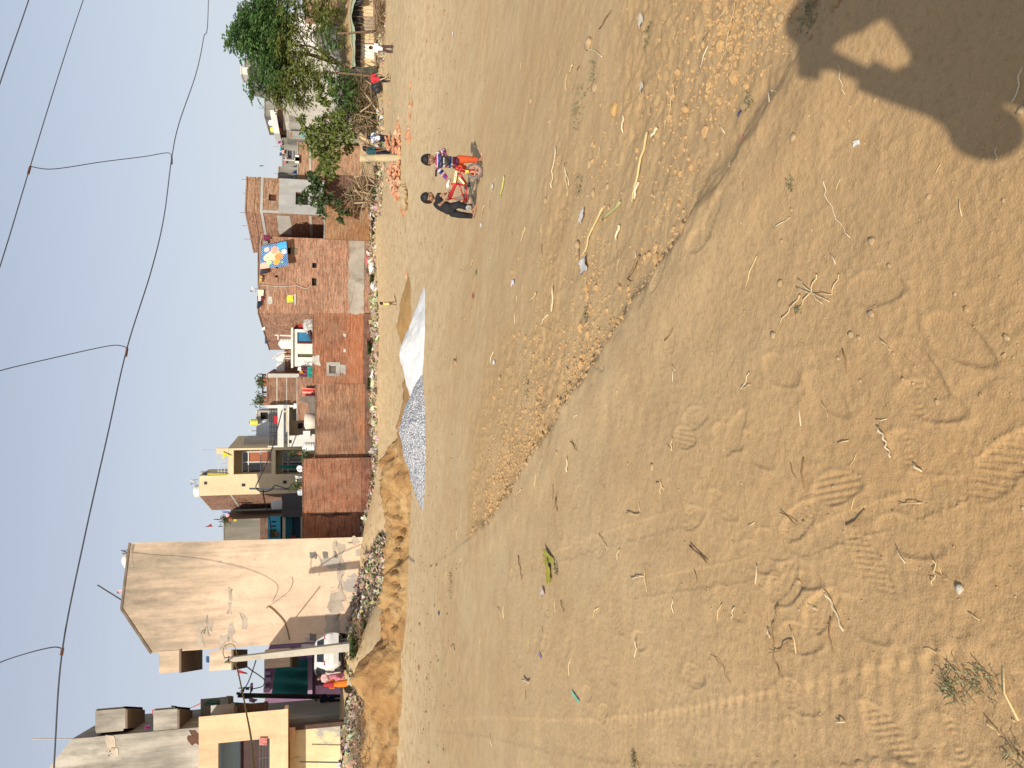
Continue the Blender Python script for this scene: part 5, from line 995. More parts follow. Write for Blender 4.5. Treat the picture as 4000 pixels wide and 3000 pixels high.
for i, h in enumerate((r1, r2)):
    s0, s1, z0, z1 = h; q = 1.3; bx = MB(); P = lambda s, z, e: O+d*s-n*e+Vector((0,0,z))
    bx.add([P(s0,z0,.25),P(s1,z0,.25),P(s1,z1,.25),P(s0,z1,.25),P(s0,z0,q),P(s1,z0,q),P(s1,z1,q),P(s0,z1,q)], [(0,4,5,1),(1,5,6,2),(2,6,7,3),(3,7,4,0),(4,7,6,5)]); bx.build('balcony_lining', PL_cream, tY)
    fm = mat('white_frame', (.66,.66,.66), (.55,.55,.56), 5); pw = (s1-s0); zz = z0+.28*(z1-z0) if i == 0 else z0
    if i == 0:
        slab(tY, 'balcony_panel', mat('brown_panel', (.36,.12,.05), (.30,.10,.04), 3, .6), A, B, (s0+pw*.44, s0+pw*.84, z0+.02, z0+(z1-z0)*.64), q-.16, q-.08)
        f = slab(tY, 'glass_door', M_glass, A, B, (s0+.03, s0+pw*.42, z0+.3*(z1-z0), z0+(z1-z0)*.66), q-.16, q-.08)
        slab(tY, 'transom_window', M_glass, A, B, (s0+.03, s0+pw*.84, z0+(z1-z0)*.70, z0+(z1-z0)*.81), q-.16, q-.08)
    else:
        slab(tY, 'glass_door', M_glass, A, B, (s0+.03, s0+pw*.44, z0, z0+(z1-z0)*.64), q-.16, q-.08); slab(tY, 'glass_door', M_glass, A, B, (s0+pw*.48, s0+pw*.84, z0, z0+(z1-z0)*.64), q-.16, q-.08); slab(tY, 'transom_window', M_glass, A, B, (s0+.03, s0+pw*.84, z0+(z1-z0)*.69, z0+(z1-z0)*.8), q-.16, q-.08)
    b = MB()
    for zq in (.66,.82): b.bar(P(s0+.02,z0+(z1-z0)*zq,q-.2), P(s0+pw*.86,z0+(z1-z0)*zq,q-.2), .07)
    for sq in (.43,.86): b.bar(P(s0+pw*sq,z0,q-.19), P(s0+pw*sq,z0+(z1-z0)*.85,q-.19), .07)
    b.build('door_frame', fm, tY)
s0, s1, z0, z1 = r1; b = MB()
for k in range(15): s = s0+(s1-s0)*(k+.5)/15; b.cyl(P(s,z0,.05), P(s,z0+.28*(z1-z0),.05), .012, n=5)
b.bar(P(s0,z0+.29*(z1-z0),.05), P(s1,z0+.29*(z1-z0),.05), .05); b.build('balcony_railing', M_grey, tY)
b = MB(); zrr = W(c2(335,450), D0).z
for k in range(8): x = M0+(B[0]-M0)*k/7; b.cyl((x,D0+.1,zr), (x,D0+.1,zrr), .015, n=5)
for zz in (zrr, zr+.4*(zrr-zr), zr+.7*(zrr-zr)): b.bar((M0,D0+.1,zz), (B[0],D0+.1,zz), .035)
b.build('roof_railing', mat('pale_rail', (.55,.55,.55)), tY); slab(tY, 'roof_post', PL_yel, A, B, (B[0]-A[0]-.35, B[0]-A[0]+.02, zr, zrr+.1), -.02, .3)
slab(tY, 'cement_line', M_conc2, (C2.x,C2.y), A, (0, math.dist((C2.x,C2.y),A), wp(c2(462,745),(C2.x,C2.y),A)[1], wp(c2(442,740),(C2.x,C2.y),A)[1]), -.02, 0)
tank(c2(115,655), c2(172,765), D0+1.2, 'white tank with a dish on top of the cream yellow house', M_pvc); dish(c2(118,612), 16, D0+1, 'dish leaning against the tank on the cream yellow house', (-.85,-.35,.35), mast=.5); dish(c2(222,540), 15, D0+.6, 'dark grey dish on the roof terrace of the cream yellow house', (-.8,-.5,.3), M_grey, .4)
cloth('hung_cloth', 'yellow triangular cloth on the roof railing of the cream house', c2(375,430), c2(375,362), c2(455,405), c2(400,400), D0-.1, fab((.68,.62,.04)), .03, 1, 'clothes'); cloth('hung_cloth', 'yellow cloth strip along the roof terrace floor of the cream house', c2(245,562), c2(240,552), c2(420,556), c2(420,563), D0-.08, fab((.66,.58,.06)), .02, 1, 'clothes')
cloth('hung_umbrella', 'folded green garden parasol hanging at the lower balcony', c2(852,505), c2(850,482), c2(1040,480), c2(1040,508), D0-.15, fab((.01,.16,.12)), .10, 1, 'parasol'); dish(c2(1045,510), 13, 45.3, 'white satellite dish on the wall top below the cream house', (-.2,-.9,.45), M_pvc, .3)
potplant(c2(1060,375), .35, .6, 50.3, 'plant on the lower balcony of the cream house', 9)
rod(c2(165,345), c2(342,347), D0+.2, .012, 'thin flag pole on the roof corner of the cream house', M_grey, 'flag_pole', 'flag pole'); cloth('flag', 'tiny cream flag on the pole above the cream house', c2(172,345), c2(172,342), c2(215,342), c2(215,352), D0+.2, fab((.72,.62,.5)), .05, 1, 'flag')
# steel pole with cable loop before the cream house
b = MB(); b.cyl(W(c2(605,682), 47), W(c2(1030,690), 47), .055, n=10); b.build('steel_pole', M_grey, None, True, 'grey steel cable pole standing in front of the cream house', 'pole')
b = MB(); b.tube(smooth([W(c2(*p), 46.9) for p in ((890,0),(840,200),(805,330),(740,500),(672,640),(665,675),(700,705),(780,700),(830,655),(870,665),(940,680),(1000,620))]), .035, 6); b.build('cable', M_blk, None, True, 'thick black cable running from the steel pole over the white house', 'cable')
b = MB(); b.tube(smooth([W(c2(*p), 46.9) for p in ((725,695),(735,780),(770,900),(790,1000),(795,1110))]), .035, 6); b.build('cable', M_blk, None, True, 'black cable dropping from the steel pole towards the peach house', 'cable')
tank(c2(1015,660), c2(1078,750), 45.2, 'bluish tank on the wall top at the foot of the steel pole', mat('bluish_tank', (.50,.58,.62), (.40,.47,.50), 4, .4)); potplant(c2(1078,665), .35, .5, 45.1, 'green plant on the wall top beside the bluish tank', 12)
b = MB(); p = W(c2(1060,590), 45.3)
for a, c in (((1000,575),(1080,590)),((1005,590),(1080,595)),((1010,605),(1015,640)),((1080,570),(1080,640))): b.bar(W(c2(*a), 45.3), W(c2(*c), 45.3), .06)
b.build('plastic_chair', M_pvc, None, False, 'white plastic stool frame on the wall top', 'stool')
# low houses between cream house and peach house
D0 = 55; A = (W(c2(820,1130), D0).x, D0); B = (W(c2(820,935), D0).x, D0); zt = W(c2(388,1030), D0).z
t = house('cement_house', 'grey cement house with bamboo poles and flags behind the turquoise parapet', [A, B, (B[0],60), (A[0],60)], .5, zt, plaster('dark_cement', (.28,.255,.21), (.12,.11,.09), (2,9), .6), None, 'house', M_conc); slab(t, 'brick_lower_wall', BRd, A, B, (0, math.dist(A,B), 1, wp(c2(700,1000),A,B)[1]), -.03, 0)
D0 = 50; A = (W(c2(820,1140), D0).x, D0); B = (W(c2(820,922), D0).x, D0); hs = [wrect(c2(798,y+12), c2(838,y-4), A, B) for y in (965,1003,1040,1078)]; zp = wp(c2(765,1000),A,B)[1]; zl = wp(c2(890,1000),A,B)[1]; ho = wrect(c2(918,1120), c2(1050,925), A, B)
M_tq = mat('turquoise_paint', (.06,.42,.62), (.09,.48,.66), 2, .6, .05)
t = thing('turquoise_house', 'low house with a bright turquoise slotted parapet and dark blue room', 'house', ((A[0]+B[0])/2, 51, .5)); b = MB(); holewall(b, A, B, zl, zp, hs, .15); b.build('parapet', M_tq, t)
for h in hs: pane(t, A, B, h, BRd, .14, 'slot')
b = MB(); holewall(b, A, B, .5, zl-.02, [ho], .2); b.build('wall', PL_cream, t); pane(t, A, B, ho, mat('dark_blue_room', (.015,.04,.07), (.03,.06,.09), 1.5), .19, 'opening'); b = MB(); b.box(A[0],B[0],D0,D0+4,zl-.02,zl+.1); b.build('floor_slab', M_conc, t)
slab(t, 'teal_curtain', fab((.015,.11,.13)), A, B, (ho[0]+.05, ho[0]+(ho[1]-ho[0])*.95, ho[2]+(ho[3]-ho[2])*.55, ho[3]), .02, .08)
tank(c2(785,790), c2(888,868), 48.5, 'grey white ribbed tank against the brick side of the cream house', mat('dull_tank', (.55,.57,.58), (.42,.44,.46), 3, .5))
b = MB(); A3 = W(c2(1000,732), 49.8); B3 = W(c2(1000,925), 49.8); b.box(B3.x, A3.x, 49.8, 50, .5, W(c2(885,830), 49.8).z); b.build('dark_wall', plaster('dark_slate_wall', (.12,.12,.125), (.06,.06,.06), (0,6), .5), None, False, 'dark slate coloured wall under the ribbed tank beside the cream house', 'wall')  # wall in a plain dark grey
for a, c, lab in (((298,948),(395,948),'dark bamboo pole with cloths on the grey cement house'),((338,1010),(388,1010),'short flag pole on the grey cement house')): rod(c2(*a), c2(*c), 55, .03, lab, M_iron, 'pole', 'pole')
cloth('flag', 'small dark red pennant above the grey cement house', c2(290,1012), c2(275,985), c2(240,1008), c2(215,1014), 55, fab((.35,.04,.04)), .04, 1, 'flag')
cloth('hung_cloth', 'blue and white cloth at the top of the brick side wall', c2(375,895), c2(370,870), c2(450,880), c2(440,892), 54, fab((.03,.09,.30),(.5,.5,.55)), .05, 1, 'clothes'); cloth('hung_cloth', 'small pink and white cloths by the bamboo pole', c2(405,930), c2(400,900), c2(435,905), c2(430,925), 54, fab((.68,.42,.50)), .04, 1, 'clothes'); cloth('hung_cloth', 'small yellow cloth at the foot of the bamboo pole', c2(470,965), c2(470,948), c2(495,948), c2(495,965), 54, fab((.68,.55,.04)), .03, 1, 'clothes')
potplant(c2(460,945), .3, .6, 54.5, 'dry plant at the foot of the bamboo pole', 14); bucket(c2(990,1100), 6, 49.6, mat('red_plastic', (.55,.05,.02)), 'small red bucket in the dark blue room')
potplant(c2(860,1075), .2, .3, 49.8, 'tiny plant on the turquoise parapet', 15)
# ================= houses on the left =================
PL_peach = plaster('peach_house_paint', (.80,.60,.435), (.29,.25,.19), (3.0,12.5), .80, (1.2,3.4,(.42,.385,.34),.66))
PL_peach2 = plaster('bright_peach_paint', (.78,.53,.33), (.30,.22,.14), (3,9.5), .5); PL_cream2 = plaster('cream_lower_paint', (.76,.61,.37), (.36,.28,.17), (1,6), .25, (1.0,2.5,(.40,.375,.335),.60))
PL_old = plaster('old_grey_wall', (.52,.485,.42), (.19,.175,.15), (1,13), .75)
A = (ray(1000,2539)[0]*41, 41.0); B = (ray(900,2108)[0]*42.5, 42.5)
def plane_pts(pts, A, B):
    O, d, n, L = frame(A, B); out_ = []
    for p in pts: s, z = wp(p, A, B); out_.append((s, z))
    return out_, O, d, n
outl, O, d, n = plane_pts([c1(1800,138), c1(566,166), c1(521,524), c1(545,558), c1(682,748)], A, B)
s_l = wp(c1(900,747), A, B)[0]; zc = outl[4][1]; zt = max(p[1] for p in outl)
out2 = [(outl[0][0], -.4), (outl[1][0], outl[1][1]), (outl[2][0], outl[2][1]), (outl[3][0], outl[3][1]), (s_l, zc), (s_l, -.4)]
tPe = thing('peach_house', 'tall stained peach house with a sloping stair parapet, white car at its foot', 'house', (O+d*4).xyz + Vector((0,2,-.4))); b = MB()
P = [O+d*s+Vector((0,0,z)) for s, z in out2]; bk = lambda p: Vector((p.x-.9, p.y+3.4, p.z)); Q = [bk(p) for p in P]; m_ = len(P)
b.add(P+Q, [tuple(range(m_-1,-1,-1)), tuple(range(m_, 2*m_))] + [(i, (i+1) % m_, (i+1) % m_+m_, i+m_) for i in range(m_)]); b.build('wall', PL_peach, tPe)
rim = MB(); T = [O+d*s+Vector((0,0,z)) for s, z in out2[1:5]]
for a, c in zip(T[:-1], T[1:]): rim.bar(a-n*.1+Vector((0,0,.04)), c-n*.1+Vector((0,0,.04)), .28, .10)
rim.build('coping', mat('mossy_coping', (.16,.13,.10), (.26,.22,.17), 2.5, .95, .4, (1,1,1), 'pos'), tPe)
def balc(parent, p_top, p_bot, ly0, ly1, D, m, depth, label=None, th=.10):
    """projecting balcony seen from its end: solid parapet box, open front and a shaded ceiling under the slab"""
    zt_, zb_ = W((p_top, ly0), D).z, W((p_bot, ly0), D).z; mid = (p_top+p_bot)/2; x0, x1 = W((mid, ly1), D).x, W((mid, ly0), D).x; b = MB()
    b.box(x0, x1, D, D+th, zb_, zt_); b.box(x0, x0+th, D+th, D+depth, zb_, zt_); b.box(x1-th, x1, D+th, D+depth, zb_, zt_); b.box(x0+th, x1-th, D+th, D+depth, zb_, zb_+.12); b.box(x0, x1+.0, D+depth, D+depth+th, zb_, zt_); kx_ = (x1 if x1 < 0 else x0)/D - .01; sh_ = lambda bb: [setattr(v, 'x', v.x + kx_*(v.y-D)) for v in bb.v]; sh_(b); o = b.build('balcony', m, parent)
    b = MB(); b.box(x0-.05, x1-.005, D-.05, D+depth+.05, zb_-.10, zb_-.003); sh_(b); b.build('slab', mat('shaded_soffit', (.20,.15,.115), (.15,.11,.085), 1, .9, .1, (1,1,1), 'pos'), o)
    return o
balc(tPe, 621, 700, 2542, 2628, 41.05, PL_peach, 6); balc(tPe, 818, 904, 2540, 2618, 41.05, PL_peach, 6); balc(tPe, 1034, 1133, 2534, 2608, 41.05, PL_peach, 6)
cloth('hung_cloth', 'dark blue cloth hanging between the two upper balconies of the peach house', c1(975,812), c1(975,778), c1(1010,778), c1(1010,815), 41.4, fab((.03,.09,.20)), .04, 1, 'clothes'); cloth('hung_cloth', 'red cloth edge hanging under the middle balcony of the peach house', c1(1150,870), c1(1150,850), c1(1195,866), c1(1200,872), 41.2, fab((.42,.04,.05)), .05, 1, 'clothes')
for k, (x, y, w, h) in enumerate(((1555,237,26,18),(1620,233,22,16),(1555,676,28,20),(1674,232,12,14))): patch(tPe, 'cement_patch', mat('dark_patch', (.17,.165,.15), (.26,.25,.22), 4, .9, .3, (1,1,1), 'pos'), A, B, wrect(c1(x-w/1.6,y+h), c1(x+w/1.6,y-h), A, B), .012, k+3, 4, .12)
M_bare = mat('bare_cement', (.54,.455,.36), (.36,.315,.26), 1.8, .95, .5, (1,1,1), 'pos')
for k, (xa, ya, xb, yb) in enumerate(((925,720,965,610),(960,660,990,560),(990,640,1005,590),(1085,700,1125,600),(1090,560,1120,490),(1100,480,1112,410),(1165,630,1190,560),(1045,740,1090,660),(560,290,585,170),(1625,700,1700,540),(1640,540,1720,430),(1690,300,1720,170),(1660,260,1690,160),(1690,420,1715,300),(1750,180,1790,140))): patch(tPe, 'bare_patch', M_bare, A, B, wrect(c1(xa,ya), c1(xb,yb), A, B), .008, k+31, 8, .34)
def wallcable(pts, A, B, r, m, label):
    O, d, n, L = frame(A, B); P = []
    for p in pts: s, z = wp(p, A, B); P.append(O+d*s+n*.05+Vector((0,0,z)))
    b = MB(); b.tube(smooth(P), r, 5); return b.build('cable', m, None, True, label, 'cable')
wallcable([c1(1425,690),c1(1415,640),c1(1395,590),c1(1350,540),c1(1315,512),c1(1300,520)], A, B, .024, mat('olive_cable', (.16,.12,.04), (.2,.15,.06)), 'thick olive cable curving on the shaded corner of the peach house')
wallcable([c1(1320,505),c1(1370,470),c1(1420,430),c1(1440,385),c1(1436,352)], A, B, .012, M_conc, 'thin grey wire looping on the peach house wall'); wallcable([c1(575,222),c1(700,235),c1(900,250),c1(1100,285),c1(1250,330),c1(1340,380),c1(1360,420),c1(1330,490)], A, B, .010, M_conc, 'long thin grey wire sagging down the peach house wall')
None and wallcable([c1(1595,260),c1(1580,360),c1(1530,460),c1(1465,585)], A, B, .015, M_conc, 'cable shadow shaped as a thin wire near the foot of the peach house')  # a cable's shadow modelled as a wire, switched off
dish(c1(534,210), 13, 43.5, 'dark satellite dish on the right roof corner of the peach house', (-.9,-.1,.45), M_grey, .3); b = MB(); p0, p1 = W(c1(548,302), 44), W(c1(520,232), 44); b.box(p0.x, p1.x, 44, 45, p0.z, p1.z-.1); b.ell(((p0.x+p1.x)/2, 44.4, p1.z-.1), .35, .35, .22); b.build('roof_box', PL_white, None, True, 'white low tank on the right roof corner of the peach house', 'tank')
rod(c1(388,394), c1(522,478), 43, .035, 'slanting dark pipe sticking up from the peach house roof', M_iron, 'pipe', 'pipe'); cloth('hung_cloth', 'faint pink cloth on the roof edge of the peach house', c1(490,440), c1(500,418), c1(528,418), c1(528,440), 43.2, fab((.62,.42,.45)), .04, 1, 'clothes')
# white drain pipe at shaded corner
b = MB(); b.cyl(W(c7(1085,88), 40.85), W(c7(1300,80), 40.85), .12, n=10); b.build('drain_pipe', M_conc2, None, True, 'pale grey drain pipe at the shaded corner of the peach house above the car', 'pipe')
# ---- grey house far left
D0 = 40; A = (-30, D0); xr = ray(650,2853)[0]*D0; B = (xr, D0); zt = W(c1(375,1090), D0).z; O, d, n, L = frame(A, B)
pts = [c1(125,1382), c1(250,1225), c1(372,1092)]; pr = [wp(p, A, B) for p in pts]; zlow = pr[0][1]; s_top = pr[2][0]
tG = thing('grey_house', 'tall stained grey house at far left with a slanting stair parapet', 'house', (xr-5, D0+3, .5)); b = MB()
sl = (pr[0][1]-pr[2][1])/(pr[0][0]-pr[2][0]); poly = [(0,.5), (s_top,.5), (s_top,zt), (s_top-0.0,zt)]
poly = [(L,.5), (L,zt), (s_top,zt), (pr[1][0],pr[1][1]), (pr[0][0],pr[0][1]), (0, pr[0][1]+3)] if False else [(L,.5), (L,zt), (min(s_top, L-.01),zt), pr[1], pr[0], (pr[0][0]-3, pr[0][1]+ .0 + abs(sl)*3), (pr[0][0]-3, .5)]
P = [O+d*s+Vector((0,0,z)) for s, z in poly]; b.prism(P, (-1.5, 6, 0)); b.build('wall', PL_old, tG)
balc(tG, 372, 490, 2853, 2772, D0-.0, PL_old, 3.2) if False else None
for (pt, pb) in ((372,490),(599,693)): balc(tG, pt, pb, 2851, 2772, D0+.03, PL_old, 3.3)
rod(c1(30,1225), c1(252,1225), 40.5, .03, 'tall thin pole on the slanting parapet of the grey house', mat('pale_pole', (.45,.43,.36)), 'pole', 'pole')
cloth('hung_cloth', 'red printed cloth between the balconies of the grey house', c1(685,1095), c1(682,1068), c1(712,1064), c1(705,1090), D0+.5, fab((.40,.10,.11)), .05, 1, 'clothes'); cloth('hung_cloth', 'dark magenta bundle on the ledge of the grey house', c1(640,1170), c1(645,1150), c1(672,1148), c1(672,1172), D0-.1, fab((.15,.02,.08)), .06, 1, 'clothes'); cloth('hung_cloth', 'black cloth on the top of the middle balcony of the grey house', c1(790,1058), c1(785,1045), c1(815,1044), c1(820,1056), D0+.2, fab((.03,.03,.035)), .05, 1, 'clothes')
for k, (xa, ya, xb, yb) in enumerate(((435,1290,480,1215),(455,1320,500,1280),(890,1250,925,1190))): patch(tG, 'bare_patch', M_bare if k < 2 else mat('soot'  , (.10,.055,.04)), (A[0],A[1]), (B[0],B[1]), wrect(c1(xa,yb), c1(xb,ya), A, B), .02, k+51, 8, .3)
cloth('flag', 'small orange red pennant between the grey house and the cloth awning', c1(950,1035), c1(945,1030), c1(890,1056), c1(892,1058), 40, fab((.55,.12,.03)), .04, 1, 'flag')
# ---- bright peach house, lower left
D0 = 36; xr = ray(950,2785)[0]*D0; zt = W(c1(935,1200), D0).z; zl = W(c1(1398,1200), D0).z; A = (-24.5, D0); B = (xr, D0)
rec = wrect(c1(1040,1400), c1(1318,1222), A, B); rec = (rec[0]-2.2, rec[1], rec[2], rec[3]); tN = thing('peach_shop_house', 'bright peach upper storey with a blue recessed balcony over a cream lower wall', 'house', (-19, D0+2, 1.2)); b = MB(); O, d, n, L = frame(A, B)
holewall(b, A, B, zl, zt, [rec], .22); holewall(b, B, (B[0]-1.5, D0+3.6), zl, zt, []); b.add([(A[0],D0,zl),(B[0],D0,zl),(B[0]-1.5,D0+3.6,zl),(A[0],D0+3.6,zl)], [(0,1,2,3)]); b.add([(A[0],D0,zt),(B[0],D0,zt),(B[0]-1.5,D0+3.6,zt),(A[0],D0+3.6,zt)], [(3,2,1,0)]); b.add([(A[0],D0+3.6,zl),(B[0]-1.5,D0+3.6,zl),(B[0]-1.5,D0+3.6,zt),(A[0],D0+3.6,zt)], [(0,1,2,3)]); b.build('upper_wall', PL_peach2, tN)
s0, s1, z0, z1 = rec; Pq = lambda s, z, e: O+d*s-n*e+Vector((0,0,z)); b = MB(); q = 1.5
b.add([Pq(s0,z0,.22),Pq(s1,z0,.22),Pq(s1,z1,.22),Pq(s0,z1,.22),Pq(s0,z0,q),Pq(s1,z0,q),Pq(s1,z1,q),Pq(s0,z1,q)], [(0,4,5,1),(1,5,6,2),(2,6,7,3),(3,7,4,0),(4,7,6,5)]); b.build('balcony_lining', mat('pale_blue_lining', (.34,.44,.50), (.28,.37,.43), .8, .85, .1, (1,1,1), 'pos'), tN)
hd = wrect(c1(1150,1400), c1(1318,1290), A, B); slab(tN, 'door', mat('maroon_door', (.045,.022,.02), (.07,.03,.028), 3, .6), A, B, (hd[0]-1.5, hd[1], z0, hd[3]), q-.1, q-.02); slab(tN, 'door_frame', mat('maroon_frame', (.10,.025,.02)), A, B, (hd[1], hd[1]+.1, z0, hd[3]+.08), q-.13, q-.02); slab(tN, 'door_frame', mat('maroon_frame', (.10,.025,.02)), A, B, (hd[0]-1.5, hd[1]-.002, hd[3]+.002, hd[3]+.08), q-.13, q-.02)
fo = wp(c1(1110,1256), A, B); b = MB(); b.torus(Pq(fo[0], fo[1], q-.06), n, .22, .035, 18, 6); [b.bar(Pq(fo[0]-.2*math.cos(a), fo[1]-.2*math.sin(a), q-.06), Pq(fo[0]+.2*math.cos(a), fo[1]+.2*math.sin(a), q-.06), .10, .02) for a in (.3,1.1,1.9,2.7)]; b.build('exhaust_fan', M_blk, tN)
b = MB(); z_ = [wp(c1(x,1300),A,B)[1] for x in (1262,1280,1296,1312)]
for z in z_: b.bar(Pq(s0,z,.1), Pq(wp(c1(1290,1262),A,B)[0],z,.1), .035)
for s in (wp(c1(1290,1264),A,B)[0], wp(c1(1290,1330),A,B)[0]): b.bar(Pq(s,z0,.1), Pq(s,z_[0]+.03,.1), .05)
b.build('railing', M_iron, tN); slab(tN, 'ledge', PL_peach2, A, B, (0, L+.06, zl-.16, zl-.002), -.12, .3)
cloth('hung_cloth', 'faded red printed cloth over the railing of the blue balcony', c1(1262,1258), c1(1262,1218), c1(1304,1220), c1(1304,1258), D0-.06, fab((.46,.13,.12),(.55,.35,.3)), .03, 2, 'clothes')
D1 = 37; A1 = (-25, D1); xr1 = ray(1230,2832)[0]*D1; B1 = (xr1, D1); b = MB(); holewall(b, A1, B1, .3, zl-.165, []); holewall(b, B1, (B1[0]-3.4, D1+8), .3, zl-.165, []); b.build('lower_wall', PL_cream2, tN)
O1, d1, n1, L1 = frame(A1, B1); slab(tN, 'shop_pillar', mat('dark_wood', (.10,.06,.04), (.06,.04,.03), 3, .8), A1, B1, (L1-.14, L1+.06, .5, zl-.2), -.06, .2); slab(tN, 'beam', PL_peach2, A1, B1, (L1-.5, L1+.02, zl-.42, zl-.17), -.35, 0); slab(tN, 'plinth_gap', M_dk, A1, B1, (0, L1, W(c1(1706,1300),D1).z-.10, W(c1(1700,1300),D1).z), -.03, 0); slab(tN, 'plinth', M_conc, A1, B1, (0, L1+.4, .2, W(c1(1708,1300),D1).z-.102), -.35, 0)
rod(c1(1480,1349), c1(1752,1353), 36.2, .03, 'dark upright rod standing in front of the cream lower wall', M_iron)
# ---- lane between: stacked balconies, dark shop side, purple end house
b = MB(); t = thing('lane_house', 'dark side house in the lane with shaded doors behind the bright peach house', 'house', (-17.5, 42, .5)); A = (ray(1250,2822)[0]*39.5, 39.6); B = (ray(1250,2750)[0]*47, 47.5); O, d, n, L = frame(A, B); hs = [wrect(c7(1040,1040), c7(1590,945), A, B), wrect(c7(1150,930), c7(1560,850), A, B), wrect(c7(960,860), c7(1130,775), A, B)]
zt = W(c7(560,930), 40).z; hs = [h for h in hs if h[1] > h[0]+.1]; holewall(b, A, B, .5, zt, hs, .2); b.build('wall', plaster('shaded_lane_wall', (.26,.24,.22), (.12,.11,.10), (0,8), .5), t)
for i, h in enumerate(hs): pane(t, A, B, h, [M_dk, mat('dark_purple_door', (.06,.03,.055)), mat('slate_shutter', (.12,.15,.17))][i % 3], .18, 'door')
slab(t, 'door_frame', mat('dark_wood', (.10,.06,.04)), A, B, (hs[0][0]-.15, hs[0][0], hs[0][2], hs[0][3]), -.05, .05); slab(t, 'door_frame', M_grey, A, B, (hs[0][1], hs[0][1]+.12, hs[0][2], hs[0][3]), -.06, .05)
for k, (xa, xb, ya, yb, D_) in enumerate(((1000,1110,1045,1065,38.5),(1050,1085,1000,1050,43),(1140,1290,1040,1065,39.2),(945,1100,1010,1042,43.5))):
    p0, p1 = W(c1(xb, yb+20), D_), W(c1(xa, ya), D_); bb = MB(); bb.box(p0.x-.4, p1.x, D_, D_+.9, p0.z, p1.z); bb.box(p0.x-.45, p1.x+.04, D_-.05, D_+.95, p0.z-.09, p0.z-.002); [setattr(v, 'x', v.x-.43*(v.y-D_)) for v in bb.v]; bb.build('balcony', [PL_old, M_conc, BRd, PL_old][k], t)
cloth('awning', 'grey and green tarpaulin strip over the lane balconies', c1(960,1045), c1(985,1016), c1(1235,1030), c1(1235,1050), 43, fab((.02,.20,.14),(.20,.22,.22)), .10, 2, 'awning', D2=44)
D0 = 52; A = (ray(1200,2790)[0]*D0, D0); B = (ray(1200,2560)[0]*D0, D0); zt = W(c7(620,500), D0).z
t = house('purple_house', 'purple house at the end of the lane behind a hanging green sheet', [A, B, (B[0]-.6,57), (A[0],57)], .5, zt, plaster('purple_paint', (.30,.17,.29), (.10,.06,.09), (1,9), .5), None, 'house', PL_pale); O, d, n, L = frame(A, B)
h = wrect(c7(1230,680), c7(1600,400), A, B); slab(t, 'shaded_base', mat('purple_in_shade', (.10,.05,.09), (.07,.035,.06), 2), A, B, (0, L, .5, h[3]), -.10, 0); slab(t, 'ledge', mat('lilac_trim', (.36,.24,.36), (.3,.2,.3), 2), A, B, (0, L, h[3], h[3]+.35), -.4, 0)  # shade on the lower purple wall is put into a darker purple slab
for k, (xa, ya, xb, yb) in enumerate(((620,400,690,430),(610,470,700,520),(600,600,680,650),(430,555,460,640))): slab(t, 'lilac_parapet', mat('lilac_trim', (.36,.24,.36)), A, B, wrect(c7(xb, yb), c7(xa, ya), A, B), -.3-.02*k, 0)
cloth('awning', 'huge dark green sheet hanging across the purple house in the lane', c7(700,690), c7(770,260), c7(1170,250), c7(1170,690), 51, fab((.012,.115,.115),(.02,.15,.14)), .35, 2.5, 'awning', 20, 14); cloth('awning', 'pale pink sheet bundled at the top of the lane pole', c7(410,800), c7(405,740), c7(530,760), c7(480,800), 47.5, fab((.66,.38,.42)), .15, 2, 'cloth')
# ---- poles
M_pole = mat('concrete_pole', (.50,.46,.38), (.40,.365,.30), 2, .9, .2, (1,1,.4), 'pos'); t = thing('concrete_pole', 'leaning tapered concrete pole standing before the white car', 'pole', W(c1(1768,724), 36.4)); D_ = t.location.y; b = MB(); p0 = W(c1(1790,722), D_); p1 = W(c1(1072,800), D_+.2)
b = MB(); dr = (p1-p0).normalized(); sx = dr.cross(Vector((0,1,0))).normalized()*-1; sy = sx.cross(dr)
b.add([p0-sx*.19-sy*.15, p0+sx*.19-sy*.15, p0+sx*.19+sy*.15, p0-sx*.19+sy*.15, p1-sx*.10-sy*.08, p1+sx*.10-sy*.08, p1+sx*.10+sy*.08, p1-sx*.10+sy*.08], [(0,3,2,1),(4,5,6,7),(0,1,5,4),(1,2,6,5),(2,3,7,6),(3,0,4,7)]); b.build('shaft', M_pole, t)
b = MB(); q = p0.lerp(p1, .965); b.tube([q+sx*.16, q-sy*.14, q-sx*.16, q+sy*.14, q+sx*.16], .025, 5); b.tube([p0.lerp(p1,.12)+sx*.2*s for s in (1,)] + [p0.lerp(p1,.115)-sy*.2, p0.lerp(p1,.12)-sx*.2], .03, 5); b.build('cable_band', M_iron, t)
ptop = q; b = MB(); b.tube(smooth([q-sx*.15, q+Vector((.2,0,.22)), q+Vector((.6,0,.2)), q+Vector((.65,.1,-.15)), q+Vector((.2,0,-.35)), q+Vector((-.25,0,-.3))]), .018, 6); b.build('cable', mat('olive_cable', (.16,.12,.04)), None, True, 'looped olive cable hanging at the top of the leaning concrete pole', 'cable')
def span(pts, r, label, m=M_blk, name='cable', cat='cable'):
    b = MB(); b.tube(smooth([W(p, D) for p, D in pts], 8), r, 6); return b.build(name, m, None, True, label, cat)
span([(c7(95,290),36.5),(c7(230,320),35.5),(c7(320,670),33),(c7(370,930),29),(c7(430,1250),24),(c7(475,1690),19)], .03, 'black cable sagging from the concrete pole out over the bright peach house', mat('olive_cable', (.16,.12,.04)))
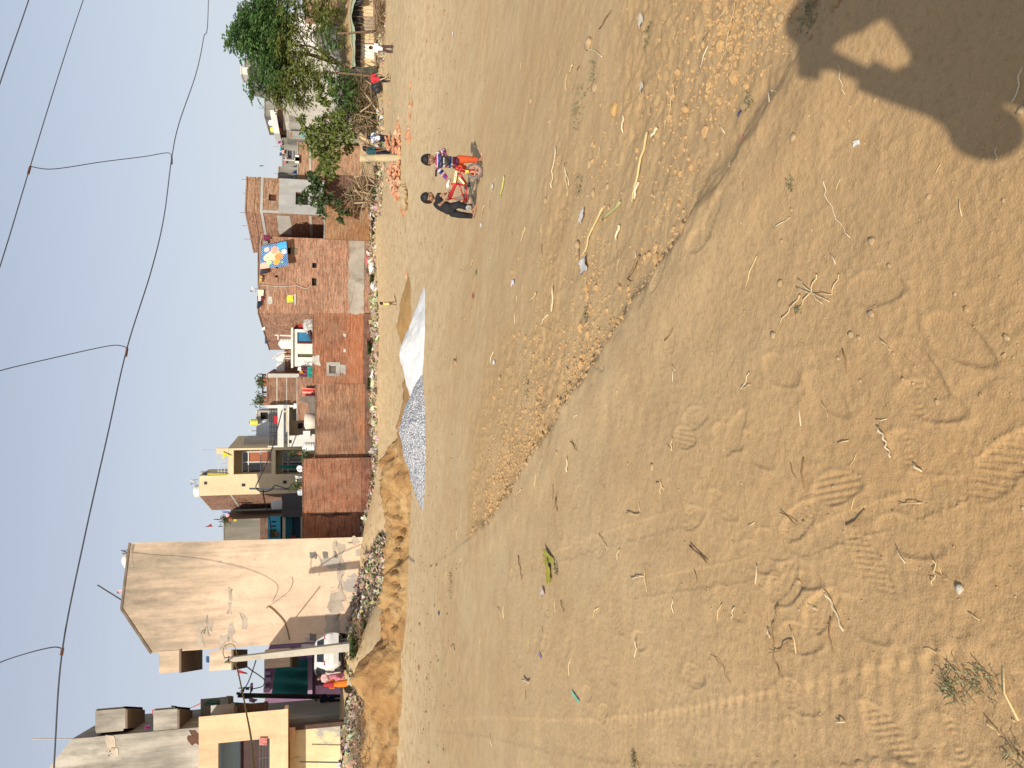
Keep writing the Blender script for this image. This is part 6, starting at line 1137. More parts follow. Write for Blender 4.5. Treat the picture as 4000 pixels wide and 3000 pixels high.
span([(c7(380,345),37),(c7(450,400),40),(c7(540,460),44),(c7(605,520),46),(c7(580,600),47),(c7(420,640),47)], .03, 'grey cable dipping from the concrete pole to the dark lane pole'); span([(c7(515,175),41),(c7(480,320),42),(c7(400,540),45),(c7(330,660),47)], .03, 'second cable crossing the sky gap to the dark lane pole')
t = thing('lane_pole', 'dark electric pole with a small crossarm in the lane', 'pole', W(c7(1600,740), 47)); b = MB(); b.cyl(t.location, W(c7(262,716), 47), .15, .13, 10); b.build('shaft', mat('dark_pole', (.035,.035,.04), (.06,.06,.065), 3), t); b = MB()
for x, y0, y1 in ((300,610,700),(400,610,760)): b.bar(W(c7(x+50,y0),46.9), W(c7(x,y1),46.9), .08)
for x, y in ((290,690),(395,745),(345,660),(410,630)): b.lathe(W(c7(x,y),46.8), [(.05,0),(.09,.06),(.05,.1),(.09,.14),(.05,.2)], 8)
b.build('crossarm', M_iron, t)
rod(c7(270,625), c7(440,610), 48, .03, 'thin pipe above the lane pole crossarm', M_grey, 'pipe', 'pipe')
# ---- overhead line across the sky
M_wire = mat('black_wire', (.07,.078,.10), (.09,.098,.12), 9, .6, 0)
def wire(pts, r, label, name='electric_wire'): b = MB(); b.tube(smooth(pts, 10), r, 6); return b.build(name, M_wire, None, True, label, 'wire')
wp1 = [(814,-700,43),(814,0,31.8),(795,150,29.8),(765,290,28),(700,480,25.9),(671,615,24.6),(640,850,22.7),(590,1060,21.2),(497,1357,19.5),(420,1700,17.9),(330,2100,16.6),(245,2530,15.6),(215,2920,15.0),(200,3300,14.5)]
W1 = [W((a, c), D) for a, c, D in wp1]; wire(W1, .0145, 'lowest and longest overhead wire, sagging right across the sky')
wp2 = [(500,-500,31),(325,0,25.5),(220,320,22.6),(118,651,20.6),(0,1040,18.6),(-160,1500,16.6)]; W2 = [W((a, c), D) for a, c, D in wp2]; wire(W2, .012, 'middle overhead wire crossing the top right of the sky')
wp3 = [(260,-450,25),(112,0,22),(0,325,20),(-150,800,18)]; W3 = [W((a, c), D) for a, c, D in wp3]; wire(W3, .0135, 'short uppermost overhead wire in the corner of the sky')
wire([W((120,650),20.6), W((210,660),21.2), W((400,632),22.5), W((560,612),23.6), W((655,597),24.4), W((670,614),24.6)], .011, 'slack link wire between the lowest and middle overhead wires', 'link_wire')
wire([W((-120,1490),16.8), W((0,1448),17.6), W((200,1400),18.3), W((420,1352),19.2), W((478,1352),19.4), W((497,1362),19.5)], .011, 'link wire rising from the middle of the lowest overhead wire', 'link_wire')
wire([W((-80,2640),14.6), W((0,2588),15), W((120,2548),15.2), W((210,2528),15.5), W((245,2535),15.6)], .011, 'link wire rising from the left part of the lowest overhead wire', 'link_wire')
for k, (a, c) in enumerate(((W((671,615),24.55),W((671,640),24.4)),(W((497,1360),19.45),W((492,1392),19.3)),(W((245,2530),15.55),W((240,2560),15.5)),(W((118,651),20.55),W((110,680),20.4)))): b = MB(); b.cyl(a, c, .028, n=6); b.build('wire_clamp', mat('rust_clamp', (.14,.07,.05)), None, False, ['rusty clamp where the right link wire meets the lowest wire','rusty clamp where the middle link wire meets the lowest wire','rusty clamp where the left link wire meets the lowest wire','rusty clamp on the middle overhead wire'][k], 'clamp')
# ================= trees, brush, shed =================
def frond(b, p, dirv, L, lw, n, r, mi, droop=.6):
    dirv = Vector(dirv).normalized(); side = dirv.cross(Vector((0,0,1))); side = side.normalized() if side.length > .05 else Vector((1,0,0))
    for k in range(n):
        u = (k+.6)/n; c = p + dirv*L*u + Vector((0,0,-droop*L*u*u)); l2 = L*.42*(1-.5*abs(u-.4))
        for s in (-1, 1):
            e = (side*s + dirv*.55 + Vector((0,0,-.35)) + Vector(r.normal(0,.16,3))).normalized(); w = e.cross(Vector(r.normal(0,1,3))); w = w.normalized()*lw if w.length > .01 else side*lw
            b.add([c, c+e*l2*.5+w, c+e*l2, c+e*l2*.5-w], [(0,1,2,3)], mi)
def tree(name, label, base, limbs, blobs, cropf, cs, D, style, mats, seed, spread=1.5, dens=1.0, cat='tree', dfun=None):
    r = np.random.default_rng(seed); t = thing(name, label, cat, base); b = MB(); bw = MB()
    for pts, r0, r1 in limbs:
        P = smooth([Vector(base) if p is None else W(cropf(*p[:2]), D + (p[2] if len(p) > 2 else 0)) for p in pts], 5); m = len(P); bw.tube(P, [r0+(r1-r0)*i/(m-1) for i in range(m)], 7)
    bw.build('trunk', M_bark, t, True)
    for bl in blobs:
        x, y, rad = bl[:3]; mi = bl[3] if len(bl) > 3 else 0; R0 = rad/cs/FPX*D; dy = (dfun(x, y) if dfun else 0) + r.uniform(-spread, spread)*.5; c = W(cropf(x, y), D+dy)
        dq = .75 if x > 800 and style == 'fine' else 1
        if style == 'fine':
            for k in range(int(46*dens*dq*(R0/.6)**2)+7):
                v = Vector(r.normal(0,1,3)).normalized()*R0*r.uniform(.15,1)**.6; p = c+v; frond(b, p, v+Vector((0,0,.25))*R0+Vector(r.normal(0,.4,3))*R0, r.uniform(.4,.78), .036, 6, r, mi, r.uniform(.3,.9))
        else:
            for k in range(int(62*dens*(R0/.6)**2)+9):
                v = Vector(r.normal(0,1,3)).normalized()*R0*r.uniform(.1,1)**.5; p = c+v
                for q in range(3):
                    e = (v.normalized()*.4+Vector((0,0,-.55))+Vector(r.normal(0,.6,3))).normalized(); L = r.uniform(.16,.30); w = e.cross(Vector(r.normal(0,1,3))); w = w.normalized()*L*.24
                    b.add([p, p+e*L*.35+w, p+e*L*.7+w*.8, p+e*L, p+e*L*.7-w*.8, p+e*L*.35-w], [(0,1,2,3),(0,3,4,5)], mi)
    b.build('crown', mats, t); return t
M_bark = mat('brown_bark', (.20,.135,.085), (.13,.085,.055), 6, .95, .5, (1,1,.3))
LF1 = leafmat('dark_green_leaf', (.045,.11,.028), (.095,.185,.045), 1.1); LF2 = leafmat('olive_leaf', (.10,.14,.025), (.175,.195,.045), 1.1); LF3 = leafmat('fresh_leaf', (.10,.145,.025), (.165,.20,.05), 2); LF4 = leafmat('deep_leaf', (.035,.07,.022), (.075,.115,.035), 2)
bx = [(200,420,105),(260,330,115),(330,250,120),(330,450,125),(420,350,145),(380,120,120),(450,150,145),(450,520,140),(560,420,145),(560,250,145),(520,50,125),(600,120,145),(620,560,130,1),(560,640,110),(480,640,95),(680,300,120,1),(700,150,130,1),(720,480,110,1),(760,650,90,1),(640,700,105),(520,850,100),(600,900,120),(430,900,75),(400,985,55),(700,900,105,1),(650,1030,95,1),(760,1050,85,1),(830,1000,75,1),(850,780,70,1),(940,700,60,1),
      (1080,330,75,1),(1150,300,80),(1190,430,70),(1100,120,95,1),(1000,50,110,1),(900,50,110,1),(1180,150,105,1),(1230,40,110,1),(1265,370,70,1),(1230,620,60),(1130,560,60,1),(960,800,65,1),(1000,900,55,1),(880,1010,80,1),(940,1060,60,1),(800,330,70,1),(330,350,100),(250,420,90),(140,440,50),(1220,880,70,0),(1290,850,60,0),(1340,1020,80,0),(1420,1080,75,0),(1300,1010,55,0),(800,880,75,1),(540,770,80),(300,560,60),(370,650,50)]
tr = tree('neem_tree', 'large dark green feathery tree leaning over the shed at right', W(c5(1680,812), 43), [([None,(1450,720),(1250,670),(1000,590),(820,560)],.16,.07),([(1250,670),(1050,520),(900,480),(800,380)],.06,.03),([(1000,590),(900,500),(650,450),(450,420)],.07,.03),([(820,560),(600,420),(350,380)],.06,.02),([(1340,690),(1150,560),(1000,420),(860,300)],.045,.02),([(1000,590),(860,330),(700,200)],.05,.02),([(900,420),(980,320),(1040,200)],.03,.015)],
     bx, c5, 2.765, 43, 'fine', [LF1, LF2], 3, 2.4, 1.15)
tree('neem_tree', 'thin straight tree with sparse olive leaves left of the leaning feathery tree', W(c5(1680,825), 42.6), [([None,(1450,800),(1200,785),(1000,790),(800,820),(620,860)],.08,.03),([(1000,790),(900,760),(850,700)],.03,.015)], [(900,660,60,1),(960,640,55,1),(1010,760,55,1),(880,780,60,1),(1040,860,45,1),(760,830,70,1),(1110,770,40,1)], c5, 2.765, 42.4, 'fine', [LF1, LF2], 8, 1, 1)
tree('shade_tree', 'bushy broad leaved tree between the pale grey house and the stone post', W(c5(1690,1360), 42.5), [([None,(1550,1370),(1400,1420),(1200,1450),(1050,1430)],.07,.03),([(1500,1380),(1300,1300),(1150,1280)],.035,.015),([(1400,1420),(1250,1520),(1150,1600)],.04,.015)],
     [(980,1420,95),(1000,1550,85),(1100,1380,110),(1120,1520,120),(1180,1600,115),(1200,1430,105),(1300,1500,105),(1350,1400,85),(1390,1580,75),(900,1290,45),(1160,1270,50),(1250,1290,55),(1340,1240,50),(1420,1480,60),(1060,1640,80),(1250,1680,90),(1180,1750,70),(1130,1820,65),(1240,1800,55),(1200,1900,55),(1080,1050,40),(1130,1080,42),(1170,1130,38),(1060,920,34),(1090,960,36),(1210,1010,32),(1250,980,30)], c5, 2.765, 42.3, 'broad', [LF3], 5, 1.2, 1.0)
tree('sapling', 'dark leaved sapling in front of the grey plastered bay', G((1462, 775)), [([None,(1300,420),(1180,490),(1080,460),(960,360)],.04,.012),([(1180,490),(1100,560),(1000,580)],.018,.008),([None,(1330,360),(1230,330),(1150,300)],.03,.012),([(1080,460),(940,440),(800,430)],.016,.006)],
     [(930,220,45),(945,300,55),(900,350,45),(960,400,60),(920,450,45),(985,500,48),(1005,580,36),(1055,430,45),(790,440,28),(825,390,34),(1165,560,30),(1175,640,26),(1285,390,34),(1240,560,25),(870,210,30),(1000,330,40),(1150,470,30)], c4, 2.458, 43.6, 'broad', [LF4], 6, .8, 1.3)
M_twig = mat('dry_brush_twig', (.30,.21,.13), (.20,.135,.08), 9, .95, .2); M_twig2 = mat('pale_dry_twig', (.42,.32,.20), (.30,.22,.13), 9, .95, .2)
def brush(label, cropf, xa, xb, ya, yb, D, n, m, seed, rr=.012, up=.8, name='dry_brush'):
    r = np.random.default_rng(seed); b = MB()
    for k in range(n):
        x, y = r.uniform(xa, xb), r.uniform(ya, yb); p = W(cropf(x, y), D + r.uniform(-.5,.5)); L = r.uniform(.4,1.5); e = Vector((r.normal(0,1), r.normal(0,.5), r.normal(.2,.6)*up)).normalized(); q = p; P = [p]
        for s in range(3): q = q + e*L/3; e = (e+Vector(r.normal(0,.3,3))).normalized(); P.append(q)
        b.tube(P, [rr*r.uniform(.6,1.6)]*3+[rr*.4], 4, 0, False)
    return b.build(name, m, None, False, label, 'dry brush')
brush('tangled dry thorn brush under the thin tree, left of the red shirted boy', c5, 1510, 1690, 880, 1250, 43, 150, M_twig, 1); brush('dry twigs with grey green leaves against the pale grey wall', c5, 1440, 1640, 1200, 1420, 43.2, 90, M_twig2, 2)
brush('brown root tangle lying in front of the shed rail', c5, 1715, 1775, 0, 300, 41.5, 120, M_twig, 3, .016, .25); brush('dry creeper stems on the shaded low wall', c4, 1260, 1470, 240, 480, 43.9, 110, M_twig, 4); brush('bare sticks at the foot of the sapling', c4, 1380, 1480, 330, 500, 43.2, 40, M_twig2, 5, .02)
for k, (a, c, D_, rr) in enumerate((((1545,950),(1710,1180),42.6,.045),((1700,1090),(1540,1210),42.4,.04),((1580,1200),(1710,1225),42.6,.035),((1600,870),(1720,960),42.4,.04))): b = MB(); b.tube([W(c5(*a), D_), W(c5((a[0]+c[0])/2+6,(a[1]+c[1])/2), D_-.2), W(c5(*c), D_-.1)], [rr*.7, rr, rr], 6); b.build('dry_branch', M_twig2, None, True, ['long crossing dry branch left of the red shirted boy, upper','crossing dry branch leaning the other way','short leaning dry branch at the left of the brush','leaning branch right behind the red shirted boy'][k], 'branch')
# grey green scrub leaves
for i, (x, y, R0, n_, lab) in enumerate(((1390,1060,1.0,420,'grey green scrub leaves behind the dry brush, right'),(1480,1130,.9,380,'grey green scrub leaves behind the dry brush, lower'),(1300,1330,.6,220,'dark leaves by the drain pipe'),(1560,1290,.8,260,'olive scrub between brush and fence panel'),(1450,880,.7,220,'pale scrub leaves beside the thin trunk'))):
    r = np.random.default_rng(i+70); b = MB(); c = W(c5(x, y), 43.6)
    for k in range(n_):
        p = c + Vector((r.normal(0,R0*.6), r.normal(0,.3), r.normal(0,R0*.5))); b.tube([c-Vector((0,0,R0*.9)), p], .006, 3, 0, False); frond(b, p, r.normal(0,1,3), .34, .018, 3, r, 0, .4)
    b.build('scrub', leafmat('scrub_leaf', (.10,.14,.05), (.18,.22,.09), 2), None, False, lab, 'scrub')
# thatched shed
def straw_roofmat():
    m, t, b = nt('straw_thatch'); pos = N(t, 'ShaderNodeNewGeometry').outputs['Position']; a = noise_out(t, pos, 3, 6, (1,1,1)); c = noise_out(t, pos, 9, 4, (3,.5,.5)); col = mix(t, .5, ramp(t, a, (.46,.27,.12), (.60,.42,.21), .35, .65), ramp(t, c, (.24,.14,.07), (.62,.45,.24))); t.links.new(col, b.inputs['Base Color']); b.inputs['Roughness'].default_value = 1; addbump(t, b, c, .9, .08); return m
tS = thing('thatched_shed', 'low straw roofed shed with green sheet edge at the right border', 'shed', W(c5(1700, 350), 43.5)); V = []; Fq = []; nu, nv = 40, 12; zf = W(c5(1452,350),42.2).z; zb2 = W(c5(1318,350),45.5).z; xl, xr2 = W(c5(1440,725),42.4).x, W(c5(1440,-260),42.4).x
for j in range(nv+1):
    for i in range(nu+1):
        u, v = i/nu, j/nv; x = xl+(xr2-xl)*u + (.25*(v) if i == 0 else 0); y = 42.3+(45.4-42.3)*v; V.append((x, y, zf+(zb2-zf)*v + .16*float(vnoise(x*1.3, y*1.5, 4)) + .05*float(vnoise(x*5, y*5, 5)) - .10*math.sin(u*9)*(1-v)))
for j in range(nv):
    for i in range(nu): Fq.append((j*(nu+1)+i, j*(nu+1)+i+1, (j+1)*(nu+1)+i+1, (j+1)*(nu+1)+i))
b = MB(); b.add(V, Fq); b.build('roof', straw_roofmat(), tS, True)
b = MB(); P = [Vector(V[i])+Vector((0,-.03,.0)) for i in range(nu+1)]; 
for a, c in zip(P[:-1], P[1:]):
    o1 = .14+.06*math.sin(a.x*3.1); o2 = .14+.06*math.sin(c.x*3.1); b.add([a+Vector((0,.15,.06)), c+Vector((0,.15,.06)), c-Vector((0,.02,o2)), a-Vector((0,.02,o1))], [(3,2,1,0)])
b.build('sheet_edge', mat('green_tarp', (.22,.30,.22), (.36,.36,.24), 3, .7, .2, (1,1,1), 'pos'), tS, True)
b = MB(); z0_, z1_ = W(c5(1545,350),42.9).z, W(c5(1450,350),42.9).z
nn = 60; V = []; 
for j in range(5):
    for i in range(nn+1): u = i/nn; x = xl+.1+(xr2-xl)*u; V.append((x, 42.85+.05*math.sin(u*70+j)+.12*float(vnoise(x*2, j, 6)), z1_+(z0_-z1_)*j/4+.12*float(vnoise(x*1.7, j*.6, 8))*(j/4)))
b.add(V, [(j*(nn+1)+i, (j+1)*(nn+1)+i, (j+1)*(nn+1)+i+1, j*(nn+1)+i+1) for j in range(4) for i in range(nn)]); b.build('black_sheet', mat('black_tarp', (.022,.022,.026), (.05,.048,.05), 3, .5, .4), tS, True)
b = MB()
for k in range(16): u = (k+.5)/16; x = xl+(xr2-xl)*u; b.tube([(x, 42.75, z1_+.05), (x+.08*math.sin(k*2.1), 42.7, z0_-.12)], .008, 4)
b.build('tie_string', M_twig2, tS)
cloth('plastic_sheet', 'crumpled black plastic sheet at the top right corner of the shed front', c5(1450,70), c5(1450,-40), c5(1590,-40), c5(1560,60), 42.5, mat('black_tarp', (.022,.022,.026)), .25, 3, 'plastic sheet', loose=.3)
def corrmat(nm, c1_, c2_): return mat(nm, c1_, c2_, 2.2, .75, .2, (1,1,.25), 'pos', grime=((.25,.17,.09), 1.2, (1,1,.4), .56))
CM = [corrmat('rusty_cream_sheet', (.60,.47,.29), (.48,.36,.21)), corrmat('old_grey_sheet', (.38,.31,.23), (.30,.23,.16)), corrmat('cream_sheet', (.62,.49,.30), (.52,.40,.24)), corrmat('white_sheet', (.74,.68,.60), (.64,.58,.50)), corrmat('tan_sheet', (.60,.46,.27), (.46,.33,.18))]
def corr(label, y0, y1, xt, xb, D, m, tilt=0, pitch=.20, cropf=c5, group=None):
    z1, z0 = W(cropf(xt, y0), D).z, W(cropf(xb, y0), D).z; xm = (xt+xb)/2; xa, xb_ = W(cropf(xm, y1), D).x, W(cropf(xm, y0), D).x; n = max(8, int((xb_-xa)/pitch*6)); V = []; F = []
    for j in (0, 1):
        for i in range(n+1): x = xa+(xb_-xa)*i/n; V.append((x + tilt*(1-j), D+.045*math.sin(2*PI*(x-xa)/pitch)+(.0 if j else -.12), z0 if j == 0 else z1))
    F = [(i, i+1, n+2+i, n+1+i) for i in range(n)]; b = MB(); b.add(V, F); return b.build('corrugated_sheet', m, None, True, label, 'metal sheet', group)
for i, (y0, y1, m, lab) in enumerate(((-200,185,0,'cream corrugated sheet at the right border under the shed roof'),(188,345,1,'brownish grey corrugated sheet behind the shed post'),(348,470,2,'cream corrugated sheet right of the white one, with a bullet sized hole'),(473,640,3,'whitest corrugated sheet behind the white shirted boy'),(643,755,4,'tan corrugated sheet at the left end of the shed front'))): corr(lab, y0, y1, 1508+6*(i % 2), 1702-8*(i % 3), 43.1+.05*(i % 2), CM[m])
b = MB(); b.tube([W(c5(1690,-200),42.4), W(c5(1692,200),42.4), W(c5(1702,330),42.4), W(c5(1694,500),42.4), W(c5(1712,730),42.4)], .06, 7); b.build('bamboo_rail', M_twig, None, True, 'long bamboo rail along the foot of the shed front', 'rail')
for k, (a, c, lab) in enumerate((((1290,362),(1730,330),'upright wooden post leaning before the shed front'),((1540,660),(1705,735),'thin stick leaning on the tan corrugated sheet'))): b = MB(); b.tube([W(c5(*a),42.1), W(c5((a[0]+c[0])/2,(a[1]+c[1])/2+3),42.1), W(c5(*c),42.1)], .05-.02*k, 7); b.build('wooden_post', M_bark, None, True, lab, 'post')
cloth('black_bag', 'dark bundle of netting at the left end of the shed', c5(1540,800), c5(1540,735), c5(1720,745), c5(1730,800), 42.8, fab((.05,.05,.042),(.12,.12,.07)), .2, 3, 'netting', loose=.3)
b = MB(); b.ell(W(c5(1715,930), 41.5), .34, .25, .28); b.ell(W(c5(1725,970), 41.4), .2, .2, .2); b.build('black_bag', mat('black_tarp', (.022,.022,.026)), None, True, 'black bag lying left of the red shirted boy', 'bag')
for k in range(3): corr(['tilted weathered sheet of the lean-to behind the bending boy, right part','middle tilted sheet of the lean-to behind the bending boy','left tilted sheet of the lean-to next to the stone post'][k], 1440+k*66, 1500+k*66, 1540+k*8, 1690+k*4, 41.5-.03*k, CM[[2,1,0][k]], -.5, .22)
b = MB()
for a, c in (((1600,1440),(1625,1660)),((1665,1440),(1690,1650)),((1540,1465),(1700,1545)),((1560,1560),(1700,1600))): b.tube([W(c5(*a),41.2), W(c5(*c),41.2)], .035, 5)
b.build('cane_trellis', M_twig, None, False, 'bamboo frame tied over the tilted lean-to sheets', 'frame')
b = MB()
for k in range(8): u = k/7; a = W(c8(160+60*u, 710+250*u*.9), 39.5); c = W(c8(340+50*u, 760+240*u), 39.4); b.tube([a, c], .022, 4)
for k in range(6): u = k/5; b.tube([W(c8(150+190*u, 705+60*u),39.45), W(c8(210+180*u, 950+60*u),39.45)], .022, 4)
b.build('lattice_fence', M_twig2, None, False, 'leaning stick lattice left of the stone post', 'fence'); 
for k, (a, c) in enumerate((((10,975),(190,940)),((260,970),(380,1090)),((0,1215),(370,1290)),((20,1445),(340,1430)))): b = MB(); b.tube([W(c8(*a),43.2), W(c8(*c),43)], .045, 6); b.build('dry_branch', M_twig2, None, True, ['short dark stick above the stick lattice','pale stick below the stick lattice','long pinkish branch on the shaded low wall','straight branch near the orange low wall'][k], 'branch')
# stone post
g = G(c8(835, 640)); t = thing('stone_post', 'rough yellowish stone post standing between the two brick piles', 'post', g); D_ = g.y; zt = W(c8(120,640), D_).z; b = MB(); V = []; nz_ = 16; nk = 14
for j in range(nz_+1):
    u = j/nz_; yc = 625+30*u if False else 0; z = g.z-.1+(zt-g.z+.1)*u; cxp = W(c8(835-715*u, 640+8*u-8*math.sin(u*3)), D_).x; w = (.165-.03*u)*(1+.1*float(vnoise(u*6, 1, 3)))
    for k in range(nk): a = 2*PI*k/nk; sq = 1/max(abs(math.cos(a)), abs(math.sin(a)))**.6; V.append((cxp+w*sq*math.cos(a)*(1+.12*float(vnoise(u*9, k*.7, 5))), D_+.16*sq*math.sin(a), z+.05*float(vnoise(k*.9, 3, 2))*(u > .97)))
b.add(V, [(j*nk+k, j*nk+(k+1) % nk, (j+1)*nk+(k+1) % nk, (j+1)*nk+k) for j in range(nz_) for k in range(nk)] + [tuple(nz_*nk+k for k in range(nk))]); b.build('shaft', mat('yellowish_stone', (.50,.41,.23), (.42,.37,.29), 2.4, .9, .6, (1,1,1), 'pos', grime=((.36,.30,.19), 1.5, (1,1,1), .55), dist=.04), t, True)
# ================= rubbish along the walls =================
def litter(name, label, n, samp, seed, smax=.2, green=.03):
    r = np.random.default_rng(seed); pal = [((.44,.36,.24),.34),((.31,.24,.155),.24),((.56,.51,.42),.17),((.58,.54,.46),.035),((.12,.095,.07),.075),((.10,.15,.05),green),((.36,.14,.10),.003),((.12,.20,.32),.003),((.50,.42,.16),.006)]
    ws = np.array([p[1] for p in pal]); ws /= ws.sum(); XY = []
    while len(XY) < n:
        q = samp(r)
        if q is not None: XY.append(q)
    XY = np.array(XY); Z = ground_base(XY[:,0], XY[:,1]); V = []; F = []; C = []
    for (x, y), z in zip(XY, Z):
        s = smax*math.exp(r.normal(-.75,.5)); s = min(s, smax*1.6); e = Vector(r.normal(0,1,3)); e.z *= .6; e = e.normalized()*s; w = e.cross(Vector(r.normal(0,1,3))); w = w.normalized()*s*r.uniform(.25,.8) if w.length > 1e-5 else Vector((s,0,0)); c = Vector((x, y, z+s*r.uniform(.1,.7))); b0 = len(V); k = pal[int(r.choice(len(pal), p=ws))][0]; k = tuple(min(1, v*r.uniform(.85,1.4)) for v in k); up = Vector(r.normal(0,.25,3))*s
        V += [c-e-w, c-e+w, c+up-w, c+up+w, c+e-w*.6, c+e+w*.7]; F += [(b0,b0+1,b0+3,b0+2), (b0+2,b0+3,b0+5,b0+4)]; C += [k]*6
    me = pmesh(name, V, F, attrmat('litter_scraps', bump=0, scale=9)); at = me.attributes.new('Col', 'FLOAT_COLOR', 'POINT'); at.data.foreach_set('color', np.array([(*c, 1) for c in C], np.float32).ravel())
    o = bpy.data.objects.new(name, me); COL.objects.link(o); return tag(o, label, 'rubbish', None, 'stuff')
def s_strip(r):
    x = r.uniform(-8.2, 12.5); y = r.uniform(43.3, 44.95); return (x, y) if r.uniform() < .45+.55*(y-43.3)/1.6 else None
def s_heap(r):
    lx = r.uniform(1385,1482); ly = r.uniform(2085,2560); u = (ly-2085)/475; top = 1425-45*min(1,u*2.0)
    if lx < top: return None
    D = 37.2 + (1482-lx)/100*4.5; return ray(lx, ly)[0]*D, D + r.normal(0,.3)
def s_left(r): x = r.uniform(-19,-13.2); y = r.uniform(31.8,36.6); return (x, y)
litter('rubbish_strip', 'strip of scattered rubbish and dry leaves along the foot of the brick walls', 3600, s_strip, 1, .15, .025); litter('rubbish_slope', 'grey slope of rubbish and dry leaves below the peach house', 6500, s_heap, 2, .13, .015); litter('rubbish_slope', 'rubbish and dry leaves on the bank before the bright peach house', 2200, s_left, 3, .17, .02)
def s_right(r): x = r.uniform(9,20); y = r.uniform(41.2,44); return (x, y)
litter('leaf_litter', 'twigs and dry leaf litter in front of the shed and brush', 1300, s_right, 4, .12, .04)
M_bag = mat('white_carrier_bag', (.74,.73,.70), (.62,.61,.58), 6, .4, .3)
def bag(p, r_, m, label, seed, sq=(1.2,.8,.8), D=None, name='plastic_bag', cat='plastic bag'):
    g = G(p) if D is None else W(p, D); V, F = ROCKS2[seed % 5]; b = MB(); b.add([(g.x+v.x*r_*sq[0]*1.0, g.y+v.y*r_*sq[1], g.z+r_*.5+v.z*r_*sq[2]) for v in V], F); return b.build(name, m, None, True, label, cat)
for i, (x, y, r_, m, lab) in enumerate(((1462,1048,.30,M_bag,'biggest white bag at the foot of the big brick house'),(1465,1118,.22,M_bag,'white bag left of the biggest one at the brick house foot'),(1459,842,.20,M_bag,'white bag below the orange low wall'),(1462,1116+340,.17,M_bag,'white bag under the cement framed window'),(1457,1470,.15,M_bag,'small white bag below the window, lower'),(1434,1600,.14,M_bag,'white bag under the orange patch of the wall'),(1455,1545,.10,mat('pink_bag',(.72,.45,.42),(.6,.35,.33),6,.5),'small pink bag in the rubbish strip'),(1435,1118-520+0,.12,M_bag,'white scrap by the stick lattice'),(1449,1900,.13,mat('blue_bag',(.04,.20,.55),(.03,.15,.45),6,.4),'bright blue bag in the rubbish near the stained wall'),(1462,1365,.13,M_bag,'white bag in the rubbish right of the window'),(1470,1130,.10,M_bag,'little white bag in front of the others'))): bag((x, y), r_, m, lab, i)
for i, (x, y, R_, H, lab) in enumerate(((1453,1362,.30,.45,'green weed clump at the wall foot right of the window'),(1440,1618,.28,.4,'green weed clump under the orange wall patch'),(1438,1690,.2,.3,'small weed left of the orange wall patch'),(1432,1935,.45,.6,'largest weed clump at the foot of the stained wall'),(1460,1085,.35,.35,'weed clump between white bags at the brick house'),(1462,925,.25,.25,'weeds at the joint of big house and low wall'),(1448,1320+180,.2,.3,'thin weed under the window corner'),(1462,860,.22,.3,'weed below the orange low wall'),(1395,2520,.55,.55,'green plant at the foot of the leaning concrete pole'),(1430,2440,.2,.2,'dark plant scrap on the rubbish slope'))):
    g = G((x, y)); weed(g, R_, H, 260, lab, M_weed2, i+40, .045, 'weed')
for i, (x, y, R_, lab) in enumerate(((1425,2860,1.2,'dry brown bush on the bank at the lower left'),(1440,2940,1.3,'dark dry bush at the left border'),(1410,2480,.7,'dry brush beside the concrete pole'))):
    g = G((x, y)); r = np.random.default_rng(i); b = MB()
    for k in range(160): e = Vector((r.normal(0,1), r.normal(0,.6), abs(r.normal(0,.5)))).normalized(); p = g + Vector((r.normal(0,R_*.5), r.normal(0,.4), .02)); b.tube([p, p+e*.35+Vector((0,0,.05)), p+e*.6*R_], .012, 4, 0, False)
    b.build('dry_bush', M_twig, None, False, lab, 'dry bush')
cloth('cloth_rag', 'orange red rag on the bank before the bright peach house', c7(1840,1250), c7(1830,1200), c7(1915,1205), c7(1890,1250), 34.5, fab((.55,.13,.06)), .1, 2, 'rag'); bag(c7(1795,1110), .2, mat('black_tarp', (.022,.022,.026)), 'dark bag on the bank before the bright peach house', 2)
g = G(c7(1715, 880)); b = MB(); b.ell(g+Vector((0,0,.12)), .55, .16, .12); b.build('tyre_piece', M_blk, None, True, 'dark flat piece lying on the lane in front of the purple house', 'scrap')
# ================= people =================
def evalmesh(b, name, vox, smooth=6, fac=.5):
    me = pmesh(name, b.v, b.f, []); o = bpy.data.objects.new('tmp', me); COL.objects.link(o)
    r = o.modifiers.new('r', 'REMESH'); r.mode = 'VOXEL'; r.voxel_size = vox; r.use_smooth_shade = True
    s = o.modifiers.new('s', 'SMOOTH'); s.iterations = smooth; s.factor = fac
    dg = bpy.context.evaluated_depsgraph_get(); me2 = bpy.data.meshes.new_from_object(o.evaluated_get(dg)); bpy.data.objects.remove(o); bpy.data.meshes.remove(me)
    me2.polygons.foreach_set('use_smooth', [True]*len(me2.polygons)); me2.name = name; return me2
def limb(b, P, R):
    P = [Vector(p) for p in P]; b.tube(P, R, 10)
    for p, r in zip(P, R): b.ell(p, r, r, r, 10, 6)
def finish(me, name, m, parent, org):
    me.transform(Matrix.Translation(-Vector(org))); me.materials.append(m); o = bpy.data.objects.new(name, me); COL.objects.link(o); o.parent = parent; return o
M_skin = mat('brown_skin', (.33,.175,.105), (.28,.145,.085), 18, .6, .05, spec=.35); M_skin2 = mat('dark_brown_skin', (.17,.085,.05), (.13,.065,.04), 18, .6, .05); M_skin3 = mat('tan_skin', (.40,.22,.13), (.34,.18,.10), 18, .6, .05)
M_hair = mat('black_hair', (.012,.010,.010), (.022,.018,.016), 30, .45, .4); M_eye = mat('dark_eye', (.01,.008,.008)); M_lip = mat('lip', (.20,.07,.055)); M_white = mat('eye_white', (.6,.57,.52))
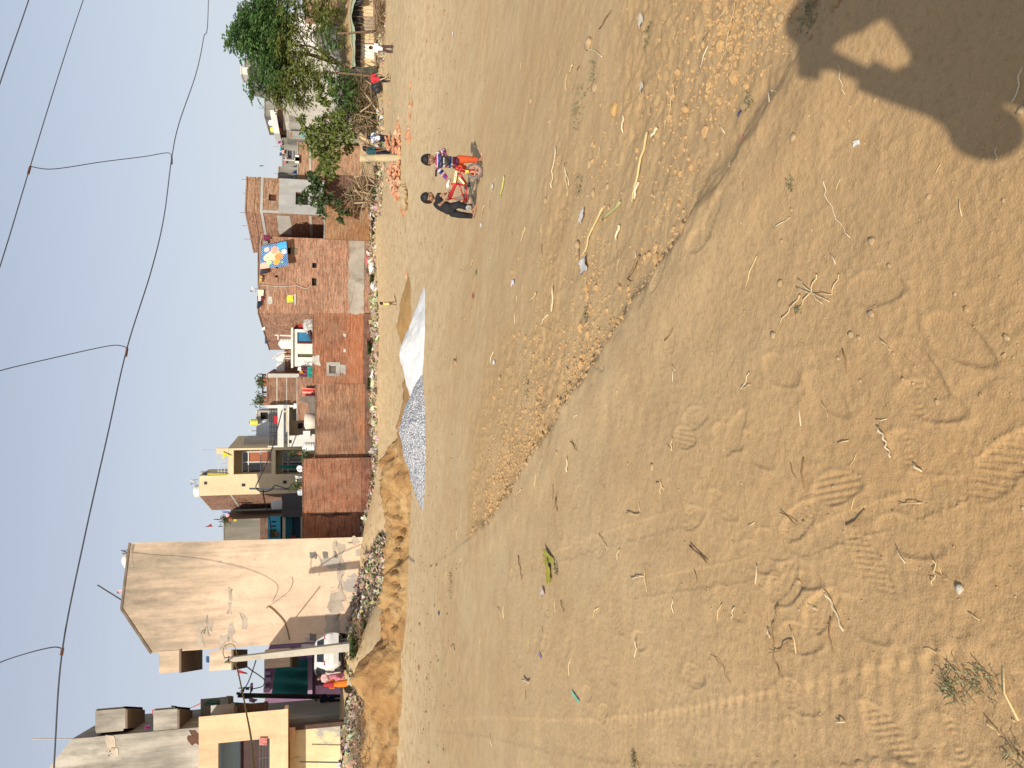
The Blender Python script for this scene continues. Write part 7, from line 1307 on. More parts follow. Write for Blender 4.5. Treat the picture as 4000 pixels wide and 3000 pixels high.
def person(label, g, J, hr, face, skin, S=1.0, vox=.012, hair=True, hands=None, detail=True, cat='person', feet=True):
    """J: joints relative to g in metres. Body is one voxel-fused surface; clothes and hair are children."""
    t = thing('person', label, cat, g); q = lambda k: g + Vector(J[k]) if isinstance(k, str) else g + Vector(k); b = MB(); f = Vector(face).normalized(); up = Vector(J.get('headup', (0,0,1))).normalized(); sd_ = f.cross(up).normalized(); up = sd_.cross(f).normalized()
    H = q('head'); Rm = Matrix((sd_, f, up)).transposed()
    b.ell(H, hr*.74, hr*.86, hr*.98, 16, 10, 0, Rm); b.ell(H+f*hr*.28-up*hr*.48, hr*.5, hr*.52, hr*.46, 12, 8, 0, Rm); b.ell(H+f*hr*.86-up*hr*.18, hr*.13, hr*.20, hr*.22, 8, 6, 0, Rm)
    for s in (-1, 1): b.ell(H+sd_*s*hr*.76-up*hr*.12-f*hr*.05, hr*.09, hr*.16, hr*.24, 8, 6, 0, Rm); b.ell(H+f*hr*.66+sd_*s*hr*.42-up*hr*.28, hr*.25, hr*.2, hr*.22, 8, 6, 0, Rm)
    limb(b, [q('neck')-Vector((0,0,.03*S)), H-up*hr*.5], [.036*S, .034*S])
    limb(b, [q('pel'), q('pel').lerp(q('chest'),.5), q('chest')], [.078*S, .075*S, .080*S]); limb(b, [q('chest'), q('neck')], [.07*S, .04*S]); limb(b, [q('sl'), q('chest'), q('sr')], [.036*S, .07*S, .036*S]); limb(b, [q('hl'), q('pel'), q('hr')], [.06*S, .075*S, .06*S])
    for s in 'lr':
        limb(b, [q('s'+s), q('e'+s), q('w'+s)], [.036*S, .029*S, .021*S]); limb(b, [q('h'+s), q('k'+s), q('a'+s)], [.062*S, .043*S, .028*S])
        if feet:
            a = q('a'+s); d = Vector(J.get('t'+s, (f.x*.10, f.y*.10, -.03))); d = d.normalized()*.12*S; lo = Vector((0,0,-.025*S)); limb(b, [a+lo-d*.22, a+lo+d*.45, a+lo+d], [.026*S, .028*S, .022*S]); sdv = d.cross(Vector((0,0,1))).normalized()
            for k in range(5): b.tube([a+lo+d*.95+sdv*(k-2)*.0095*S, a+lo+d*(1.18-.04*abs(k-1))+sdv*(k-2)*.011*S], [.0075*S, .006*S], 5)
        w = q('w'+s); e = q('e'+s); hd = Vector(J.get('d'+s, (w-e).normalized())).normalized(); cu = Vector(J.get('c'+s, (0,0,-1))); cu = (cu - hd*cu.dot(hd)).normalized(); ac = hd.cross(cu).normalized(); pal = w + hd*.035*S
        b.ell(pal, .017*S, .034*S, .026*S, 10, 6, 0, Matrix((cu, hd, ac)).transposed()); grip = J.get('g'+s, .5)
        for k, ln in enumerate((.040,.046,.043,.034)):
            p0 = pal + hd*.028*S + ac*(k-1.5)*.0135*S; p1 = p0 + (hd*(1-grip*.6)+cu*grip*.7)*ln*.5*S; p2 = p1 + (hd*(1-grip*1.5)+cu*grip*1.0)*ln*.5*S; limb(b, [p0, p1, p2], [.0075*S, .0068*S, .0058*S])
        limb(b, [pal - ac*.02*S - hd*.008*S, pal - ac*.034*S + hd*.014*S + cu*.01*S, pal - ac*.030*S + hd*.034*S + cu*.018*S], [.0085*S, .0078*S, .006*S])
    finish(evalmesh(b, 'body', vox, 3, .45), 'body', skin, t, g)
    if detail:
        for s in (-1, 1):
            b = MB(); c = H+f*hr*.80+sd_*s*hr*.31-up*hr*.02; b.ell(c, hr*.13, hr*.06, hr*.06, 8, 6, 0, Rm); e = b.build('eye', M_white, t); b = MB(); b.ell(c+f*hr*.03, hr*.07, hr*.055, hr*.062, 8, 6, 0, Rm); b.build('iris', M_eye, e)
            b = MB(); b.tube([H+f*hr*.82+sd_*s*hr*.15+up*hr*.13, H+f*hr*.82+sd_*s*hr*.32+up*hr*.18, H+f*hr*.72+sd_*s*hr*.5+up*hr*.12], hr*.035, 5); b.build('eyebrow', M_hair, t)
        b = MB(); b.ell(H+f*hr*.83-up*hr*.5, hr*.2, hr*.05, hr*.055, 10, 6, 0, Rm); b.build('mouth', M_lip, t)
    if hair:
        b = MB(); V = []; n_, m_ = 26, 16
        for j in range(m_+1):
            th = PI*j/m_
            for k in range(n_):
                a = 2*PI*k/n_; d = Vector((math.sin(th)*math.cos(a), math.sin(th)*math.sin(a), math.cos(th))); line = .30 if d.y > .25 else (-.18 if abs(d.x) > .55 and d.y > -.2 else -.62); ok = d.z > line - (.0 if d.y > .25 else .15)
                rr = 1.13 + .05*float(vnoise(a*2.2, th*4, 3)) + .05*max(0, d.z) if ok else .80
                V.append(H + Rm @ Vector((d.x*hr*.74*rr, d.y*hr*.86*rr, d.z*hr*.98*rr)))
        b.add(V, [(j*n_+k, (j+1)*n_+k, (j+1)*n_+(k+1) % n_, j*n_+(k+1) % n_) for j in range(m_) for k in range(n_)]); b.build('hair', M_hair, t, True)
    return t, q
def garment(t, q, name, chains, m, vox=.012, smooth=5, wrinkle=.0, colfn=None, label=None):
    b = MB()
    for P, R in chains:
        P = [q(p) if not isinstance(p, Vector) else p for p in P]; b.tube(P, R, 14)
        for p, r in list(zip(P, R))[1:-1]: b.ell(p, r, r, r, 12, 8)
    me = evalmesh(b, name, vox, smooth, .5); g = Vector(t.location)
    if wrinkle:
        for v in me.vertices: v.co += v.normal*wrinkle*(float(vnoise(v.co.x*22, v.co.z*30, 4)) + .6*float(vnoise(v.co.z*50+v.co.y*20, v.co.x*35, 5)))
    if colfn:
        at = me.attributes.new('Col', 'FLOAT_COLOR', 'POINT'); at.data.foreach_set('color', np.array([(*colfn(v.co), 1) for v in me.vertices], np.float32).ravel())
    o = finish(me, name, m, t, g)
    if label: o['label'] = label
    return o
def tseg(p, a, b_):
    d = b_-a; u = max(0, min(1, (p-a).dot(d)/d.length_squared)); return u, (p-a-d*u).length
# ---------- striped boy ----------
DF = G((1887, 669)).y
kx = lambda x, y, dz=0: W(cK(x, y), DF+.34+dz)                     # striped boy stands a little behind the front wheel
gB = kx(2015, 505); gB.z = gz(gB.x, gB.y)
def rel(p): return tuple(p - gB)
JB = dict(head=rel(kx(372,540)), neck=rel(kx(600,590)), chest=rel(kx(790,600)), pel=rel(kx(1260,640)), sl=rel(kx(655,375)), el=rel(kx(890,235,.05)), wl=rel(kx(930,385,-.13)), sr=rel(kx(660,800)), er=rel(kx(835,985,-.02)), wr=rel(kx(1000,1190,-.10)),
          hl=rel(kx(1330,540)), kl=rel(kx(1620,530,-.02)), al=rel(kx(1960,545)), hr=rel(kx(1330,740)), kr=rel(kx(1560,850,.05)), ar=rel(kx(1650,1120,.42)), tl=(.35,-.75,-.2), tr=(-.5,-.6,-.3), headup=(-.04,-.05,1), dl=(-.5,-.5,-.3), cl=(0,-.3,-1), gl=.9, dr=(-.3,-.4,-.6), gr=.8)
ar_ = Vector(JB['ar']); ar_.z = gz(gB.x+ar_.x, gB.y+ar_.y)-gB.z+.06; JB['ar'] = tuple(ar_); al_ = Vector(JB['al']); al_.z = .055; JB['al'] = tuple(al_)
hrB = (kx(130,540)-kx(590,540)).length*.50
tb, qB = person('boy in a striped sweater and orange trousers standing behind the red bicycle', gB, JB, hrB, (-.22,-.95,-.30), M_skin, 1.0, .010)
SW = [(.62,.60,.58),(.42,.03,.12),(.035,.055,.22),(.03,.025,.05),(.60,.58,.56),(.40,.04,.16),(.03,.06,.25)]
zsh, zpe = qB('sl').z+.03, qB('pel').z-.03
def swcol(p0):
    p = p0; best = None
    for s in 'lr':
        for a, c, o in (('s'+s,'e'+s,0),('e'+s,'w'+s,.5)):
            u, d = tseg(p, qB(a), qB(c))
            if best is None or d < best[0]: best = (d, o+u*.5)
    ct = tseg(p, qB('pel'), qB('neck'))[1]
    if best[0] < .05 and best[0] < ct-.015 or (best[1] > .12 and best[0] < .045): k = best[1]*9; return [(.62,.60,.58),(.42,.03,.12),(.62,.6,.58),(.035,.055,.25),(.03,.025,.05),(.62,.60,.58),(.42,.04,.14),(.035,.055,.25),(.40,.04,.16)][int(k) % 9]
    u = (zsh-p.z)/(zsh-zpe); edges = [(.06,(.42,.03,.12)),(.10,(.6,.58,.56)),(.20,(.03,.065,.27)),(.24,(.12,.09,.2)),(.34,(.022,.02,.04)),(.44,(.60,.64,.58)),(.48,(.35,.3,.3)),(.56,(.50,.03,.11)),(.60,(.6,.58,.56)),(.72,(.03,.055,.22)),(.78,(.62,.60,.54)),(.88,(.34,.04,.07)),(1.2,(.10,.03,.07))]
    for e, c in edges:
        if u < e: return c
    return edges[-1][1]
garment(tb, qB, 'sweater', [(['pel', 'chest', 'neck'], [.108,.105,.052]), (['sl','chest','sr'], [.052,.09,.052]), (['sl','el','wl'], [.054,.047,.036]), (['sr','er','wr'], [.054,.047,.036]), ([tuple((Vector(JB['pel'])+Vector((0,0,-.05)))),'pel'], [.108,.11])], attrmat('sweater_knit', bump=.3, scale=60), .010, 4, .006, swcol)
garment(tb, qB, 'trousers', [(['hl','kl',tuple(Vector(JB['kl']).lerp(Vector(JB['al']),.88))], [.082,.066,.052]), (['hr','kr',tuple(Vector(JB['kr']).lerp(Vector(JB['ar']),.8))], [.082,.064,.052]), (['hl','pel','hr'], [.07,.10,.07])], mat('orange_cotton', (.62,.10,.03), (.50,.075,.022), 12, .9, .3), .010, 4, .006)
b = MB(); wbag = kx(1260,1210,-.12); wv = [(0,.012),(.25,.02),(.5,.034),(.8,.030),(1,.012)]; a_, c_ = kx(1030,1240,-.1), kx(1010,1490,-.12)
V = [a_.lerp(c_, u) + Vector((0,.1*u*0,0)) for u, r_ in wv]; b.tube(V, [r_ for u, r_ in wv], 10); b.tube([kx(1010,1120,-.11), kx(1060,1230,-.12), kx(1040,1290,-.12)], [.008,.014,.02], 8); b.build('cloth_bag', M_bag, None, True, 'small white cloth wad held in the striped boy hand', 'cloth')
# ---------- black clad boy ----------
DR_ = DF + .46
kl_ = lambda x, y, dz=0: W(cL(x, y), DR_+.05+dz)
gK = kl_(1650, 1180); gK.z = gz(gK.x, gK.y)
rk = lambda p: tuple(p - gK)
JK = dict(head=rk(kl_(350,620)), neck=rk(kl_(590,720)), chest=rk(kl_(760,830)), pel=rk(kl_(1090,1010)), sl=rk(kl_(690,560,-.10)), el=rk(kl_(880,520,-.2)), wl=rk(kl_(1010,440,-.14)), sr=rk(kl_(610,830,.05)), er=rk(kl_(760,850,-.12)), wr=rk(kl_(935,680,-.12)),
          hl=rk(kl_(1130,930,-.03)), kl=rk(kl_(1370,850,-.10)), al=rk(kl_(1560,985,-.03)), hr=rk(kl_(1120,1090,.05)), kr=rk(kl_(1380,1180,.02)), ar=rk(kl_(1600,1210,.06)), tl=(.6,-.5,-.2), tr=(.5,-.6,-.1), headup=(-.15,.08,1), dl=(.5,-.2,-.5), dr=(.6,-.2,-.5), gl=.9, gr=.9)
for k in ('al', 'ar'): v = Vector(JK[k]); v.z = gz(gK.x+v.x, gK.y+v.y)-gK.z+.055; JK[k] = tuple(v)
hrK = (kl_(135,620)-kl_(575,620)).length*.5
tk, qK = person('boy all in black leaning forward to lift the rear of the red bicycle', gK, JK, hrK, (.45,-.86,-.30), M_skin, 1.0, .010)
M_bl2 = mat('black_cotton', (.016,.015,.018), (.03,.028,.032), 10, .9, .3); M_bl3 = mat('black_trouser', (.012,.012,.016), (.028,.028,.034), 8, .85, .3)
garment(tk, qK, 'tshirt', [(['pel','chest','neck'], [.11,.112,.05]), (['sl','chest','sr'], [.056,.095,.056]), (['sl',tuple(Vector(JK['sl']).lerp(Vector(JK['el']),.45))], [.058,.054]), (['sr',tuple(Vector(JK['sr']).lerp(Vector(JK['er']),.62))], [.058,.058]), ([tuple(Vector(JK['pel'])+Vector((.02,0,-.05))),'pel'], [.108,.11])], M_bl2, .010, 4, .006)
garment(tk, qK, 'trousers', [(['hl','kl',tuple(Vector(JK['kl']).lerp(Vector(JK['al']),.72))], [.082,.066,.052]), (['hr','kr',tuple(Vector(JK['kr']).lerp(Vector(JK['ar']),.97))], [.084,.066,.052]), (['hl','pel','hr'], [.07,.10,.07])], M_bl3, .010, 4, .006)
for s, u in (('l',.80),('r',.86)): b = MB(); e_, w_ = qK('e'+s), qK('w'+s); b.torus(e_.lerp(w_, u), (w_-e_), .026, .006, 16, 6); b.build('bracelet', mat('yellow_thread', (.62,.42,.22)), tk, True)
# ---------- bicycle ----------
M_red = mat('red_paint', (.50,.025,.03), (.38,.018,.022), 14, .35, .05, spec=.6); M_tyre = mat('dusty_tyre', (.20,.185,.165), (.13,.12,.11), 18, .9, .3); M_rimp = mat('pink_rim', (.58,.30,.22), (.46,.22,.16), 12, .6, .1); M_dec = mat('yellow_decal', (.78,.66,.10), (.74,.62,.12), 8, .4, 0); M_decw = mat('white_decal', (.80,.80,.74), (.72,.72,.68), 8, .4, 0)
fa = W(cK(1880,930), DF); ra = W(cL(1585,735), DR_); Rw = .160; fa.z = gz(fa.x, fa.y)+Rw-.004
tbk = thing('bicycle', 'small red child bicycle with pinkish rims and training wheels', 'bicycle', ((fa.x+ra.x)/2, (fa.y+ra.y)/2, gz(fa.x, fa.y)))
def wheel(c, ax, R, rt, label=None, spokes=5, nm='wheel'):
    e = bpy.data.objects.new(nm, None); COL.objects.link(e); e.parent = tbk; e.location = c - Vector(tbk.location); e.empty_display_size = .05; b = MB(); b.torus(c, ax, R-rt, rt, 36, 10); b.build('tyre', M_tyre, e, True)
    ax = Vector(ax).normalized(); a = ax.orthogonal().normalized(); d2 = ax.cross(a); b = MB(); b.torus(c, ax, R-rt*2.1, .012, 32, 6); b.cyl(c-ax*.03, c+ax*.03, .02, n=10)
    for k in range(spokes):
        t_ = 2*PI*k/spokes+.4; p = c+(a*math.cos(t_)+d2*math.sin(t_))*(R-rt*2); b.bar(c, p, .034, .014)
    b.build('rim', M_rimp, e, False); return e
axf = Vector((.30,-.94,.08)); hv = (fa-ra).normalized(); axr = hv.cross(Vector((0,0,1))).normalized()
wheel(fa, axf, Rw, .026); wheel(ra, axr, Rw*.97, .026)
kf = lambda x, y, dz=0: W(cK(x, y), DF+dz); kr_ = lambda x, y, dz=0: W(cL(x, y), DR_+dz)
head_t, head_b = kf(1265,800,.02), kf(1400,850,.0); seat_end = kr_(1065,650,-.02); bb = kf(1660,1400,.22); mid = kf(1270,1350,.20)
b = MB(); b.tube([head_t, head_b], .030, 12); b.tube([kf(1310,860,.01), mid, seat_end], [.030,.030,.034], 12); b.tube([kf(1390,1000,.06), bb], [.026,.028], 12); b.tube([kf(1120,1345,.20), kf(1400,1350,.20)], .02, 8); b.tube([mid, bb], .018, 8)
for s in (-1, 1): b.tube([kf(1385,1345,.20)+axr*s*.03, ra+axr*s*.045], .012, 7); b.tube([bb+axr*s*.02, ra+axr*s*.045], .012, 7)
b.tube([seat_end, kr_(1480,640,.0)+axr*.05], .008, 6); b.tube([seat_end, kr_(1470,650,.0)-axr*.05], .008, 6); b.build('frame', M_red, tbk, True)
b = MB(); b.obox(kr_(1060,560,0), (seat_end-mid).normalized()*.07, axr*.05, Vector((0,0,.012))); b.build('seat_plate', mat('dark_red', (.22,.015,.018)), tbk)
for (a, c, r_, m, nm, lab) in ((kf(1300,905,-.015), kf(1240,1310,.155), .022, M_decw, 'decal', 'white and yellow lettered decal on the top tube'), (kf(1385,1130,.06), kf(1560,1350,.15), .018, M_dec, 'decal', 'yellow and white decal on the down tube')):
    d_ = (c-a).normalized(); vw = (a-Vector((0,0,CAMZ))).normalized(); sv = d_.cross(vw).normalized(); off = -vw*.031; bb_ = MB(); bb_.obox((a+c)/2+off, (c-a)/2, sv*r_, vw*.002); o = bb_.build(nm, M_dec, tbk, label=lab); bb_ = MB(); bb_.obox((a+c)/2+off-vw*.0035, (c-a)*.42, sv*r_*.72, vw*.001); o2 = bb_.build('decal_panel', M_decw, o)
    if m is M_decw:
        tx = MB()
        for k, u in enumerate((.06,.14,.22,.30,.38,.47,.56,.65,.74,.82)): p = a.lerp(c, .08+u*.84)+off-vw*.0058; tx.obox(p+sv*.002*math.sin(k*2.3), d_*(.0035+.002*(k % 3)), sv*(.006+.004*(k % 2)), vw*.0005)
        tx.build('lettering', mat('dark_lettering', (.05,.06,.08)), o)
b = MB(); cr_ = kf(1450,880,.0)
for s in (-1, 1): b.tube([cr_+axf*s*.04, kf(1560,930,0)+axf*s*.045, fa+axf*s*.042], .013, 8)
b.tube([head_b, cr_], .02, 8); b.bar(cr_-axf*.05, cr_+axf*.05, .03); fk = b.build('fork', M_red, tbk, True); b = MB(); b.obox(kf(1650,965,-.02)-axf*0, (fa-kf(1500,900,0))*.14, axf*.045, Vector((.012,0,.004))); b.build('decal', M_dec, fk)
M_bar = mat('black_handlebar', (.03,.025,.024), (.06,.05,.045), 12, .45, .1); st = kf(1180,770,.02)
b = MB(); b.tube([head_t, st, kf(1000,700,.02)], .014, 8); cb = kf(960,690,.03); Lb = [cb, kf(880,690,-.02), kf(790,770,-.03), kf(700,800,-.02), kf(640,880,.02), kf(620,950,.05)]; Rb = [cb, kf(1000,610,.05), kf(930,520,.08), kf(850,470,.10), kf(800,560,.05), kf(720,740,.0)]
b.tube(smooth(Lb,4), .012, 8); b.tube(smooth([cb, kf(980,590,.04), kf(920,480,.05), kf(880,420,.06)],4), .012, 8); b.tube(smooth([kf(860,430,.06), kf(760,600,.03), kf(690,780,-.02)],4), .010, 8); b.ell(kf(985,600,.02), .085, .03, .05, 12, 8); hb = b.build('handlebar', M_bar, tbk, True)
b = MB(); b.tube([kf(625,900,.03), kf(618,1095,.08)], .019, 10); b.build('grip', M_blk, hb, True); b = MB(); b.tube([kf(900,450,.05), kf(890,360,.08)], .019, 10); b.build('grip', M_blk, hb, True)
cr0 = bb + axr*.05; M_chn = mat('dusty_black_steel', (.07,.06,.05), (.14,.12,.10), 14, .6, .2)
b = MB(); b.torus(cr0, axr, .055, .008, 20, 6); b.bar(cr0, cr0+Vector((-.02,-.03,-.0))+hv*.085, .016); b.bar(bb-axr*.05, bb-axr*.05-hv*.085, .016); b.tube([cr0+Vector((0,0,.05)), ra+axr*.05+Vector((0,0,.03))], .007, 5); b.tube([cr0-Vector((0,0,.05)), ra+axr*.05-Vector((0,0,.03))], .007, 5); b.torus(ra+axr*.05, axr, .03, .007, 16, 6); ck = b.build('chain_set', M_chn, tbk, True)
b = MB(); b.obox(cr0+hv*.085+axr*.05, hv*.04, axr*.035, Vector((0,0,.012))); b.build('pedal', M_blk, ck); b = MB(); b.obox(bb-axr*.1-hv*.085, hv*.04, axr*.035, Vector((0,0,.012))); b.build('pedal', M_blk, ck)
b = MB(); b.obox(kr_(1590,600,-.02)+axr*.055, hv*.085, axr*.004, Vector((0,0,.034))); b.build('chain_guard', M_red, tbk)
for c, lab in ((kr_(1705,950,-.06), 'near grey training wheel'), (kr_(1820,640,.10), 'far training wheel')):
    b = MB(); b.torus(c, axr, .042, .016, 22, 8); b.cyl(c-axr*.012, c+axr*.012, .03, n=14); tw_ = b.build('training_wheel', mat('grey_rubber', (.26,.26,.25), (.36,.36,.35), 10, .7), tbk, True, lab); b = MB(); b.bar(c, ra+axr*(.05 if c.y < ra.y else -.05), .014); b.build('bracket', M_chn, tw_)
# ---------- the other children ----------
def stand(label, feet_px, head_px, pose, face, skin, vox, hr_k=.125, D=None):
    g = G(feet_px) if D is None else W(feet_px, D); ht = (W(head_px, g.y).z - g.z); return g, ht
def kid(label, fp, hp, face, skin, shirt, pants, pose=None, sleeve=.45, leg=.9, vox=.016, hair=True, hf=.16, D=None, shirtmat=None, lean=(0,0), detail=False):
    g = G(fp) if D is None else W(fp, D); h = W((hp[0], fp[1]), g.y).z - g.z; S = h/1.1; f = Vector(face).normalized(); sd_ = f.cross(Vector((0,0,1))).normalized(); lx_, ly_ = lean
    P = lambda s, fwd, z: tuple(sd_*s*h + f*fwd*h + Vector((lx_*z*h, ly_*z*h, z*h)))
    J = dict(head=P(0,.01,1-hf/2), neck=P(0,0,.81), chest=P(0,0,.70), pel=P(0,0,.48), sl=P(-.12,0,.775), el=P(-.165,.0,.63), wl=P(-.17,.05,.50), sr=P(.12,0,.775), er=P(.165,0,.63), wr=P(.17,.05,.50), hl=P(-.06,0,.46), kl=P(-.07,.02,.26), al=P(-.07,0,.05), hr=P(.06,0,.46), kr=P(.07,.02,.26), ar=P(.07,0,.05), tl=tuple(f), tr=tuple(f))
    for k, v in (pose or {}).items(): J[k] = P(*v) if k[0] in 'hsewnckpa' and k not in ('headup',) else v
    t, q = person(label, g, J, h*hf*.5, face, skin, S, vox, hair, detail=detail)
    if shirt: garment(t, q, 'shirt', [(['pel','chest','neck'], [.104*S,.106*S,.05*S]), (['sl','chest','sr'], [.055*S,.09*S,.055*S])] + [([s0, tuple(Vector(J[s0]).lerp(Vector(J[e0]), min(1, sleeve*2)))] + ([tuple(Vector(J[e0]).lerp(Vector(J[w0]), sleeve*2-1))] if sleeve > .5 else []), [.056*S,.05*S] + ([.04*S] if sleeve > .5 else [])) for s0, e0, w0 in (('sl','el','wl'),('sr','er','wr'))] + [([tuple(Vector(J['pel'])-Vector((0,0,.05*h))),'pel'], [.104*S,.106*S])], shirt, vox, 4, .006*S)
    if pants: garment(t, q, 'trousers', [([a, k, tuple(Vector(J[k]).lerp(Vector(J[c]), leg))], [.08*S,.062*S,.05*S]) for a, k, c in (('hl','kl','al'),('hr','kr','ar'))] + [(['hl','pel','hr'], [.07*S,.095*S,.07*S])], pants, vox, 4, .005*S)
    return t, q, J, h, g
cJ = crop(1400, 130, 7.9)
M_wsh = mat('white_cotton', (.72,.76,.80), (.60,.65,.70), 6, .9, .2); M_bpt = mat('brown_trouser', (.085,.055,.055), (.06,.04,.04), 9, .9, .2)
t1, q1, J1, h1, g1 = kid('boy in a white shirt and brown trousers looking down, before the shed', cJ(1090,500), cJ(300,430), (-.55,-.5,-.55), M_skin2, M_wsh, M_bpt, dict(wl=(-.07,.16,.47), wr=(.05,.15,.44), el=(-.15,.05,.60), er=(.15,.04,.60), kl=(-.10,.02,.25), al=(-.12,.0,.05), kr=(.09,.02,.25), ar=(.12,-.02,.05), head=(.0,.03,.91)), .42, .92)
t2, q2, J2, h2, g2 = kid('boy in a red shirt bending with a wooden bat, near the tree trunk', cJ(985,1450), cJ(240,1350), (.1,-.95,-.25), M_skin2, mat('coral_red_cotton', (.62,.04,.055), (.50,.03,.045), 6, .9, .2), M_bl3, dict(wl=(-.16,.10,.43), wr=(.12,.12,.45), el=(-.2,.04,.58)), .40, .6)
b = MB(); b.tube([W(cJ(660,1440),g2.y-.2), W(cJ(800,1390),g2.y-.2), W(cJ(950,1325),g2.y-.2)], [.02,.028,.032], 6); b.tube([W(cJ(945,1325),g2.y-.2), W(cJ(960,1400),g2.y-.2)], .02, 6); b.tube([W(cJ(880,1400),g2.y-.2), W(cJ(1000,1440),g2.y-.2)], .022, 6); b.build('wooden_bat', mat('pale_wood', (.62,.48,.30), (.5,.38,.22), 6, .7), None, True, 'pale wooden sticks held by the red shirted boy', 'bat')
b = MB(); b.ell(W(cJ(1000,515), g1.y+.5), .07, .07, .07); b.build('ball', mat('pinkish_white', (.78,.66,.64)), None, True, 'small pinkish white ball seen between the legs of the white shirted boy', 'ball')
M_flo = None
def floral():
    m, t, b = nt('floral_shirt'); v = coordnode(t, 'obj'); vo = N(t, 'ShaderNodeTexNoise', Scale=13, Detail=2); t.links.new(v, vo.inputs['Vector']); col = ramp(t, vo.outputs['Fac'], (.04,.06,.16), (.68,.70,.72), .44, .50); t.links.new(col, b.inputs['Base Color']); b.inputs['Roughness'].default_value = .9; return m
c8a = (c8(690, 290)); M_nav = mat('navy_trouser', (.012,.014,.03), (.02,.022,.04), 8, .9)
t3, q3, J3, h3, g3 = kid('boy in a blue and white floral shirt stooping over the right brick heap', c8(690,290), c8(205,280), (.25,.9,-.35), M_skin2, floral(), M_nav, dict(chest=(0,.05,.68), neck=(0,.10,.80), head=(0,.16,.88), sl=(-.13,.09,.77), sr=(.13,.09,.77), el=(-.17,.14,.62), er=(.17,.14,.62), wl=(-.10,.25,.52), wr=(.10,.25,.52)), .42, .85)
t4, q4, J4, h4, g4 = kid('boy in a dark teal shirt bending behind the stone post', c8(700,548), c8(60,580), (.35,-.35,-.75), M_skin2, mat('teal_shirt', (.02,.075,.09), (.03,.09,.10), 8, .9), M_nav, dict(pel=(0,-.06,.50), chest=(0,.04,.70), neck=(0,.10,.80), head=(0,.16,.90), sl=(-.10,.08,.77), sr=(.10,.08,.77), el=(-.08,.16,.60), er=(.10,.16,.60), wl=(-.03,.24,.45), wr=(.08,.24,.45)), .5, .9)
cT = crop(800, 1100, 2.458)
t5, q5, J5, h5, g5 = kid('toddler in a pale yellow vest walking alone before the rubbish strip', c3(1843,213), c3(1680,196), (.75,.25,-.1), M_skin2, mat('pale_yellow_cotton', (.70,.62,.22), (.58,.50,.16), 6, .9), None, dict(wl=(-.14,-.04,.46), kr=(.06,.08,.27), ar=(.06,.10,.06), al=(-.06,-.06,.05)), .12, .3, .014, hf=.21)
garment(t5, q5, 'shorts', [(['hl', tuple(Vector(J5['hl']).lerp(Vector(J5['kl']), .5))], [.075*h5/1.1,.07*h5/1.1]), (['hr', tuple(Vector(J5['hr']).lerp(Vector(J5['kr']), .5))], [.075*h5/1.1,.07*h5/1.1]), (['hl','pel','hr'], [.07*h5/1.1,.09*h5/1.1,.07*h5/1.1])], mat('dull_red_shorts', (.22,.08,.05)), .014, 3)
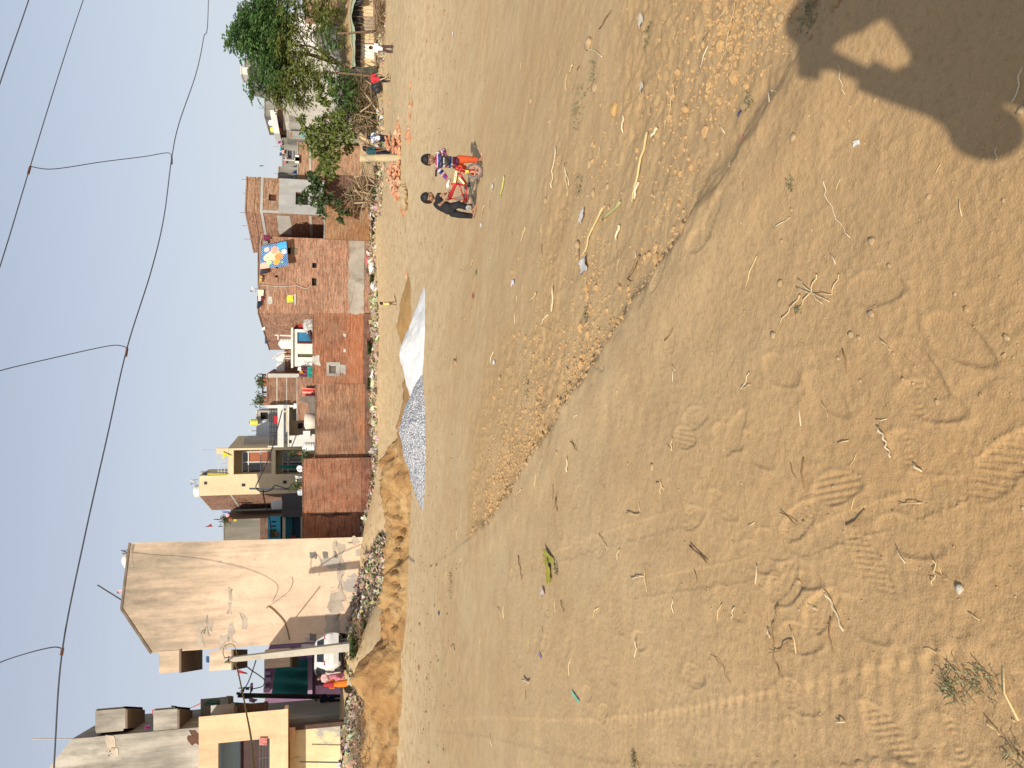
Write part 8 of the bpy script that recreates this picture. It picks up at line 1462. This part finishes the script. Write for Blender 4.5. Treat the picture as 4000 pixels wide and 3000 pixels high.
# ---------- two women and a man in the lane ----------
cW = crop(1200, 2450, 6.145)
def woman(label, fp, hp, face, skin, drape, blouse, scarf, D=None, flare=1.0, hemm=None):
    g = G(fp) if D is None else W(fp, D); h = W((hp[0], fp[1]), g.y).z - g.z; S = h/1.1*.92; f = Vector(face).normalized(); sd_ = f.cross(Vector((0,0,1))).normalized(); P = lambda s, fwd, z: tuple(sd_*s*h + f*fwd*h + Vector((0,0,z*h)))
    J = dict(head=P(0,.02,.93), neck=P(0,0,.84), chest=P(0,0,.73), pel=P(0,0,.5), sl=P(-.10,0,.80), el=P(-.14,.03,.64), wl=P(-.05,.11,.60), sr=P(.10,0,.80), er=P(.14,.03,.64), wr=P(.05,.11,.58), hl=P(-.05,0,.48), kl=P(-.055,.01,.27), al=P(-.05,0,.045), hr=P(.05,0,.48), kr=P(.055,.01,.27), ar=P(.05,0,.045), tl=tuple(f), tr=tuple(f))
    t, q = person(label, g, J, h*.066, face, skin, S, .018, scarf is None, detail=False)
    garment(t, q, 'blouse', [(['pel','chest','neck'], [.115*S,.11*S,.05*S]), (['sl','chest','sr'], [.055*S,.09*S,.055*S]), (['sl','el'], [.056*S,.05*S]), (['sr','er'], [.056*S,.05*S])], blouse, .018, 4)
    b = MB(); n = 40; V = []; ks = [(.66,.085),(.58,.10),(.5,.115),(.38,.118),(.22,.125),(.03,.135)]
    for z, r_ in ks:
        for k in range(n): a = 2*PI*k/n; rr = h*r_*flare*(1+.05*math.sin(a*9+z*8)*(1-z)); V.append(g + sd_*rr*math.cos(a)*1.05 + f*rr*math.sin(a)*.8 + Vector((0,0,z*h)))
    b.add(V, [(j*n+k, j*n+(k+1) % n, (j+1)*n+(k+1) % n, (j+1)*n+k) for j in range(len(ks)-1) for k in range(n)], 0); sk = b.build('sari', drape, t, True)
    if hemm: b = MB(); b.add([v*1.0+Vector((0,0,0)) for v in V[-n:]] + [v+Vector((0,0,.16)) for v in V[-n:]], [(k, (k+1) % n, n+(k+1) % n, n+k) for k in range(n)]); b.v = [Vector((g.x+(v.x-g.x)*1.03, g.y+(v.y-g.y)*1.03, v.z)) for v in b.v]; b.build('hem', hemm, sk, True)
    if scarf: 
        b = MB(); H = q('head'); hr2 = h*.066; V = []; n2 = 20
        for z, r_, off in ((1.25,.2,-.1),(1.1,.75,-.15),(.5,1.12,-.15),(-.2,1.2,-.15),(-.9,1.15,-.2),(-1.6,1.7,-.3),(-2.6,2.0,-.35),(-3.8,2.0,-.4)):
            for k in range(n2): a = 2*PI*k/n2; front = max(0, math.sin(a)); rr = hr2*r_*(1 - (.30*front if z < .6 and z > -1.2 else 0)); V.append(H + sd_*rr*math.cos(a) + f*(rr*math.sin(a)*(.9)+off*hr2) + Vector((0,0,z*hr2)))
        b.add(V, [(j*n2+k, j*n2+(k+1) % n2, (j+1)*n2+(k+1) % n2, (j+1)*n2+k) for j in range(7) for k in range(n2)]); b.build('head_scarf', scarf, t, True)
    return t
M_or = mat('orange_silk', (.75,.20,.015), (.60,.13,.012), 5, .7, .2); M_crim = mat('crimson_cloth', (.40,.03,.035), (.30,.02,.03), 6, .8)
woman('woman in a bright orange sari with a crimson head cover, standing on the lane', cW(1075,1330), cW(405,1400), (-.1,.85,0), M_skin3, M_or, M_or, M_crim, 36.7, hemm=M_crim)
woman('woman in a pale pink dress standing beside the white car, left of it', cW(900,1180), cW(215,1190), (-.15,-.9,0), M_skin3, mat('pink_skirt', (.45,.13,.18), (.60,.30,.34), 7, .85), mat('pale_pink_cotton', (.58,.38,.38), (.48,.28,.30), 5, .9), None, 37.4)
kid('man in dark blue clothes standing in the lane shade by the dark pole', c7(1610,750), c7(1260,745), (.1,-.95,0), M_skin3, mat('dark_blue_cotton', (.02,.025,.045)), mat('dark_blue_cotton', (.02,.025,.045)), None, .7, .95, .022, D=44.5, hf=.13)
# ---------- photographer (throws the shadow) ----------
gp = Vector((.22, -.22, 0)); JP = dict(head=(-.17,.02,1.545), neck=(-.06,.0,1.38), chest=(-.0,-.02,1.17), pel=(0,-.02,.86), sl=(-.13,.02,1.29), el=(-.44,.03,1.135), wl=(-.265,.13,1.42), sr=(.20,0,1.31), er=(.16,.10,1.08), wr=(-.15,.13,1.40), hl=(-.09,0,.83), kl=(-.12,.0,.46), al=(-.13,0,.07), hr=(.09,0,.83), kr=(.12,.0,.46), ar=(.13,0,.07), tl=(0,1,0), tr=(0,1,0), dl=(.3,.3,1), dr=(-.3,.3,1))
tp, qp = person('person holding up a phone to take the picture, whose shadow falls at the lower right', gp, JP, .115, (0,1,-.15), M_skin, 1.45, .02, True, detail=False)
M_ks = mat('grey_kurta', (.30,.30,.32), (.24,.24,.26), 6, .9)
garment(tp, qp, 'shirt', [(['pel','chest','neck'], [.30,.225,.07]), ([(-.07,-.02,.85),(-.06,-.02,1.0),(-.02,-.02,1.08)], [.33,.30,.2]), (['sl','chest','sr'], [.065,.13,.065]), (['sl','el',(-.29,.12,1.36)], [.072,.068,.052]), (['sr','er','wr'], [.065,.06,.045]), ([(-.02,-.02,.5),(-.03,-.02,.95)], [.34,.25])], M_ks, .02, 3); garment(tp, qp, 'trousers', [(['hl','kl',(-.13,0,.12)], [.12,.10,.08]), (['hr','kr',(.13,0,.12)], [.12,.10,.08])], M_bl3, .03, 3)
b = MB(); b.box(-.08, .08, -.046, -.036, CAMZ-.04, CAMZ+.04); b.build('phone', M_blk, None, False, 'phone held up sideways by the person taking the picture', 'phone')
# ================= bricks, sacks =================
bm_ = bmesh.new(); bmesh.ops.create_cube(bm_, size=1)
for v in bm_.verts: v.co = Vector((v.co.x*.23, v.co.y*.11, v.co.z*.072))
bmesh.ops.bevel(bm_, geom=bm_.edges[:], offset=.005, segments=1, affect='EDGES'); bme = bpy.data.meshes.new('brick'); bm_.to_mesh(bme); bm_.free()
M_bk = mat('fresh_brick', (.56,.265,.145), (.46,.19,.10), 5, .92, .4, (1,1,1), 'pos', grime=((.64,.45,.29), 2.2, (1,1,1), .46)); bme.materials.append(M_bk)
bme2 = bme.copy(); bme2.name = 'half_brick'; bme2.transform(Matrix.Scale(.55, 4, (1,0,0)))
def putbrick(p, rot, label, group, me=bme):
    o = bpy.data.objects.new('brick', me); COL.objects.link(o); o.location = p; o.rotation_euler = rot; tag(o, label, 'brick', group); return o
def brickpile(pxs, n, hmax, label, group, seed):
    r = np.random.default_rng(seed); (xa, xb, ya, yb) = pxs; g0, g1 = G(c8(xb, yb)), G(c8(xb, ya)); depth = hmax*2.0
    for k in range(n):
        u = r.uniform(0, 1); w = r.uniform(-1, 1)*.9; lay = r.uniform(0, 1)**1.2; hh = hmax*(1-abs(w))*(math.sin(PI*min(1, .12+u*.88))**.6 if seed == 1 else (1-.72*u)**1.0)
        x = g0.x*(u)+g1.x*(1-u); y = g0.y*u+g1.y*(1-u)+.35+w*depth*.45; z = gz(x, y)+.035+hh*lay*.92
        putbrick((x, y, z), (r.uniform(-.5,.5)*min(1, lay*2), r.uniform(-.6,.6)*min(1, lay*2), r.uniform(0, 6.28)), label, group, bme if r.uniform() < .72 else bme2)
brickpile((540,835,700,1330), 150, .95, 'red brick in the tumbled heap left of the stone post', 'bricks heaped left of the stone post', 2)
brickpile((620,850,150,560), 115, .62, 'red brick in the heap between stone post and stooping boy', 'bricks heaped right of the stone post', 1)
for k, p in enumerate([(1590,60),(1520,20),(1560,95),(1010,150),(965,215),(1030,240),(960,270),(1010,330),(1000,95),(800,20),(830,60),(800,100)]): 
    if p[0] > 1200: continue
    g = G(c8(*p)); putbrick((g.x, g.y, g.z+.035), (0,0,k*1.3), 'single brick lying flat right of the brick heaps', 'loose bricks right of the heaps')
for k, p in enumerate([c5(2090,920),c5(2080,1140),c5(2100,1130),c5(1860,1098),c5(2080,1250),c5(1960,1280),c5(2070,1400),c5(2065,1470),c5(2080,1500),c8(870,1560),c8(930,1600),c8(900,1640)]):
    g = G(p); putbrick((g.x, g.y, g.z+.035), (0,0,k*.9), 'single brick lying flat right of the brick heaps' if k < 9 else 'brick lying beside the sacks', 'loose bricks right of the heaps' if k < 9 else 'bricks beside the sacks')
for x, y in (cA(205,660), cB(315,125)): g = G((x, y)); 
putbrick(G(cA(205,660))+Vector((0,0,.035)), (0,0,.4), 'lone brick on the ground left of the red shirted boy', None); putbrick(G(cB(315,125))+Vector((0,0,.035)), (0,0,.2), 'lone brick in the field right of the toddler', None)
for i, (x, y, L, lab) in enumerate(((985,1390,.36,'larger limp dusty sack beside the left brick heap'),(960,1195,.22,'smaller dusty sack touching the left brick heap'))):
    g = G(c8(x, y)); me_b = MB(); me_b.ell(g+Vector((0,.2,.13)), L, .26, .17, 30, 20); me_b.ell(g+Vector((L*.75,.2,.10)), L*.4, .2, .12, 18, 12); me_b.v = [v+Vector((.10*float(vnoise(v.x*8, v.z*11, 3)), .10*float(vnoise(v.y*8, v.x*11, 4)), .12*float(vnoise(v.x*9, v.y*9, 5)))) for v in me_b.v]; me_b.build('sack', mat('dusty_sack', (.44,.33,.19), (.34,.25,.14), 6, .95, .5), None, True, lab, 'sack')
# ================= white car =================
M_carw = mat('white_car_paint', (.74,.73,.69), (.70,.69,.65), 1.5, .3, .0, spec=.5); M_red2 = mat('red_lamp', (.40,.02,.025), (.3,.015,.02), 8, .25, 0, spec=.6)
gC = W((1353, 2530), 37.5); yaw = math.radians(36); cf = Vector((-math.sin(yaw), math.cos(yaw), 0)); cr = Vector((math.cos(yaw), math.sin(yaw), 0)); 
tC = thing('white_car', 'white hatchback car parked tail out before the peach house, partly behind the pole', 'car', gC); cp = lambda s, w, z: gC + cf*s + cr*w + Vector((0,0,z))
CST = [(-.02,.42,.66,.74,.80,.70),(.06,.30,.74,.80,.95,.71),(.16,.28,.76,.82,1.05,.72),(.30,.26,.77,.83,1.38,.58),(.55,.25,.78,.83,1.47,.58),(1.3,.24,.79,.83,1.52,.60),(2.0,.24,.79,.83,1.49,.58),(2.5,.25,.78,.83,1.28,.62),(2.95,.27,.76,.82,1.02,.70),(3.4,.30,.72,.78,.90,.66),(3.62,.40,.60,.66,.70,.56)]
b = MB(); V = []
for s, zb, wl, wb, zt, wt in CST:
    zm = min(.92, zt-.05); prof = [(wl*.9,zb),(wl,zb+.12),(wb,.58 if zt > .7 else zt*.8),(wb*.985,zm),(wt,zt-.03 if zt > zm+.1 else zt-.01),(wt*.86,zt)]
    V += [cp(s, w, z) for w, z in prof] + [cp(s, -w, z) for w, z in prof[::-1]]
n = 12; b.add(V, [(j*n+k, j*n+(k+1) % n, (j+1)*n+(k+1) % n, (j+1)*n+k) for j in range(len(CST)-1) for k in range(n)] + [tuple(range(n-1,-1,-1)), tuple(range((len(CST)-1)*n, len(CST)*n))]); b.build('body', M_carw, tC, True)
def cq(nm, pts, m, par=tC, th=.02): b = MB(); P = [cp(*p) for p in pts]; nn_ = (P[1]-P[0]).cross(P[-1]-P[0]).normalized(); vv = (P[0]-Vector((0,0,CAMZ))); nn_ = -nn_ if nn_.dot(vv) > 0 else nn_; b.prism([p-nn_*.01 for p in P], nn_*(th+.01)); return b.build(nm, m, par)
rw = cq('rear_window', [(.165,-.56,1.04),(.165,.56,1.04),(.285,.48,1.36),(.285,-.48,1.36)], M_glass); 
for s in (-1, 1):
    cq('tail_light', [(.05,s*.70,.80),(.06,s*.47,.82),(.13,s*.52,1.02),(.16,s*.715,1.03)], M_red2, th=.03)
    x = s*.835; cq('side_window', [(.55,s*.80,.97),(1.30,s*.80,.97),(1.25,s*.635,1.42),(.62,s*.63,1.38)], M_glass); cq('side_window', [(1.36,s*.80,.97),(2.25,s*.80,.97),(1.95,s*.62,1.40),(1.33,s*.635,1.42)], M_glass)
    for sx_ in (.62, 2.95):
        e = bpy.data.objects.new('wheel', None); COL.objects.link(e); e.parent = tC; c = cp(sx_, s*.78, .29); e.location = c - gC; b = MB(); b.torus(c, cr, .20, .088, 24, 8); b.build('tyre', M_blk, e, True); b = MB(); b.cyl(c-cr*.07, c+cr*.07, .17, n=18); b.build('rim', M_grey, e)
cq('number_plate', [(.0,-.25,.62),(.0,.25,.62),(.035,.25,.73),(.035,-.25,.73)], mat('plate_white', (.7,.7,.68), (.66,.66,.64), 2, .5, 0)); cq('bumper', [(-.03,-.70,.36),(-.03,.70,.36),(-.02,.74,.60),(-.02,-.74,.60)], M_carw, th=.05); b = MB(); b.obox(cp(.02, 0, .90), cr*.05, cf*.01, Vector((0,0,.018))); b.build('badge', M_grey, tC); b = MB(); b.obox(cp(.03,0,.30), cr*.6, cf*.06, Vector((0,0,.08))); b.build('underbody', M_blk, tC)
b = MB(); b.ell(W(c2(880,0), 40), .01, .01, .01) if False else None
# a bird in the sky
bp_ = W(c6(400, 815), 60); b = MB(); b.ell(bp_, .04, .10, .04, 8, 6); b.add([bp_+Vector((0,0,.01)), bp_+Vector((.05,.02,.15)), bp_+Vector((-.05,.04,.17)), bp_+Vector((-.04,0,0))], [(0,1,2,3)]); b.add([bp_, bp_+Vector((.06,.02,-.10)), bp_+Vector((-.02,.04,-.13)), bp_+Vector((-.04,0,0))], [(0,1,2,3)]); b.build('bird', M_iron, None, True, 'small dark bird flying above the terrace houses', 'bird')
